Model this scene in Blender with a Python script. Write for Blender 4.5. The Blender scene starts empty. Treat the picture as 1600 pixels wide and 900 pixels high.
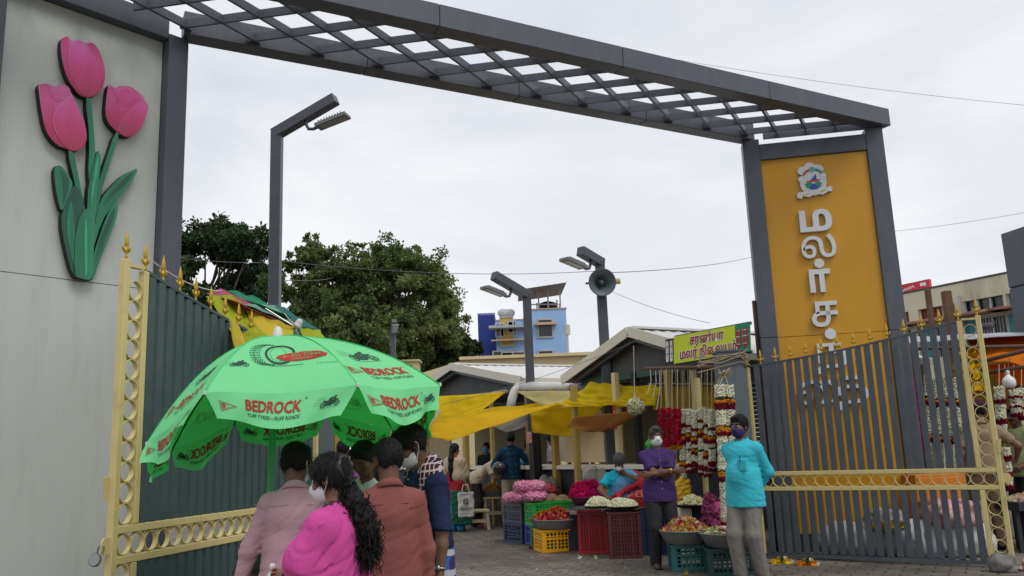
import bpy, bmesh, math, random
import numpy as np
from mathutils import Vector, Matrix
from mathutils.geometry import tessellate_polygon
R = math.radians
random.seed(7)
NP = np.random.RandomState(11)
scene = bpy.context.scene
COL = scene.collection

# ---------------------------------------------------------------- camera
CAM_H, PITCH, ROLL, FPX = 1.4, R(10.9), R(2.2), 1330.0
c_f = np.array([0, math.cos(PITCH), math.sin(PITCH)])
_u = np.array([0, -math.sin(PITCH), math.cos(PITCH)]); _r = np.array([1.0, 0, 0])
c_r = math.cos(ROLL)*_r - math.sin(ROLL)*_u
c_u = math.sin(ROLL)*_r + math.cos(ROLL)*_u
c_o = np.array([0, 0, CAM_H])
cam_d = bpy.data.cameras.new('camera')
cam_d.sensor_width = 36; cam_d.lens = FPX/1600*36; cam_d.clip_start = 0.05; cam_d.clip_end = 3000
cam = bpy.data.objects.new('camera', cam_d); COL.objects.link(cam)
cam.matrix_world = Matrix(((c_r[0], c_u[0], -c_f[0], 0), (c_r[1], c_u[1], -c_f[1], 0), (c_r[2], c_u[2], -c_f[2], CAM_H), (0, 0, 0, 1)))
scene.camera = cam

def ray(px, py): return c_f + c_r*(px-800)/FPX - c_u*(py-450)/FPX
def at(px, py, Y):
    d = ray(px, py); return c_o + d*(Y/d[1])
def gz(px, py, z=0.0):
    d = ray(px, py); return c_o + d*((z-CAM_H)/d[2])

# ---------------------------------------------------------------- sky and light
SUN_EL, SUN_ROT = R(55), R(140)
world = bpy.data.worlds.new('World'); scene.world = world; world.use_nodes = True
nt = world.node_tree; nt.nodes.clear()
def wn(t, **k):
    n = nt.nodes.new(t)
    for a, b in k.items(): setattr(n, a, b)
    return n
out = wn('ShaderNodeOutputWorld'); bg = wn('ShaderNodeBackground'); bg.inputs['Strength'].default_value = 0.1
sky = wn('ShaderNodeTexSky', sky_type='NISHITA', sun_disc=False, sun_elevation=SUN_EL, sun_rotation=SUN_ROT, air_density=1.0, dust_density=3.0)
tc = wn('ShaderNodeTexCoord'); mp = wn('ShaderNodeMapping'); mp.inputs['Scale'].default_value = (1.0, 1.0, 2.6)
nz = wn('ShaderNodeTexNoise'); nz.inputs['Scale'].default_value = 1.9; nz.inputs['Detail'].default_value = 7; nz.inputs['Roughness'].default_value = 0.52
nz.inputs['Distortion'].default_value = 0.5
rp = wn('ShaderNodeValToRGB')
rp.color_ramp.elements[0].position = 0.34; rp.color_ramp.elements[0].color = (6.7, 7.0, 7.7, 1)
rp.color_ramp.elements[1].position = 0.64; rp.color_ramp.elements[1].color = (9.2, 9.3, 9.5, 1)
mx = wn('ShaderNodeMix', data_type='RGBA'); mx.inputs[0].default_value = 0.93
nt.links.new(tc.outputs['Generated'], mp.inputs['Vector']); nt.links.new(mp.outputs[0], nz.inputs['Vector'])
nt.links.new(nz.outputs['Fac'], rp.inputs['Fac']); nt.links.new(sky.outputs[0], mx.inputs[6]); nt.links.new(rp.outputs[0], mx.inputs[7])
nt.links.new(mx.outputs[2], bg.inputs['Color']); nt.links.new(bg.outputs[0], out.inputs['Surface'])
sun_d = bpy.data.lights.new('sun', 'SUN'); sun_d.energy = 1.3; sun_d.angle = R(25); sun_d.color = (1, 0.96, 0.9)
sun = bpy.data.objects.new('sun', sun_d); COL.objects.link(sun)
# light comes from behind and right of the camera, high
_sd = Vector((math.sin(SUN_ROT)*math.cos(SUN_EL), math.cos(SUN_ROT)*math.cos(SUN_EL), math.sin(SUN_EL)))
sun.rotation_euler = _sd.to_track_quat('Z', 'Y').to_euler()
vs = scene.view_settings; vs.view_transform = 'Standard'; vs.look = 'None'; vs.gamma = 1; vs.exposure = 0.1; vs.use_curve_mapping = False
scene.cycles.max_bounces = 6; scene.cycles.diffuse_bounces = 4; scene.cycles.glossy_bounces = 2; scene.cycles.transmission_bounces = 4; scene.cycles.transparent_max_bounces = 6
scene.cycles.use_denoising = True

# ---------------------------------------------------------------- materials
MATS = {}
def mat(name, col, rough=0.7, metal=0.0, var=0.12, vscale=3.0, bump=0.0, bscale=60.0, translucent=0.0, spec=0.4, dirt=0.0, dirt_col=(0.05, 0.045, 0.04), dirt_scale=2.0, stretch=None, coat=0.0, dirt_lo=0.5, tcol=None):
    """plain procedural surface: base colour broken up by noise, optional stains, bump and translucency"""
    if name in MATS: return MATS[name]
    m = bpy.data.materials.new(name); m.use_nodes = True; t = m.node_tree; N = t.nodes; L = t.links
    b = N['Principled BSDF']; b.inputs['Roughness'].default_value = rough; b.inputs['Metallic'].default_value = metal
    b.inputs['Specular IOR Level'].default_value = spec
    if coat: b.inputs['Coat Weight'].default_value = coat
    tcn = N.new('ShaderNodeTexCoord'); src = tcn.outputs['Object']
    if stretch:
        mpn = N.new('ShaderNodeMapping'); mpn.inputs['Scale'].default_value = stretch; L.new(src, mpn.inputs[0]); src2 = mpn.outputs[0]
    else: src2 = src
    n1 = N.new('ShaderNodeTexNoise'); n1.inputs['Scale'].default_value = vscale; n1.inputs['Detail'].default_value = 6; n1.inputs['Roughness'].default_value = 0.6
    L.new(src2, n1.inputs['Vector'])
    r1 = N.new('ShaderNodeValToRGB'); c = col
    r1.color_ramp.elements[0].position = 0.3; r1.color_ramp.elements[0].color = tuple(x*(1-var) for x in c)+(1,)
    r1.color_ramp.elements[1].position = 0.7; r1.color_ramp.elements[1].color = tuple(min(1, x*(1+var)) for x in c)+(1,)
    L.new(n1.outputs['Fac'], r1.inputs[0]); cout = r1.outputs[0]
    if dirt > 0:
        n2 = N.new('ShaderNodeTexNoise'); n2.inputs['Scale'].default_value = dirt_scale; n2.inputs['Detail'].default_value = 9; n2.inputs['Roughness'].default_value = 0.7
        L.new(src2, n2.inputs['Vector'])
        r2 = N.new('ShaderNodeValToRGB'); r2.color_ramp.elements[0].position = dirt_lo; r2.color_ramp.elements[0].color = (0, 0, 0, 1)
        r2.color_ramp.elements[1].position = dirt_lo+0.25; r2.color_ramp.elements[1].color = (dirt, dirt, dirt, 1)
        L.new(n2.outputs['Fac'], r2.inputs[0])
        mm = N.new('ShaderNodeMix'); mm.data_type = 'RGBA'; L.new(r2.outputs[0], mm.inputs[0]); L.new(cout, mm.inputs[6]); mm.inputs[7].default_value = tuple(dirt_col)+(1,)
        cout = mm.outputs[2]
    L.new(cout, b.inputs['Base Color'])
    if bump > 0:
        n3 = N.new('ShaderNodeTexNoise'); n3.inputs['Scale'].default_value = bscale; n3.inputs['Detail'].default_value = 4
        L.new(src2, n3.inputs['Vector']); bp = N.new('ShaderNodeBump'); bp.inputs['Strength'].default_value = bump; bp.inputs['Distance'].default_value = 0.01
        L.new(n3.outputs['Fac'], bp.inputs['Height']); L.new(bp.outputs[0], b.inputs['Normal'])
    if translucent > 0:
        o = N['Material Output']; tr = N.new('ShaderNodeBsdfTranslucent')
        if tcol: tr.inputs['Color'].default_value = tuple(tcol)+(1,)
        else: L.new(cout, tr.inputs['Color'])
        ms = N.new('ShaderNodeMixShader'); ms.inputs[0].default_value = translucent
        L.new(b.outputs[0], ms.inputs[1]); L.new(tr.outputs[0], ms.inputs[2]); L.new(ms.outputs[0], o.inputs['Surface'])
    MATS[name] = m; return m

def mat_checks(name, ground, lines, scale=(10, 10, 10), width=0.2, col2=None, var=0.1):
    """woven checks: two sets of stripes from the object's own coordinates"""
    if name in MATS: return MATS[name]
    m = bpy.data.materials.new(name); m.use_nodes = True; t = m.node_tree; N = t.nodes; L = t.links
    b = N['Principled BSDF']; b.inputs['Roughness'].default_value = 0.9; b.inputs['Specular IOR Level'].default_value = 0.15
    tcn = N.new('ShaderNodeTexCoord'); sp = N.new('ShaderNodeSeparateXYZ')
    nn = N.new('ShaderNodeTexNoise'); nn.inputs['Scale'].default_value = 6
    L.new(tcn.outputs['Object'], nn.inputs['Vector'])
    va = N.new('ShaderNodeVectorMath'); va.operation = 'MULTIPLY_ADD'; va.inputs[1].default_value = (0.06, 0.06, 0.06)
    L.new(nn.outputs['Color'], va.inputs[0]); L.new(tcn.outputs['Object'], va.inputs[2]); L.new(va.outputs[0], sp.inputs[0])
    def stripe(sock, sc):
        a = N.new('ShaderNodeMath'); a.operation = 'MULTIPLY'; a.inputs[1].default_value = sc; L.new(sock, a.inputs[0])
        f = N.new('ShaderNodeMath'); f.operation = 'FRACT'; L.new(a.outputs[0], f.inputs[0])
        g = N.new('ShaderNodeMath'); g.operation = 'LESS_THAN'; g.inputs[1].default_value = width; L.new(f.outputs[0], g.inputs[0]); return g.outputs[0]
    ad = N.new('ShaderNodeMath'); ad.operation = 'ADD'; L.new(sp.outputs[0], ad.inputs[0]); L.new(sp.outputs[1], ad.inputs[1])
    h = stripe(ad.outputs[0], scale[0]); v = stripe(sp.outputs[2], scale[2])
    m1 = N.new('ShaderNodeMix'); m1.data_type = 'RGBA'; L.new(h, m1.inputs[0]); m1.inputs[6].default_value = tuple(ground)+(1,); m1.inputs[7].default_value = tuple(lines)+(1,)
    m2 = N.new('ShaderNodeMix'); m2.data_type = 'RGBA'; L.new(v, m2.inputs[0]); L.new(m1.outputs[2], m2.inputs[6]); m2.inputs[7].default_value = tuple(col2 or lines)+(1,)
    L.new(m2.outputs[2], b.inputs['Base Color']); MATS[name] = m; return m

# ---------------------------------------------------------------- objects and tags
OFF = {}
def tag(o, label=None, cat=None, group=None, kind=None):
    for k, v in (('label', label), ('category', cat), ('group', group), ('kind', kind)):
        if v: o[k] = v
    return o
def thing(name, label, cat, loc=(0, 0, 0), rz=0.0, group=None):
    o = bpy.data.objects.new(name, None); COL.objects.link(o); o.empty_display_size = 0.1
    o.location = Vector([float(x) for x in loc]); o.rotation_euler = (0, 0, rz)
    OFF[o.name] = np.array([float(x) for x in loc]) if rz == 0 else np.zeros(3)
    return tag(o, label, cat, group)
def mesh_np(name, V, F, mats, mi=None, parent=None, smooth=False):
    """link one mesh object from numpy arrays; F is (n,3) or (n,4) or a list of index tuples"""
    V = np.asarray(V, dtype=np.float64).reshape(-1, 3)
    off = OFF.get(parent.name, np.zeros(3)) if parent is not None else np.zeros(3)
    V = V-off
    me = bpy.data.meshes.new(name)
    if isinstance(F, np.ndarray):
        n, k = F.shape
        me.vertices.add(len(V)); me.vertices.foreach_set('co', V.astype(np.float32).ravel())
        me.loops.add(n*k); me.loops.foreach_set('vertex_index', F.astype(np.int32).ravel())
        me.polygons.add(n); me.polygons.foreach_set('loop_start', np.arange(0, n*k, k, dtype=np.int32))
        me.update(calc_edges=True)
    else:
        me.from_pydata([tuple(v) for v in V], [], [tuple(f) for f in F])
    if not isinstance(mats, (list, tuple)): mats = [mats]
    for m in mats: me.materials.append(m)
    if mi is not None: me.polygons.foreach_set('material_index', np.asarray(mi, dtype=np.int32))
    if smooth: me.polygons.foreach_set('use_smooth', np.ones(len(me.polygons), dtype=bool))
    me.validate(); me.update()
    o = bpy.data.objects.new(name, me); COL.objects.link(o)
    if parent is not None: o.parent = parent; OFF[o.name] = off
    else: OFF[o.name] = np.zeros(3)
    return o
def bevel(o, w=0.006, seg=1):
    md = o.modifiers.new('bevel', 'BEVEL'); md.width = w; md.segments = seg; md.limit_method = 'ANGLE'; md.angle_limit = R(40); md.use_clamp_overlap = True
    return o
def solid(o, t=0.004):
    md = o.modifiers.new('solidify', 'SOLIDIFY'); md.thickness = t; md.offset = 0; return o
def recentre(o):
    """put a top-level mesh's origin at the middle of its base"""
    me = o.data; n = len(me.vertices); a = np.empty(n*3, np.float32); me.vertices.foreach_get('co', a); a = a.reshape(-1, 3)
    c = np.array([(a[:, 0].min()+a[:, 0].max())/2, (a[:, 1].min()+a[:, 1].max())/2, a[:, 2].min()])
    me.vertices.foreach_set('co', (a-c).ravel()); o.location = Vector(c) + o.location; me.update(); OFF[o.name] = c; return o
def copy_tree(o, parent=None):
    c = o.copy(); COL.objects.link(c)
    OFF[c.name] = OFF.get(o.name, np.zeros(3))
    if parent is not None: c.parent = parent
    for ch in list(o.children): copy_tree(ch, c)
    return c

def nrm(v): v = np.array(v, float); return v/(np.linalg.norm(v)+1e-9)
class MB:
    """mesh builder that collects simple solids and links them as ONE mesh"""
    def __init__(s): s.v = []; s.f = []; s.m = []
    def raw(s, V, F, m=0):
        b = len(s.v); s.v.extend([tuple(map(float, p)) for p in V]); s.f.extend([tuple(int(i)+b for i in f) for f in F]); s.m.extend([m]*len(F)); return s
    def box(s, c, size, ax=None, m=0):
        """ax: 3 unit axes (x,y,z) or a rotation about z in radians"""
        c = np.array(c, float); h = np.array(size, float)/2
        if ax is None: ax = np.eye(3)
        elif np.isscalar(ax): ax = np.array([[math.cos(ax), math.sin(ax), 0], [-math.sin(ax), math.cos(ax), 0], [0, 0, 1.0]])
        ax = np.array(ax, float)
        V = [c+ax[0]*h[0]*i+ax[1]*h[1]*j+ax[2]*h[2]*k for k in (-1, 1) for j in (-1, 1) for i in (-1, 1)]
        return s.raw(V, [(0, 2, 3, 1), (4, 5, 7, 6), (0, 1, 5, 4), (2, 6, 7, 3), (0, 4, 6, 2), (1, 3, 7, 5)], m)
    def bar(s, p0, p1, w, h, up=(0, 0, 1), m=0, e0=0, e1=0):
        """rectangular bar from p0 to p1: w across, h along 'up'"""
        p0 = np.array(p0, float); p1 = np.array(p1, float); d = p1-p0; L = np.linalg.norm(d); d = d/L
        up = np.array(up, float); x = np.cross(d, up); x /= np.linalg.norm(x); u = np.cross(x, d)
        c = (p0+p1)/2+d*(e1-e0)/2
        return s.box(c, (L+e0+e1, w, h), [d, x, u], m)
    def tube(s, pts, r, n=8, m=0, cap=True, closed=False):
        P = np.array(pts, float); N = len(P); rr = np.full(N, r, float) if np.isscalar(r) else np.array(r, float)
        T = np.empty_like(P)
        if closed: T = np.roll(P, -1, 0)-np.roll(P, 1, 0)
        else: T[1:-1] = P[2:]-P[:-2]; T[0] = P[1]-P[0]; T[-1] = P[-1]-P[-2]
        T /= np.linalg.norm(T, axis=1)[:, None]+1e-12
        a = np.array([0, 0, 1.0]) if abs(T[0][2]) < 0.9 else np.array([1.0, 0, 0])
        V = []; x = np.cross(T[0], a); x /= np.linalg.norm(x)
        for i in range(N):
            x = x-T[i]*(x@T[i]); x /= np.linalg.norm(x)+1e-12; y = np.cross(T[i], x)
            for k in range(n):
                an = 2*math.pi*k/n; V.append(P[i]+rr[i]*(math.cos(an)*x+math.sin(an)*y))
        F = []
        for i in range(N if closed else N-1):
            j = (i+1) % N
            for k in range(n): F.append((i*n+k, i*n+(k+1) % n, j*n+(k+1) % n, j*n+k))
        if cap and not closed: F.append(tuple(range(n-1, -1, -1))); F.append(tuple((N-1)*n+k for k in range(n)))
        return s.raw(V, F, m)
    def lathe(s, prof, c=(0, 0, 0), n=16, m=0, sx=1, sy=1, ax=None):
        """profile of (r,z) turned about z"""
        c = np.array(c, float); V = []; F = []; k = len(prof)
        A = np.eye(3) if ax is None else np.array(ax, float)
        for (r, z) in prof:
            for i in range(n):
                an = 2*math.pi*i/n; V.append(c+A[0]*r*math.cos(an)*sx+A[1]*r*math.sin(an)*sy+A[2]*z)
        for j in range(k-1):
            for i in range(n): F.append((j*n+i, j*n+(i+1) % n, (j+1)*n+(i+1) % n, (j+1)*n+i))
        if prof[0][0] > 1e-6: F.append(tuple(range(n-1, -1, -1)))
        if prof[-1][0] > 1e-6: F.append(tuple((k-1)*n+i for i in range(n)))
        return s.raw(V, F, m)
    def prism(s, poly, o, ax, ay, az, depth, m=0, mside=None):
        """polygon in the (ax, ay) plane at o, extruded by depth along az"""
        o = np.array(o, float); ax = np.array(ax, float); ay = np.array(ay, float); az = np.array(az, float); n = len(poly)
        area = sum(poly[i][0]*poly[(i+1) % n][1]-poly[(i+1) % n][0]*poly[i][1] for i in range(n))
        if area < 0: poly = poly[::-1]
        tris = tessellate_polygon([[Vector((p[0], p[1], 0)) for p in poly]])
        A = [o+ax*p[0]+ay*p[1] for p in poly]; B = [q+az*depth for q in A]
        F = [tuple(t) for t in tris]
        s.raw(A+B, [tuple(t) for t in tris]+[tuple(i+n for i in t[::-1]) for t in tris], m)
        return s.raw(A+B, [(i, (i+1) % n, (i+1) % n+n, i+n) for i in range(n)], m if mside is None else mside)
    def build(s, name, mats, parent=None, smooth=False, bev=0):
        o = mesh_np(name, s.v, s.f, mats, s.m, parent, smooth)
        bm = bmesh.new(); bm.from_mesh(o.data); bmesh.ops.recalc_face_normals(bm, faces=bm.faces); bm.to_mesh(o.data); bm.free()
        if bev: bevel(o, bev)
        return o

def sheet(P00, P10, P11, P01, nu=20, nv=20, sag=0.1, wr=0.01, seed=0, lam=0.25, edge_sag=0.0):
    """cloth sheet between four corner points, hanging with a sag and creases; returns V, F"""
    rs = np.random.RandomState(seed)
    u, v = np.meshgrid(np.linspace(0, 1, nu+1), np.linspace(0, 1, nv+1), indexing='ij')
    P = [np.array(p, float) for p in (P00, P10, P11, P01)]
    V = (P[0][None, None]*((1-u)*(1-v))[..., None]+P[1]*(u*(1-v))[..., None]+P[2]*(u*v)[..., None]+P[3]*((1-u)*v)[..., None])
    L = np.linalg.norm(P[1]-P[0])+np.linalg.norm(P[3]-P[0])
    z = -sag*16*u*(1-u)*v*(1-v) - edge_sag*4*(u*(1-u)*(1-v)+u*(1-u)*v)
    nn = np.cross(P[1]-P[0], P[3]-P[0]); nn /= np.linalg.norm(nn)+1e-9
    w = np.zeros_like(u)
    for i in range(9):
        a = rs.uniform(0, 2*math.pi); k = 2*math.pi/lam*rs.uniform(0.35, 1.3)*L/2
        w += np.sin(k*(math.cos(a)*u+math.sin(a)*v)+rs.uniform(0, 6)+1.5*np.sin(4*u+3*v+i))/3.0*rs.uniform(0.4, 1)
    V = V+nn*(w*wr)[..., None]; V[..., 2] += z
    idx = np.arange((nu+1)*(nv+1)).reshape(nu+1, nv+1)
    F = np.stack([idx[:-1, :-1], idx[1:, :-1], idx[1:, 1:], idx[:-1, 1:]], -1).reshape(-1, 4)
    return V.reshape(-1, 3), F

# ---------------------------------------------------------------- lettering
_tc = {}
def glyphs(s, extrude=0.0, offset=0.0, bev=0.0, res=4):
    key = (s, extrude, offset, bev, res)
    if key in _tc: return _tc[key]
    c = bpy.data.curves.new('lettering', 'FONT'); c.body = s; c.extrude = extrude; c.offset = offset; c.bevel_depth = bev; c.resolution_u = res
    o = bpy.data.objects.new('lettering', c); COL.objects.link(o); bpy.context.view_layer.update()
    me = bpy.data.meshes.new_from_object(o.evaluated_get(bpy.context.evaluated_depsgraph_get()))
    V = np.array([v.co[:] for v in me.vertices]).reshape(-1, 3); F = [tuple(p.vertices) for p in me.polygons]
    bpy.data.objects.remove(o); bpy.data.curves.remove(c); bpy.data.meshes.remove(me)
    _tc[key] = (V, F); return V, F
class Art:
    """flat print collected in 2-D, then wrapped on a surface by a mapping function"""
    def __init__(s): s.v = []; s.f = []; s.m = []
    def add(s, V, F, m=0):
        b = len(s.v); s.v.extend([(float(p[0]), float(p[1])) for p in V]); s.f.extend([tuple(i+b for i in f) for f in F]); s.m.extend([m]*len(F))
    def text(s, t, x, y, h, m=0, off=0.0, w=None, shear=0.0, arc=0.0):
        V, F = glyphs(t, offset=off, res=2)
        if len(V) == 0: return
        V = V[:, :2].copy(); x0, x1 = V[:, 0].min(), V[:, 0].max(); k = h/0.7
        V[:, 0] -= (x0+x1)/2; V *= k
        if w: V[:, 0] *= w/((x1-x0)*k)
        V[:, 0] += shear*V[:, 1]
        if arc: V[:, 1] += arc*(V[:, 0]/((x1-x0)*k if not w else w))**2
        s.add(V+np.array([x, y]), F, m)
    def poly(s, P, m=0):
        s.add(P, [tuple(t) for t in tessellate_polygon([[Vector((p[0], p[1], 0)) for p in P]])], m)
    def line(s, pts, w, m=0):
        for a, b in zip(pts[:-1], pts[1:]):
            a = np.array(a, float); b = np.array(b, float); d = b-a; L = np.linalg.norm(d); k = max(1, int(L/0.04)); n = np.array([-d[1], d[0]])/L*w/2
            for i in range(k):
                p = a+d*i/k; q = a+d*(i+1)/k; s.add([p-n, q-n, q+n, p+n], [(0, 1, 2, 3)], m)
    def ring(s, cx, cy, r0, r1, m=0, n=28, sx=1, a0=0, a1=2*math.pi, rot=0):
        V = []
        for i in range(n+1):
            a = a0+(a1-a0)*i/n
            for r in (r0, r1):
                x, y = r*math.cos(a)*sx, r*math.sin(a); V.append((cx+x*math.cos(rot)-y*math.sin(rot), cy+x*math.sin(rot)+y*math.cos(rot)))
        s.add(V, [(2*i, 2*i+1, 2*i+3, 2*i+2) for i in range(n)], m)
    def disc(s, cx, cy, r, m=0, sx=1, n=20):
        V = [(cx, cy)]+[(cx+r*math.cos(2*math.pi*i/n)*sx, cy+r*math.sin(2*math.pi*i/n)) for i in range(n)]
        s.add(V, [(0, i+1, (i+1) % n+1) for i in range(n)], m)
    def wrap(s, fn, name, mats, parent): return mesh_np(name, np.array([fn(x, y) for x, y in s.v]), s.f, mats, s.m, parent)

def beads(C, rad, seed=0, jitter=0.25, kind=0):
    """many small flower heads: each a squashed open 6-sided bud at C (n,3) with radius rad; returns V, F"""
    rs = np.random.RandomState(seed); C = np.asarray(C, float); n = len(C)
    if kind == 0:   # octahedron-like bud, 6 verts 8 tris
        B = np.array([(1, 0, 0), (0, 1, 0), (-1, 0, 0), (0, -1, 0), (0, 0, 1), (0, 0, -1)], float)
        T = np.array([(0, 1, 4), (1, 2, 4), (2, 3, 4), (3, 0, 4), (1, 0, 5), (2, 1, 5), (3, 2, 5), (0, 3, 5)])
    else:           # ruffled disc of petals
        k = 7; B = [(0, 0, 0.15)]
        for i in range(2*k):
            a = math.pi*i/k; r = 1.0 if i % 2 else 0.55; B.append((r*math.cos(a), r*math.sin(a), 0.45 if i % 2 else -0.05))
        B = np.array(B); T = np.array([(0, i+1, (i+1) % (2*k)+1) for i in range(2*k)])
    q = rs.normal(size=(n, 4)); q /= np.linalg.norm(q, axis=1)[:, None]
    w, x, y, z = q.T
    M = np.stack([np.stack([1-2*(y*y+z*z), 2*(x*y-z*w), 2*(x*z+y*w)], -1), np.stack([2*(x*y+z*w), 1-2*(x*x+z*z), 2*(y*z-x*w)], -1), np.stack([2*(x*z-y*w), 2*(y*z+x*w), 1-2*(x*x+y*y)], -1)], 1)
    s = (np.broadcast_to(rad, (n,))*(1+jitter*rs.uniform(-1, 1, n)))
    V = np.einsum('nij,kj->nki', M, B)*s[:, None, None]+C[:, None, :]
    F = (T[None]+(np.arange(n)*len(B))[:, None, None]).reshape(-1, 3)
    return V.reshape(-1, 3), F
# ================================================================ ground
AX = np.array([0.87, 0.49, 0]); AX /= np.linalg.norm(AX); NX = np.array([-AX[1], AX[0], 0]); UP = np.array([0, 0, 1.0])
def ground_mat():
    m = bpy.data.materials.new('paving'); m.use_nodes = True; t = m.node_tree; N = t.nodes; L = t.links; b = N['Principled BSDF']
    tcn = N.new('ShaderNodeTexCoord'); mpn = N.new('ShaderNodeMapping'); mpn.inputs['Rotation'].default_value = (0, 0, R(29)); L.new(tcn.outputs['Object'], mpn.inputs[0])
    wv = N.new('ShaderNodeTexNoise'); wv.inputs['Scale'].default_value = 9; L.new(mpn.outputs[0], wv.inputs['Vector'])
    va = N.new('ShaderNodeVectorMath'); va.operation = 'MULTIPLY_ADD'; va.inputs[1].default_value = (0.05, 0.05, 0); L.new(wv.outputs['Color'], va.inputs[0]); L.new(mpn.outputs[0], va.inputs[2])
    br = N.new('ShaderNodeTexBrick'); br.inputs['Scale'].default_value = 1.0; br.inputs['Brick Width'].default_value = 0.30; br.inputs['Row Height'].default_value = 0.155
    br.inputs['Mortar Size'].default_value = 0.012; br.inputs['Mortar Smooth'].default_value = 0.3; br.inputs['Color1'].default_value = (0.185, 0.162, 0.132, 1); br.inputs['Color2'].default_value = (0.13, 0.114, 0.093, 1); br.inputs['Mortar'].default_value = (0.028, 0.025, 0.021, 1)
    L.new(va.outputs[0], br.inputs['Vector'])
    n2 = N.new('ShaderNodeTexNoise'); n2.inputs['Scale'].default_value = 0.55; n2.inputs['Detail'].default_value = 9; n2.inputs['Roughness'].default_value = 0.65; L.new(tcn.outputs['Object'], n2.inputs['Vector'])
    r2 = N.new('ShaderNodeValToRGB'); r2.color_ramp.elements[0].position = 0.42; r2.color_ramp.elements[0].color = (0, 0, 0, 1); r2.color_ramp.elements[1].position = 0.62; r2.color_ramp.elements[1].color = (0.75, 0.75, 0.75, 1); L.new(n2.outputs['Fac'], r2.inputs[0])
    mm = N.new('ShaderNodeMix'); mm.data_type = 'RGBA'; L.new(r2.outputs[0], mm.inputs[0]); L.new(br.outputs['Color'], mm.inputs[6]); mm.inputs[7].default_value = (0.05, 0.043, 0.035, 1)
    n3 = N.new('ShaderNodeTexNoise'); n3.inputs['Scale'].default_value = 22; n3.inputs['Detail'].default_value = 6; L.new(tcn.outputs['Object'], n3.inputs['Vector'])
    m3 = N.new('ShaderNodeMix'); m3.data_type = 'RGBA'; m3.blend_type = 'MULTIPLY'; m3.inputs[0].default_value = 0.55; L.new(mm.outputs[2], m3.inputs[6]); L.new(n3.outputs['Color'], m3.inputs[7])
    hs = N.new('ShaderNodeHueSaturation'); hs.inputs['Saturation'].default_value = 0.95; hs.inputs['Value'].default_value = 1.5; L.new(m3.outputs[2], hs.inputs['Color'])
    L.new(hs.outputs[0], b.inputs['Base Color'])
    rr = N.new('ShaderNodeMapRange'); rr.inputs['To Min'].default_value = 0.85; rr.inputs['To Max'].default_value = 0.35; L.new(r2.outputs[0], rr.inputs['Value']); L.new(rr.outputs[0], b.inputs['Roughness'])
    bp = N.new('ShaderNodeBump'); bp.inputs['Strength'].default_value = 0.6; bp.inputs['Distance'].default_value = 0.01; L.new(br.outputs['Fac'], bp.inputs['Height']); bp.invert = True
    bp2 = N.new('ShaderNodeBump'); bp2.inputs['Strength'].default_value = 0.3; bp2.inputs['Distance'].default_value = 0.01; L.new(n3.outputs['Fac'], bp2.inputs['Height']); L.new(bp.outputs[0], bp2.inputs['Normal']); L.new(bp2.outputs[0], b.inputs['Normal'])
    return m
M_earth = mat('earth', (0.17, 0.15, 0.125), 0.95, var=0.25, vscale=0.4, bump=0.4, bscale=8)
g = MB().raw([(-1500, -1500, -0.004), (1500, -1500, -0.004), (1500, 1500, -0.004), (-1500, 1500, -0.004)], [(0, 1, 2, 3)]).build('ground', M_earth); tag(g, kind='structure')
g = MB().raw([(-25, -12, 0), (25, -12, 0), (25, 34, 0), (-25, 34, 0)], [(0, 1, 2, 3)]).build('pavement', ground_mat()); tag(g, kind='structure')

# ================================================================ entrance arch: two splayed pylons and a lattice canopy
M_clad = mat('grey_cladding', (0.080, 0.090, 0.114), 0.42, var=0.07, vscale=1.5, dirt=0.35, dirt_col=(0.16, 0.155, 0.15), dirt_scale=3.5, stretch=(3, 3, 0.6), bump=0.03, bscale=3)
M_seam = mat('panel_seam', (0.03, 0.03, 0.035), 0.8)
M_cream = mat('cream_cladding', (0.50, 0.53, 0.49), 0.5, var=0.04, vscale=0.9, dirt=0.42, dirt_col=(0.34, 0.345, 0.31), dirt_scale=3.0, stretch=(2.4, 2.4, 0.3), bump=0.02, bscale=2)
M_yell = mat('ochre_cladding', (0.56, 0.275, 0.011), 0.38, var=0.06, vscale=1.2, dirt=0.2, dirt_col=(0.40, 0.19, 0.015), dirt_scale=2, stretch=(2, 2, 0.35), bump=0.02, bscale=2)
M_silver = mat('silver_letter', (0.62, 0.64, 0.66), 0.4, var=0.05, dirt=0.3, dirt_col=(0.3, 0.3, 0.3), dirt_scale=6)
M_blk = mat('black_paint', (0.012, 0.012, 0.013), 0.6)
KA = 1.075
BEAM_Z, BEAM_H, BEAM_W = 1.4+3.9*KA, 0.245, 0.21
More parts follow.
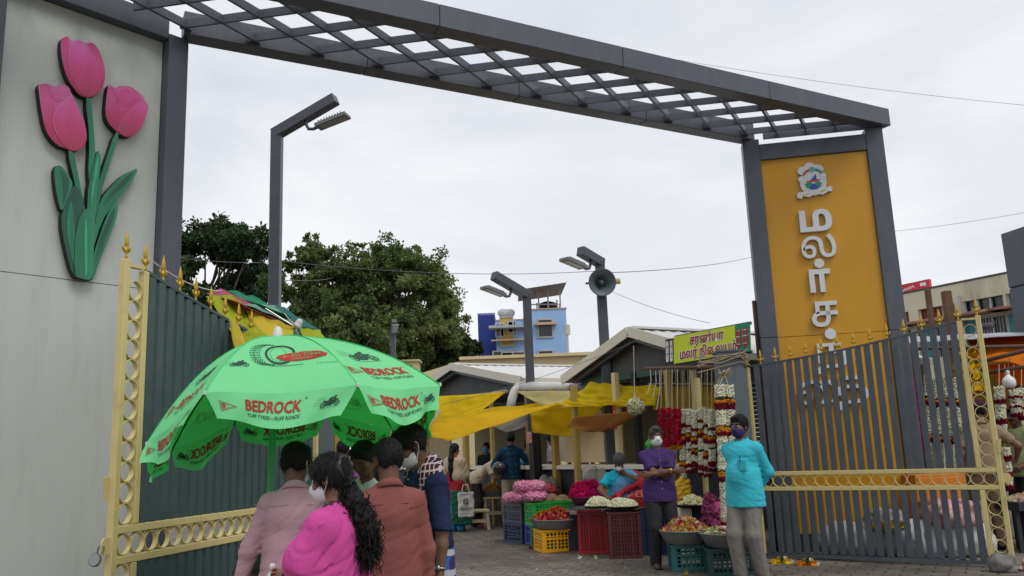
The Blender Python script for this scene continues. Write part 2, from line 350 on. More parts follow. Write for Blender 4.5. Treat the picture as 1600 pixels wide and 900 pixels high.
def pylon(label, P0, e, nf, seg, L, colw, prot, depth, mp, z_rail):
    """P0: face corner of the far column, e: along the face to the near column, nf: face normal"""
    P0 = np.array([P0[0], P0[1], 0.0]); e = np.array([e[0], e[1], 0.0]); nf = np.array([nf[0], nf[1], 0.0])
    root = thing('gate_pylon', label, 'gate pylon', P0+e*L/2)
    axs = [e, -nf, UP]
    for t in (colw/2, L-colw/2):
        mb = MB(); q = P0+e*t-nf*depth/2
        for z0, z1 in zip(seg[:-1], seg[1:]): mb.box(q+UP*(z0+z1)/2, (colw, depth, z1-z0-0.006), axs)
        c = mb.build('column', M_clad, root, bev=0.006)
        MB().box(q+UP*(seg[-1]/2), (colw-0.02, depth-0.02, seg[-1]-0.02), axs).build('column_core', M_seam, root)
    il = L-2*colw
    mb = MB()
    for z0, z1 in zip([0.22]+seg[1:-1]+[], seg[1:-1]+[z_rail]): mb.box(P0+e*L/2-nf*(prot+0.03)+UP*(z0+z1)/2, (il-0.004, 0.06, z1-z0-0.005), axs)
    mb.build('face_panel', mp, root, bev=0.003)
    MB().box(P0+e*L/2-nf*(prot+0.1)+UP*(z_rail+0.22)/2, (il-0.01, 0.05, z_rail-0.23), axs).build('backing', M_seam, root)
    MB().box(P0+e*L/2-nf*(depth/2)+UP*(z_rail+0.115), (il-0.002, depth-0.012, 0.23), axs).build('top_rail', M_clad, root, bev=0.006)
    MB().box(P0+e*L/2-nf*(depth/2)+UP*0.11, (il-0.002, depth-0.03, 0.22), axs).build('plinth', M_seam, root)
    return root, P0, e, nf
eR = np.array([0.983, -0.186]); nR = np.array([-0.186, -0.983])
pyR, PR0, eR, nR = pylon('grey gate pylon with a yellow ochre face and silver letters down it', (3.09*KA, 10.62*KA), eR, nR, [0, 2.78, BEAM_Z-0.003], 1.73*KA, 0.225, 0.045, 0.28, M_yell, 5.28)
eL = np.array([-0.64, -0.768]); nL = np.array([0.768, -0.64])
pyL, PL0, eL, nL = pylon('grey gate pylon with a pale cream face behind the tulips', (-2.93*KA, 7.36*KA), eL, nL, [0, 3.02, BEAM_Z-0.003], 1.86, 0.205, 0.12, 0.3, M_cream, 5.53-0.0)
def on_plane(px, py, P, n):
    d = ray(px, py); return c_o + d*(((P-c_o)@n)/(d@n))

# canopy beams
cR = np.array([4.80, 10.50, 0]); bR = np.array([3.13, 10.62, 0])
fdir = AX
can = thing('arch_canopy', 'grey lattice canopy spanning between the two gate pylons', 'gate canopy', (0.4, 8.2, 0))
bz = BEAM_Z+BEAM_H/2
back0 = np.array([-2.98*KA, 7.32*KA, bz]); back1 = np.array([3.22*KA, 10.72*KA, bz])
adir = (back1-back0)/np.linalg.norm(back1-back0); ndir = np.array([-adir[1], adir[0], 0])
front1 = np.array([4.86*KA, 10.38*KA, bz])
front0 = front1-adir*11.2
def beam(p, q):
    L = np.linalg.norm(q-p); k = int(L/2.44)+1; mb = MB(); d = (q-p)/L
    for i in range(k): mb.bar(p+d*(L*i/k+0.003), p+d*(L*(i+1)/k-0.003), BEAM_W, BEAM_H)
    o = mb.build('beam', M_clad, can, bev=0.006); MB().bar(p+d*0.02, q-d*0.02, BEAM_W-0.02, BEAM_H-0.02).build('beam_core', M_seam, can)
beam(back0, back1); beam(front0, front1)
# lattice: two families of flat slats clipped between the beams
def clip_seg(p, d, A, B, C, D):
    t0, t1 = -50, 50
    for a, b in ((A, B), (B, C), (C, D), (D, A)):
        n = np.array([-(b-a)[1], (b-a)[0]]); num = (a-p)@n; den = d@n
        if abs(den) < 1e-6:
            if num > -0.03: return (1, 0)
            continue
        t = num/den
        if den > 0: t0 = max(t0, t)
        else: t1 = min(t1, t)
    return (t0, t1)
hw = BEAM_W/2
qA = (front0+ndir*hw)[:2]; qB = (front1+ndir*hw)[:2]; qC = (back1-ndir*hw)[:2]; qD = (back0-ndir*hw)[:2]
_d1 = np.array([math.cos(R(-10)), math.sin(R(-10))]); _A = np.array([_d1, -adir[:2]]).T
qC = qB-_d1*np.linalg.solve(np.array([_d1, adir[:2]]).T, qB-qD)[0]
mb = MB()
mb.bar(np.array([*(qC-adir[:2]*0.02), BEAM_Z+0.0745]), np.array([*(qB-adir[:2]*0.02), BEAM_Z+0.0745]), 0.026, 0.084)
for fam, (ang, zz) in enumerate(((-10, 0.0), (62.7, 0.004))):
    d = np.array([math.cos(R(ang)), math.sin(R(ang))])
    for k in range(-14, 16):
        p = (back0+adir*(0.62+0.672*k+(0.12 if fam else 0)))[:2]-ndir[:2]*hw
        t0, t1 = clip_seg(p, d, qA, qB, qC, qD)
        if t1-t0 > 0.15:
            P = np.array([*(p+d*t0), BEAM_Z+0.075+zz]); Q = np.array([*(p+d*t1), BEAM_Z+0.075+zz])
            mb.bar(P, Q, 0.026+0.003*fam, 0.085)
mb.build('lattice', M_clad, can)

# emblem and letters of the right pylon
def px_uv(px, py, P, e, n, out=0.0):
    q = on_plane(px, py, P+n*out, n)-P; return q@e, q[2]
PF = PR0-nR*0.045
def letter(s, cx, cy, w, h, off=0.03):
    V, F = glyphs(s, extrude=0.028, offset=off, bev=0.0, res=5)
    V = V.copy(); c0 = (V.min(0)+V.max(0))/2; V -= c0
    u, z = px_uv(cx, cy, PF, eR, nR, 0.03); Y = (PF+eR*u)[1]
    k = Y/FPX*1.03; V[:, 0] *= w*k/np.ptp(V[:, 0]); V[:, 1] *= h*k/np.ptp(V[:, 1])
    W = PF+eR*u+UP*z+nR*0.034+V[:, :1]*eR+V[:, 1:2]*UP+V[:, 2:3]*nR
    mesh_np('letter', W, F, M_silver, None, pyR)
def dot(cx, cy, r):
    u, z = px_uv(cx, cy, PF, eR, nR, 0.03); k = (PF+eR*u)[1]/FPX
    MB().lathe([(0, 0), (r*k, 0), (r*k, 0.056), (0, 0.056)], PF+eR*u+UP*z+nR*0.006, 24, ax=[eR, UP, nR]).build('letter_dot', M_silver, pyR)
letter('ம', 1274, 345, 48, 35, 0.03); letter('ல', 1278.5, 385, 51, 37, 0.008); letter('ா', 1281, 439, 31, 36, 0.03)
letter('ச', 1288, 491, 38, 39, 0.012); letter('ந', 1300, 560, 46, 46, 0.01)
letter('ை', 1277, 613, 54, 36, 0.004); letter('த', 1331, 614, 46, 50, 0.01)
dot(1279.5, 412, 7.5); dot(1297, 522, 8.5)
# municipal crest: silver plate with a scroll and painted middle
def crest():
    u0, z0 = px_uv(1270, 282, PF, eR, nR, 0.03); k = (PF+eR*u0)[1]/FPX*1.02
    O = PF+eR*u0+UP*z0+nR*0.008
    def P(pts): return [(x*k, -y*k) for x, y in pts]
    def blob(cx, cy, rx, ry, n=18, a0=0, a1=360): return [(cx+rx*math.cos(R(a0+(a1-a0)*i/n)), cy-ry*math.sin(R(a0+(a1-a0)*i/n))) for i in range(n)]
    mb = MB()
    for c, d in ((blob(-3, -21, 9, 9), 0.03), (blob(-13, -17, 9, 7), 0.031), (blob(8, -18, 10, 7.5), 0.032), (blob(0, 4, 20, 21, 28), 0.034), (blob(-17, -3, 5, 5), 0.033), (blob(16, -6, 5, 5), 0.035),
                 ([(-27, 22), (-24, 18), (-8, 17), (0, 14), (10, 16), (25, 12), (28, 16), (26, 21), (22, 20), (12, 25), (2, 22), (-8, 27), (-18, 25), (-20, 29), (-26, 27)], 0.04)):
        mb.prism(P(c), O, eR, UP, nR, d)
    cr = mb.build('crest', M_silver, pyR)
    ctr = MB()
    ctr.prism(P(blob(0, 3, 13.5, 13, 26)), O+nR*0.036, eR, UP, nR, 0.002, 0)
    ctr.prism(P([(-13, 5), (-6, 3), (0, 6), (7, 3), (13, 5), (11, 11), (5, 14), (-5, 14), (-11, 11)]), O+nR*0.0385, eR, UP, nR, 0.002, 2)
    ctr.prism(P([(-8, 12), (0, 6), (9, 12), (4, 15.5), (-4, 15.5)]), O+nR*0.041, eR, UP, nR, 0.002, 1)
    ctr.prism(P([(-6, 1), (1, -5), (5, -10), (6, 1)]), O+nR*0.0385, eR, UP, nR, 0.002, 1)
    ctr.prism(P([(-11, 1), (0, 0), (11, -1), (9, 3), (0, 3), (-9, 4)]), O+nR*0.041, eR, UP, nR, 0.002, 3)
    ctr.prism(P([(-15, -12), (-8, -18), (-3, -19), (-3, -16), (-9, -13), (-13, -8)]), O+nR*0.0385, eR, UP, nR, 0.002, 3)
    ctr.prism(P([(15, -13), (9, -18), (4, -19), (4, -16), (9, -14), (13, -9)]), O+nR*0.0385, eR, UP, nR, 0.002, 2)
    ctr.prism(P(blob(0, -18, 4, 4, 14)), O+nR*0.041, eR, UP, nR, 0.002, 4)
    ctr.prism(P([(-18, 23), (-8, 21), (-9, 23), (-17, 25)]), O+nR*0.0405, eR, UP, nR, 0.002, 5)
    ctr.prism(P([(8, 19), (18, 16.5), (18, 18.5), (9, 21)]), O+nR*0.0405, eR, UP, nR, 0.002, 5)
    ctr.build('crest_painting', [mat('crest_white', (0.62, 0.66, 0.68), 0.5), mat('crest_blue', (0.03, 0.09, 0.38), 0.5), mat('crest_green', (0.03, 0.28, 0.13), 0.5), mat('crest_red', (0.5, 0.08, 0.05), 0.5), mat('crest_teal', (0.1, 0.4, 0.38), 0.5), mat('crest_gold', (0.5, 0.42, 0.06), 0.5)], cr)
crest()

# ================================================================ tulip cut-out on the left pylon
def printed(name, cols, axis=2, rough=0.35, nz=0.10):
    """a printed colour blend running up the cut-out"""
    m = bpy.data.materials.new(name); m.use_nodes = True; t = m.node_tree; N = t.nodes; L = t.links; b = N['Principled BSDF']; b.inputs['Roughness'].default_value = rough
    tcn = N.new('ShaderNodeTexCoord'); sp = N.new('ShaderNodeSeparateXYZ'); L.new(tcn.outputs['Generated'], sp.inputs[0]); n1 = N.new('ShaderNodeTexNoise'); n1.inputs['Scale'].default_value = 2.2; n1.inputs['Detail'].default_value = 3; L.new(tcn.outputs['Generated'], n1.inputs['Vector'])
    a = N.new('ShaderNodeMath'); a.operation = 'MULTIPLY_ADD'; a.inputs[1].default_value = nz*4; L.new(n1.outputs['Fac'], a.inputs[0]); L.new(sp.outputs[axis], a.inputs[2]); a2 = N.new('ShaderNodeMath'); a2.operation = 'SUBTRACT'; a2.inputs[1].default_value = nz*2; L.new(a.outputs[0], a2.inputs[0])
    r = N.new('ShaderNodeValToRGB'); r.color_ramp.elements[0].color = cols[0]+(1,); r.color_ramp.elements[1].color = cols[-1]+(1,)
    for k in range(1, len(cols)-1): e = r.color_ramp.elements.new(k/(len(cols)-1)); e.color = cols[k]+(1,)
    L.new(a2.outputs[0], r.inputs[0]); L.new(r.outputs[0], b.inputs['Base Color']); MATS[name] = m; return m
M_p1 = printed('tulip_pink', [(0.40, 0.03, 0.085), (0.56, 0.05, 0.17), (0.66, 0.10, 0.32), (0.70, 0.20, 0.46)]); M_p2 = printed('tulip_deep_pink', [(0.34, 0.02, 0.07), (0.52, 0.03, 0.13), (0.62, 0.09, 0.27), (0.60, 0.08, 0.25)]); M_p3 = printed('tulip_light_pink', [(0.58, 0.06, 0.22), (0.66, 0.12, 0.34), (0.58, 0.05, 0.20), (0.64, 0.16, 0.38)])
M_g1 = printed('tulip_green', [(0.01, 0.22, 0.10), (0.012, 0.15, 0.08), (0.02, 0.24, 0.12)], 0); M_g2 = printed('tulip_dark_green', [(0.010, 0.11, 0.065), (0.012, 0.07, 0.05), (0.012, 0.10, 0.06)], 0); M_g3 = mat('tulip_light_green', (0.05, 0.36, 0.18), 0.4, var=0.2, vscale=6)
M_pw = mat('tulip_edge_white', (0.64, 0.28, 0.48), 0.4, var=0.1)
def tulips():
    PL = PL0-nL*0.12; TH = 0.085
    root = thing('tulip_sign', 'pink tulip cut-out sign with green leaves fixed to the cream pylon face', 'flower sign', PL+eL*0.75)
    def uv(p, out): return px_uv(p[0]/2, p[1]/2, PL, eL, nL, out)
    def layer(mb, pts, z0, d, m, ms=None):
        mb.prism([uv(p, TH) for p in pts], PL+nL*z0, eL, UP, nL, d, m, ms)
    def smooth(pts, it=2):
        P = np.array(pts, float)
        for _ in range(it):
            Q = np.roll(P, -1, 0); P = np.stack([0.75*P+0.25*Q, 0.25*P+0.75*Q], 1).reshape(-1, 2)
        return P.tolist()
    heads = [[(190, 125), (203, 113), (215, 117), (226, 130), (245, 122), (262, 134), (285, 131), (303, 147), (318, 180), (328, 215), (328, 250), (318, 280), (300, 298), (272, 306), (250, 298), (228, 275), (210, 245), (197, 205), (190, 160)],
             [(118, 265), (135, 259), (160, 262), (172, 273), (190, 263), (212, 268), (222, 290), (243, 330), (262, 375), (272, 420), (268, 450), (248, 470), (222, 473), (205, 463), (180, 455), (155, 430), (138, 395), (128, 340), (122, 295)],
             [(340, 258), (357, 277), (375, 266), (410, 270), (435, 290), (448, 298), (450, 312), (464, 328), (462, 345), (450, 385), (430, 415), (405, 430), (380, 425), (358, 405), (338, 385), (328, 355), (332, 300)]]
    inner = [[([(285, 131), (303, 147), (318, 180), (328, 215), (328, 250), (318, 280), (308, 270), (312, 230), (300, 190), (282, 155), (270, 138)], 1), ([(190, 125), (203, 113), (215, 117), (212, 150), (210, 190), (222, 240), (246, 290), (228, 275), (210, 245), (197, 205), (189, 160)], 1), ([(226, 132), (245, 122), (264, 136), (288, 166), (304, 202), (314, 240), (315, 276), (300, 297), (272, 305), (246, 288), (226, 250), (213, 206), (212, 172)], 0)],
             [([(118, 265), (135, 260), (152, 262), (158, 290), (172, 330), (166, 380), (170, 420), (190, 452), (178, 452), (155, 430), (138, 395), (128, 340)], 1), ([(150, 264), (172, 274), (190, 264), (212, 269), (222, 288), (205, 310), (180, 322), (165, 310), (154, 285)], 2), ([(222, 296), (243, 332), (262, 375), (271, 420), (267, 450), (248, 469), (222, 472), (196, 455), (172, 415), (162, 375), (172, 345), (196, 315)], 0)],
             [([(341, 262), (357, 278), (362, 300), (372, 335), (372, 370), (366, 402), (350, 396), (338, 384), (329, 356), (333, 302)], 1), ([(357, 278), (375, 267), (408, 271), (434, 291), (444, 312), (420, 322), (395, 345), (374, 352), (366, 315)], 2), ([(376, 280), (398, 276), (412, 292), (400, 312), (384, 308)], 1), ([(452, 316), (464, 329), (461, 345), (449, 385), (430, 414), (405, 429), (380, 424), (366, 405), (376, 380), (398, 352), (428, 330)], 0)]]
    for h, inn in zip(heads, inner):
        mb = MB(); layer(mb, smooth(h, 1), 0.012, TH-0.012, 0, 1); f = mb.build('tulip_head', [M_p1, M_blk], root)
        mb = MB()
        for i, (p, m) in enumerate(inn): layer(mb, smooth(p, 1), TH+0.0015*(i+1)-0.001, 0.0015, m)
        for i, (p, m) in enumerate(inn):
            P = np.array(smooth(p, 1)); c_ = P.mean(0)
            for a in range(len(P)):
                b = (a+1) % len(P)
                if (P[a]-c_)@np.array((-0.5, -0.8)) > -6 and a % 1 == 0:
                    w = 0.972; layer(mb, [P[a], P[b], c_+(P[b]-c_)*w, c_+(P[a]-c_)*w], TH+0.0015*(len(inn)+1), 0.001, 3)
        mb.build('petal', [M_p1, M_p2, M_p3, M_pw], f)
    stems = [[(266, 300), (284, 300), (297, 430), (299, 520), (288, 570), (275, 560), (281, 430)], [(210, 466), (229, 466), (252, 580), (276, 700), (262, 720), (236, 580)], [(360, 412), (376, 416), (341, 520), (316, 600), (302, 700), (284, 700), (301, 590), (331, 500)]]
    for i, p in enumerate(stems):
        mb = MB(); layer(mb, smooth(p, 1), 0.012+0.001*i, TH-0.016-0.001*i, 0, 1); mb.build('stem', [M_g1, M_blk], root)
    leaves = [[(170, 520), (190, 514), (213, 543), (229, 572), (223, 592), (206, 640), (192, 662), (180, 620), (171, 565)], [(232, 575), (222, 595), (200, 645), (190, 690), (203, 770), (228, 864), (258, 872), (276, 690), (254, 600)],
              [(436, 523), (405, 535), (370, 558), (330, 600), (312, 630), (296, 700), (284, 800), (318, 690), (350, 645), (402, 585)], [(366, 624), (355, 635), (330, 680), (302, 760), (283, 830), (284, 876), (292, 872), (312, 810), (350, 722), (369, 660)],
              [(304, 466), (315, 490), (313, 530), (303, 590), (296, 690), (268, 720), (272, 640), (275, 580), (290, 520)], [(228, 862), (236, 700), (270, 640), (300, 690), (290, 790), (288, 876), (256, 872)]]
    ve = [[(186, 522), (206, 545), (220, 575), (206, 620), (196, 640), (200, 580)], [(215, 640), (225, 620), (238, 760), (236, 850), (222, 800), (206, 720)], [(420, 532), (385, 560), (340, 610), (318, 650), (350, 610), (395, 575)], [(360, 640), (335, 690), (305, 770), (296, 830), (330, 740), (356, 680)], [(304, 480), (308, 520), (290, 600), (282, 660), (284, 590), (294, 530)], [(262, 690), (270, 680), (272, 860), (262, 866)]]
    for i, (p, v) in enumerate(zip(leaves, ve)):
        mb = MB(); layer(mb, smooth(p, 1), 0.013+0.0017*i, TH-0.018+0.0013*i, 0, 1); f = mb.build('leaf', [(M_g1, M_g2, M_g1, M_g1, M_g1, M_g1)[i], M_blk], root)
        mb = MB(); layer(mb, smooth(v, 1), TH-0.0048+0.0030*i+0.002, 0.0012, 0); mb.build('leaf_vein', [M_g3 if i in (5, 4) else M_g2 if i not in (1,) else M_g1], f)
tulips()

# ================================================================ gates
M_gy = mat('cream_yellow_paint', (0.60, 0.50, 0.215), 0.45, var=0.06, vscale=4, dirt=0.55, dirt_col=(0.36, 0.26, 0.12), dirt_scale=7, bump=0.04, bscale=20, dirt_lo=0.55)
M_gold = mat('gold_paint', (0.52, 0.33, 0.03), 0.38, 0.35, var=0.1, dirt=0.5, dirt_col=(0.2, 0.12, 0.03), dirt_scale=20)
M_gb = mat('grey_blue_bar_paint', (0.066, 0.082, 0.098), 0.42, var=0.08, dirt=0.5, dirt_col=(0.14, 0.13, 0.12), dirt_scale=6)
M_gt = mat('teal_grey_bar_paint', (0.048, 0.084, 0.084), 0.42, var=0.08, dirt=0.5, dirt_col=(0.1, 0.12, 0.11), dirt_scale=6)  # teal paint, its tone lowered a little for the umbrella's shade
_spear = [None]
def spear(parent, p, ax, k=1.0):
    """gold fleur-de-lis finial"""
    if _spear[0] is None:
        mb = MB(); mb.lathe([(0.006, -0.01), (0.012, 0), (0.014, 0.008), (0.008, 0.018), (0.011, 0.03), (0.022, 0.045), (0.018, 0.06), (0.008, 0.07), (0.014, 0.08), (0.019, 0.10), (0.013, 0.135), (0.005, 0.17), (0, 0.185)], (0, 0, 0), 8, sy=0.7)
        for s in (-1, 1): mb.tube([(0, 0, 0.035), (s*0.02, 0, 0.045), (s*0.036, 0, 0.06), (s*0.034, 0, 0.075), (s*0.024, 0, 0.072)], [0.008, 0.009, 0.008, 0.006, 0.004], 6)
        mb.tube([(0, 0, 0.04), (0, -0.018, 0.05), (0, -0.026, 0.066), (0, -0.018, 0.07)], [0.007, 0.008, 0.006, 0.004], 6)
        o = mb.build('spearhead', M_gold, None, smooth=True); _spear[0] = o.data
    else:
        o = bpy.data.objects.new('spearhead', _spear[0]); COL.objects.link(o)
    o.parent = parent; o.location = Vector(np.array(p)-OFF[parent.name]); o.scale = (k, k, k); o.rotation_euler = (0, 0, math.atan2(ax[1], ax[0])); OFF[o.name] = np.zeros(3)
    return o
def gate(label, P, d, L, zf, zh, mbar, latch_side):
    """P free end on the ground, d unit direction to the hinge"""
    P = np.array([*P, 0.0]); d = np.array([*d, 0.0]); n = np.array([d[1], -d[0], 0.0])
    root = thing('gate_leaf', label, 'gate', P+d*L/2)
    PW = 0.235; b = 0.05
    top = lambda t: zf+(zh-zf)*t/L-0.05*math.sin(math.pi*t/L)
    def up(t, z0, z1, name='upright', w=b): return MB().bar(P+d*t+UP*z0, P+d*t+UP*z1, b, w, up=d).build(name, M_gy, root, bev=0.004)
    up(0.025, 0.03, top(0.025)); up(PW-0.02, 1.042, top(PW)); up(PW-0.02, 0.06, 0.806)
    up(L-0.02, 0.03, top(L)-0.01, 'hinge_post', 0.04)
    for z in (1.016, 0.832): MB().bar(P+d*0.05+UP*z, P+d*(L-0.04)+UP*z, b*0.96, 0.048).build('rail', M_gy, root, bev=0.004)
    mb = MB(); mb.bar(P+d*0.05+UP*(top(0.1)-0.018), P+d*(PW-0.045)+UP*(top(0.1)-0.012), b*0.9, 0.02); mb.build('post_cap', M_gy, root)
    # ring bands
    def ring(mb, c, r):
        c = np.array(c); pts_o = []; V = []; N = 24
        for i in range(N):
            a = 2*math.pi*i/N; q = d*math.cos(a)+UP*math.sin(a)
            for rr, s in ((r, -1), (r, 1), (r-0.006, 1), (r-0.006, -1)): V.append(c+q*rr+n*s*0.017)
        F = []
        for i in range(N):
            j = (i+1) % N
            for k in range(4): F.append((i*4+k, i*4+(k+1) % 4, j*4+(k+1) % 4, j*4+k))
        mb.raw(V, F)
    mb = MB(); r = 0.0665; x = PW/2
    z = 1.045+r
    while z < top(x)-r: ring(mb, P+d*x+UP*z, r); z += 2*r-0.003
    mb.build('ring_band', M_gy, root, smooth=False)
    mb = MB(); z = 0.806-r
    while z > 0.12: ring(mb, P+d*x+UP*z, r); z -= 2*r-0.003
    mb.build('ring_band', M_gy, root)
    mb = MB(); t = 0.055+0.068
    while t < L-0.1: ring(mb, P+d*t+UP*0.924, 0.066); t += 0.129
    mb.build('ring_band', M_gy, root)
    # bars
    pitch = 0.1045; mb = MB(); t = PW+0.055
    while t < L-0.05:
        mb.bar(P+d*t+UP*1.042, P+d*t+UP*(top(t)-0.01), 0.036, 0.067, up=d); mb.bar(P+d*t+UP*0.07, P+d*t+UP*0.806, 0.036, 0.067, up=d); t += pitch
    mb.build('bars', mbar, root, bev=0.004)
    mb = MB(); k = 14
    for i in range(k):
        t0 = PW+(L-PW)*i/k; t1 = PW+(L-PW)*(i+1)/k
        mb.bar(P+d*t0+UP*top(t0), P+d*t1+UP*top(t1), 0.04, 0.022)
    mb.build('top_strip', mbar, root)
    MB().bar(P+d*(PW+0.01)+UP*0.045, P+d*(L-0.05)+UP*0.045, 0.05, 0.04).build('bottom_strip', mbar, root)
    t = 0.03
    while t < L+0.01: spear(root, P+d*t+UP*(top(t)+0.014), d); t += 0.192
    # latch plates on the free edge
    mb = MB(); s = -d
    mb.prism([(0, -0.05), (0.05, -0.05), (0.07, -0.03), (0.075, 0), (0.07, 0.03), (0.05, 0.05), (0, 0.05)], P+UP*0.93+n*0.012, s, UP, -n, 0.01)
    mb.build('latch_plate', M_gy, root); MB().bar(P+s*0.0+UP*1.20-n*0.03, P+s*0.02+UP*1.34-n*0.03, 0.02, 0.03).build('stop_bar', M_gy, root); MB().bar(P+UP*0.72-n*0.035, P+s*0.05+UP*0.72-n*0.035, 0.022, 0.022).build('bolt', M_gy, root)
    return root, P, d
gR_P = gz(1588, 888)[:2]; hR = np.array([2.97, 10.97]); dR = (hR-gR_P)/np.linalg.norm(hR-gR_P)
gate('open gate leaf with slate grey bars in front of the ochre pylon', gR_P, dR, 2.72, 2.70, 2.36, M_gb, 1)
gL_P = np.array([-2.53, 5.40]); dL = np.array([0.24, 0.97]); dL /= np.linalg.norm(dL)
gate('open gate leaf with teal bars and a padlock, behind the green umbrella', gL_P, dL, 2.72, 2.74, 2.30, M_gt, -1)
# padlock
pk = np.array([*(gL_P-dL*0.055), 0.93])
t = thing('padlock', 'round steel padlock hanging open from the gate latch', 'padlock', pk)
M_steel = mat('steel', (0.26, 0.26, 0.255), 0.32, 0.9, var=0.1, dirt=0.3, dirt_col=(0.2, 0.17, 0.13), dirt_scale=20)
q = pk+np.array([-0.035, -0.01, -0.075])
MB().lathe([(0, -0.016), (0.036, -0.016), (0.041, -0.01), (0.041, 0.01), (0.036, 0.016), (0, 0.016)], q, 24, ax=[[0.9, 0, 0.3], [-0.3, 0.2, 0.9], [0.1, -0.98, 0.2]]).build('lock_body', M_steel, t)
MB().tube([q+np.array(p) for p in ((0.01, 0, 0.038), (0.016, 0, 0.07), (0.034, 0, 0.088), (0.05, 0, 0.078), (0.05, 0, 0.05))], 0.0055, 8).build('shackle', M_steel, t)

# square grey gate pillar by the hinge, with an old rope round its head
gp = np.array([2.78, 11.05, 0]); root = thing('gate_pillar', 'square grey metal gate pillar with a rope tied round its head', 'pillar', gp)
MB().box(gp+UP*1.28, (0.34, 0.3, 2.56), 0.0).build('shaft', mat('pillar_grey', (0.10, 0.125, 0.14), 0.5, var=0.1, dirt=0.5, dirt_col=(0.07, 0.075, 0.07), dirt_scale=4), root, bev=0.008)
MB().box(gp+UP*2.57, (0.37, 0.33, 0.03)).build('cap', M_gb, root, bev=0.004)
M_rope = mat('rope', (0.30, 0.24, 0.16), 0.95, var=0.3, vscale=40)
mb = MB()
for i in range(7):
    rs = np.random.RandomState(i); x0 = -0.45+rs.uniform(-0.05, 0.05); zz = 2.42+rs.uniform(-0.06, 0.1)
    mb.tube([gp+np.array([x0, -0.17, zz-0.1+0.02*i]), gp+np.array([-0.17, -0.165-0.006*i, zz]), gp+np.array([0.1, -0.165-0.004*i, zz+rs.uniform(0, 0.1)]), gp+np.array([0.22, -0.16, zz+rs.uniform(-0.05, 0.1)])], 0.008, 6)
mb.build('rope', M_rope, root)
gp2 = np.array([*(gL_P+dL*2.85), 0]); root = thing('gate_pillar', 'square grey gate pillar at the hinge of the teal gate leaf', 'pillar', gp2)
MB().box(gp2+UP*1.28, (0.2, 0.2, 2.3), 0.2).build('shaft', MATS['pillar_grey'], root, bev=0.008)
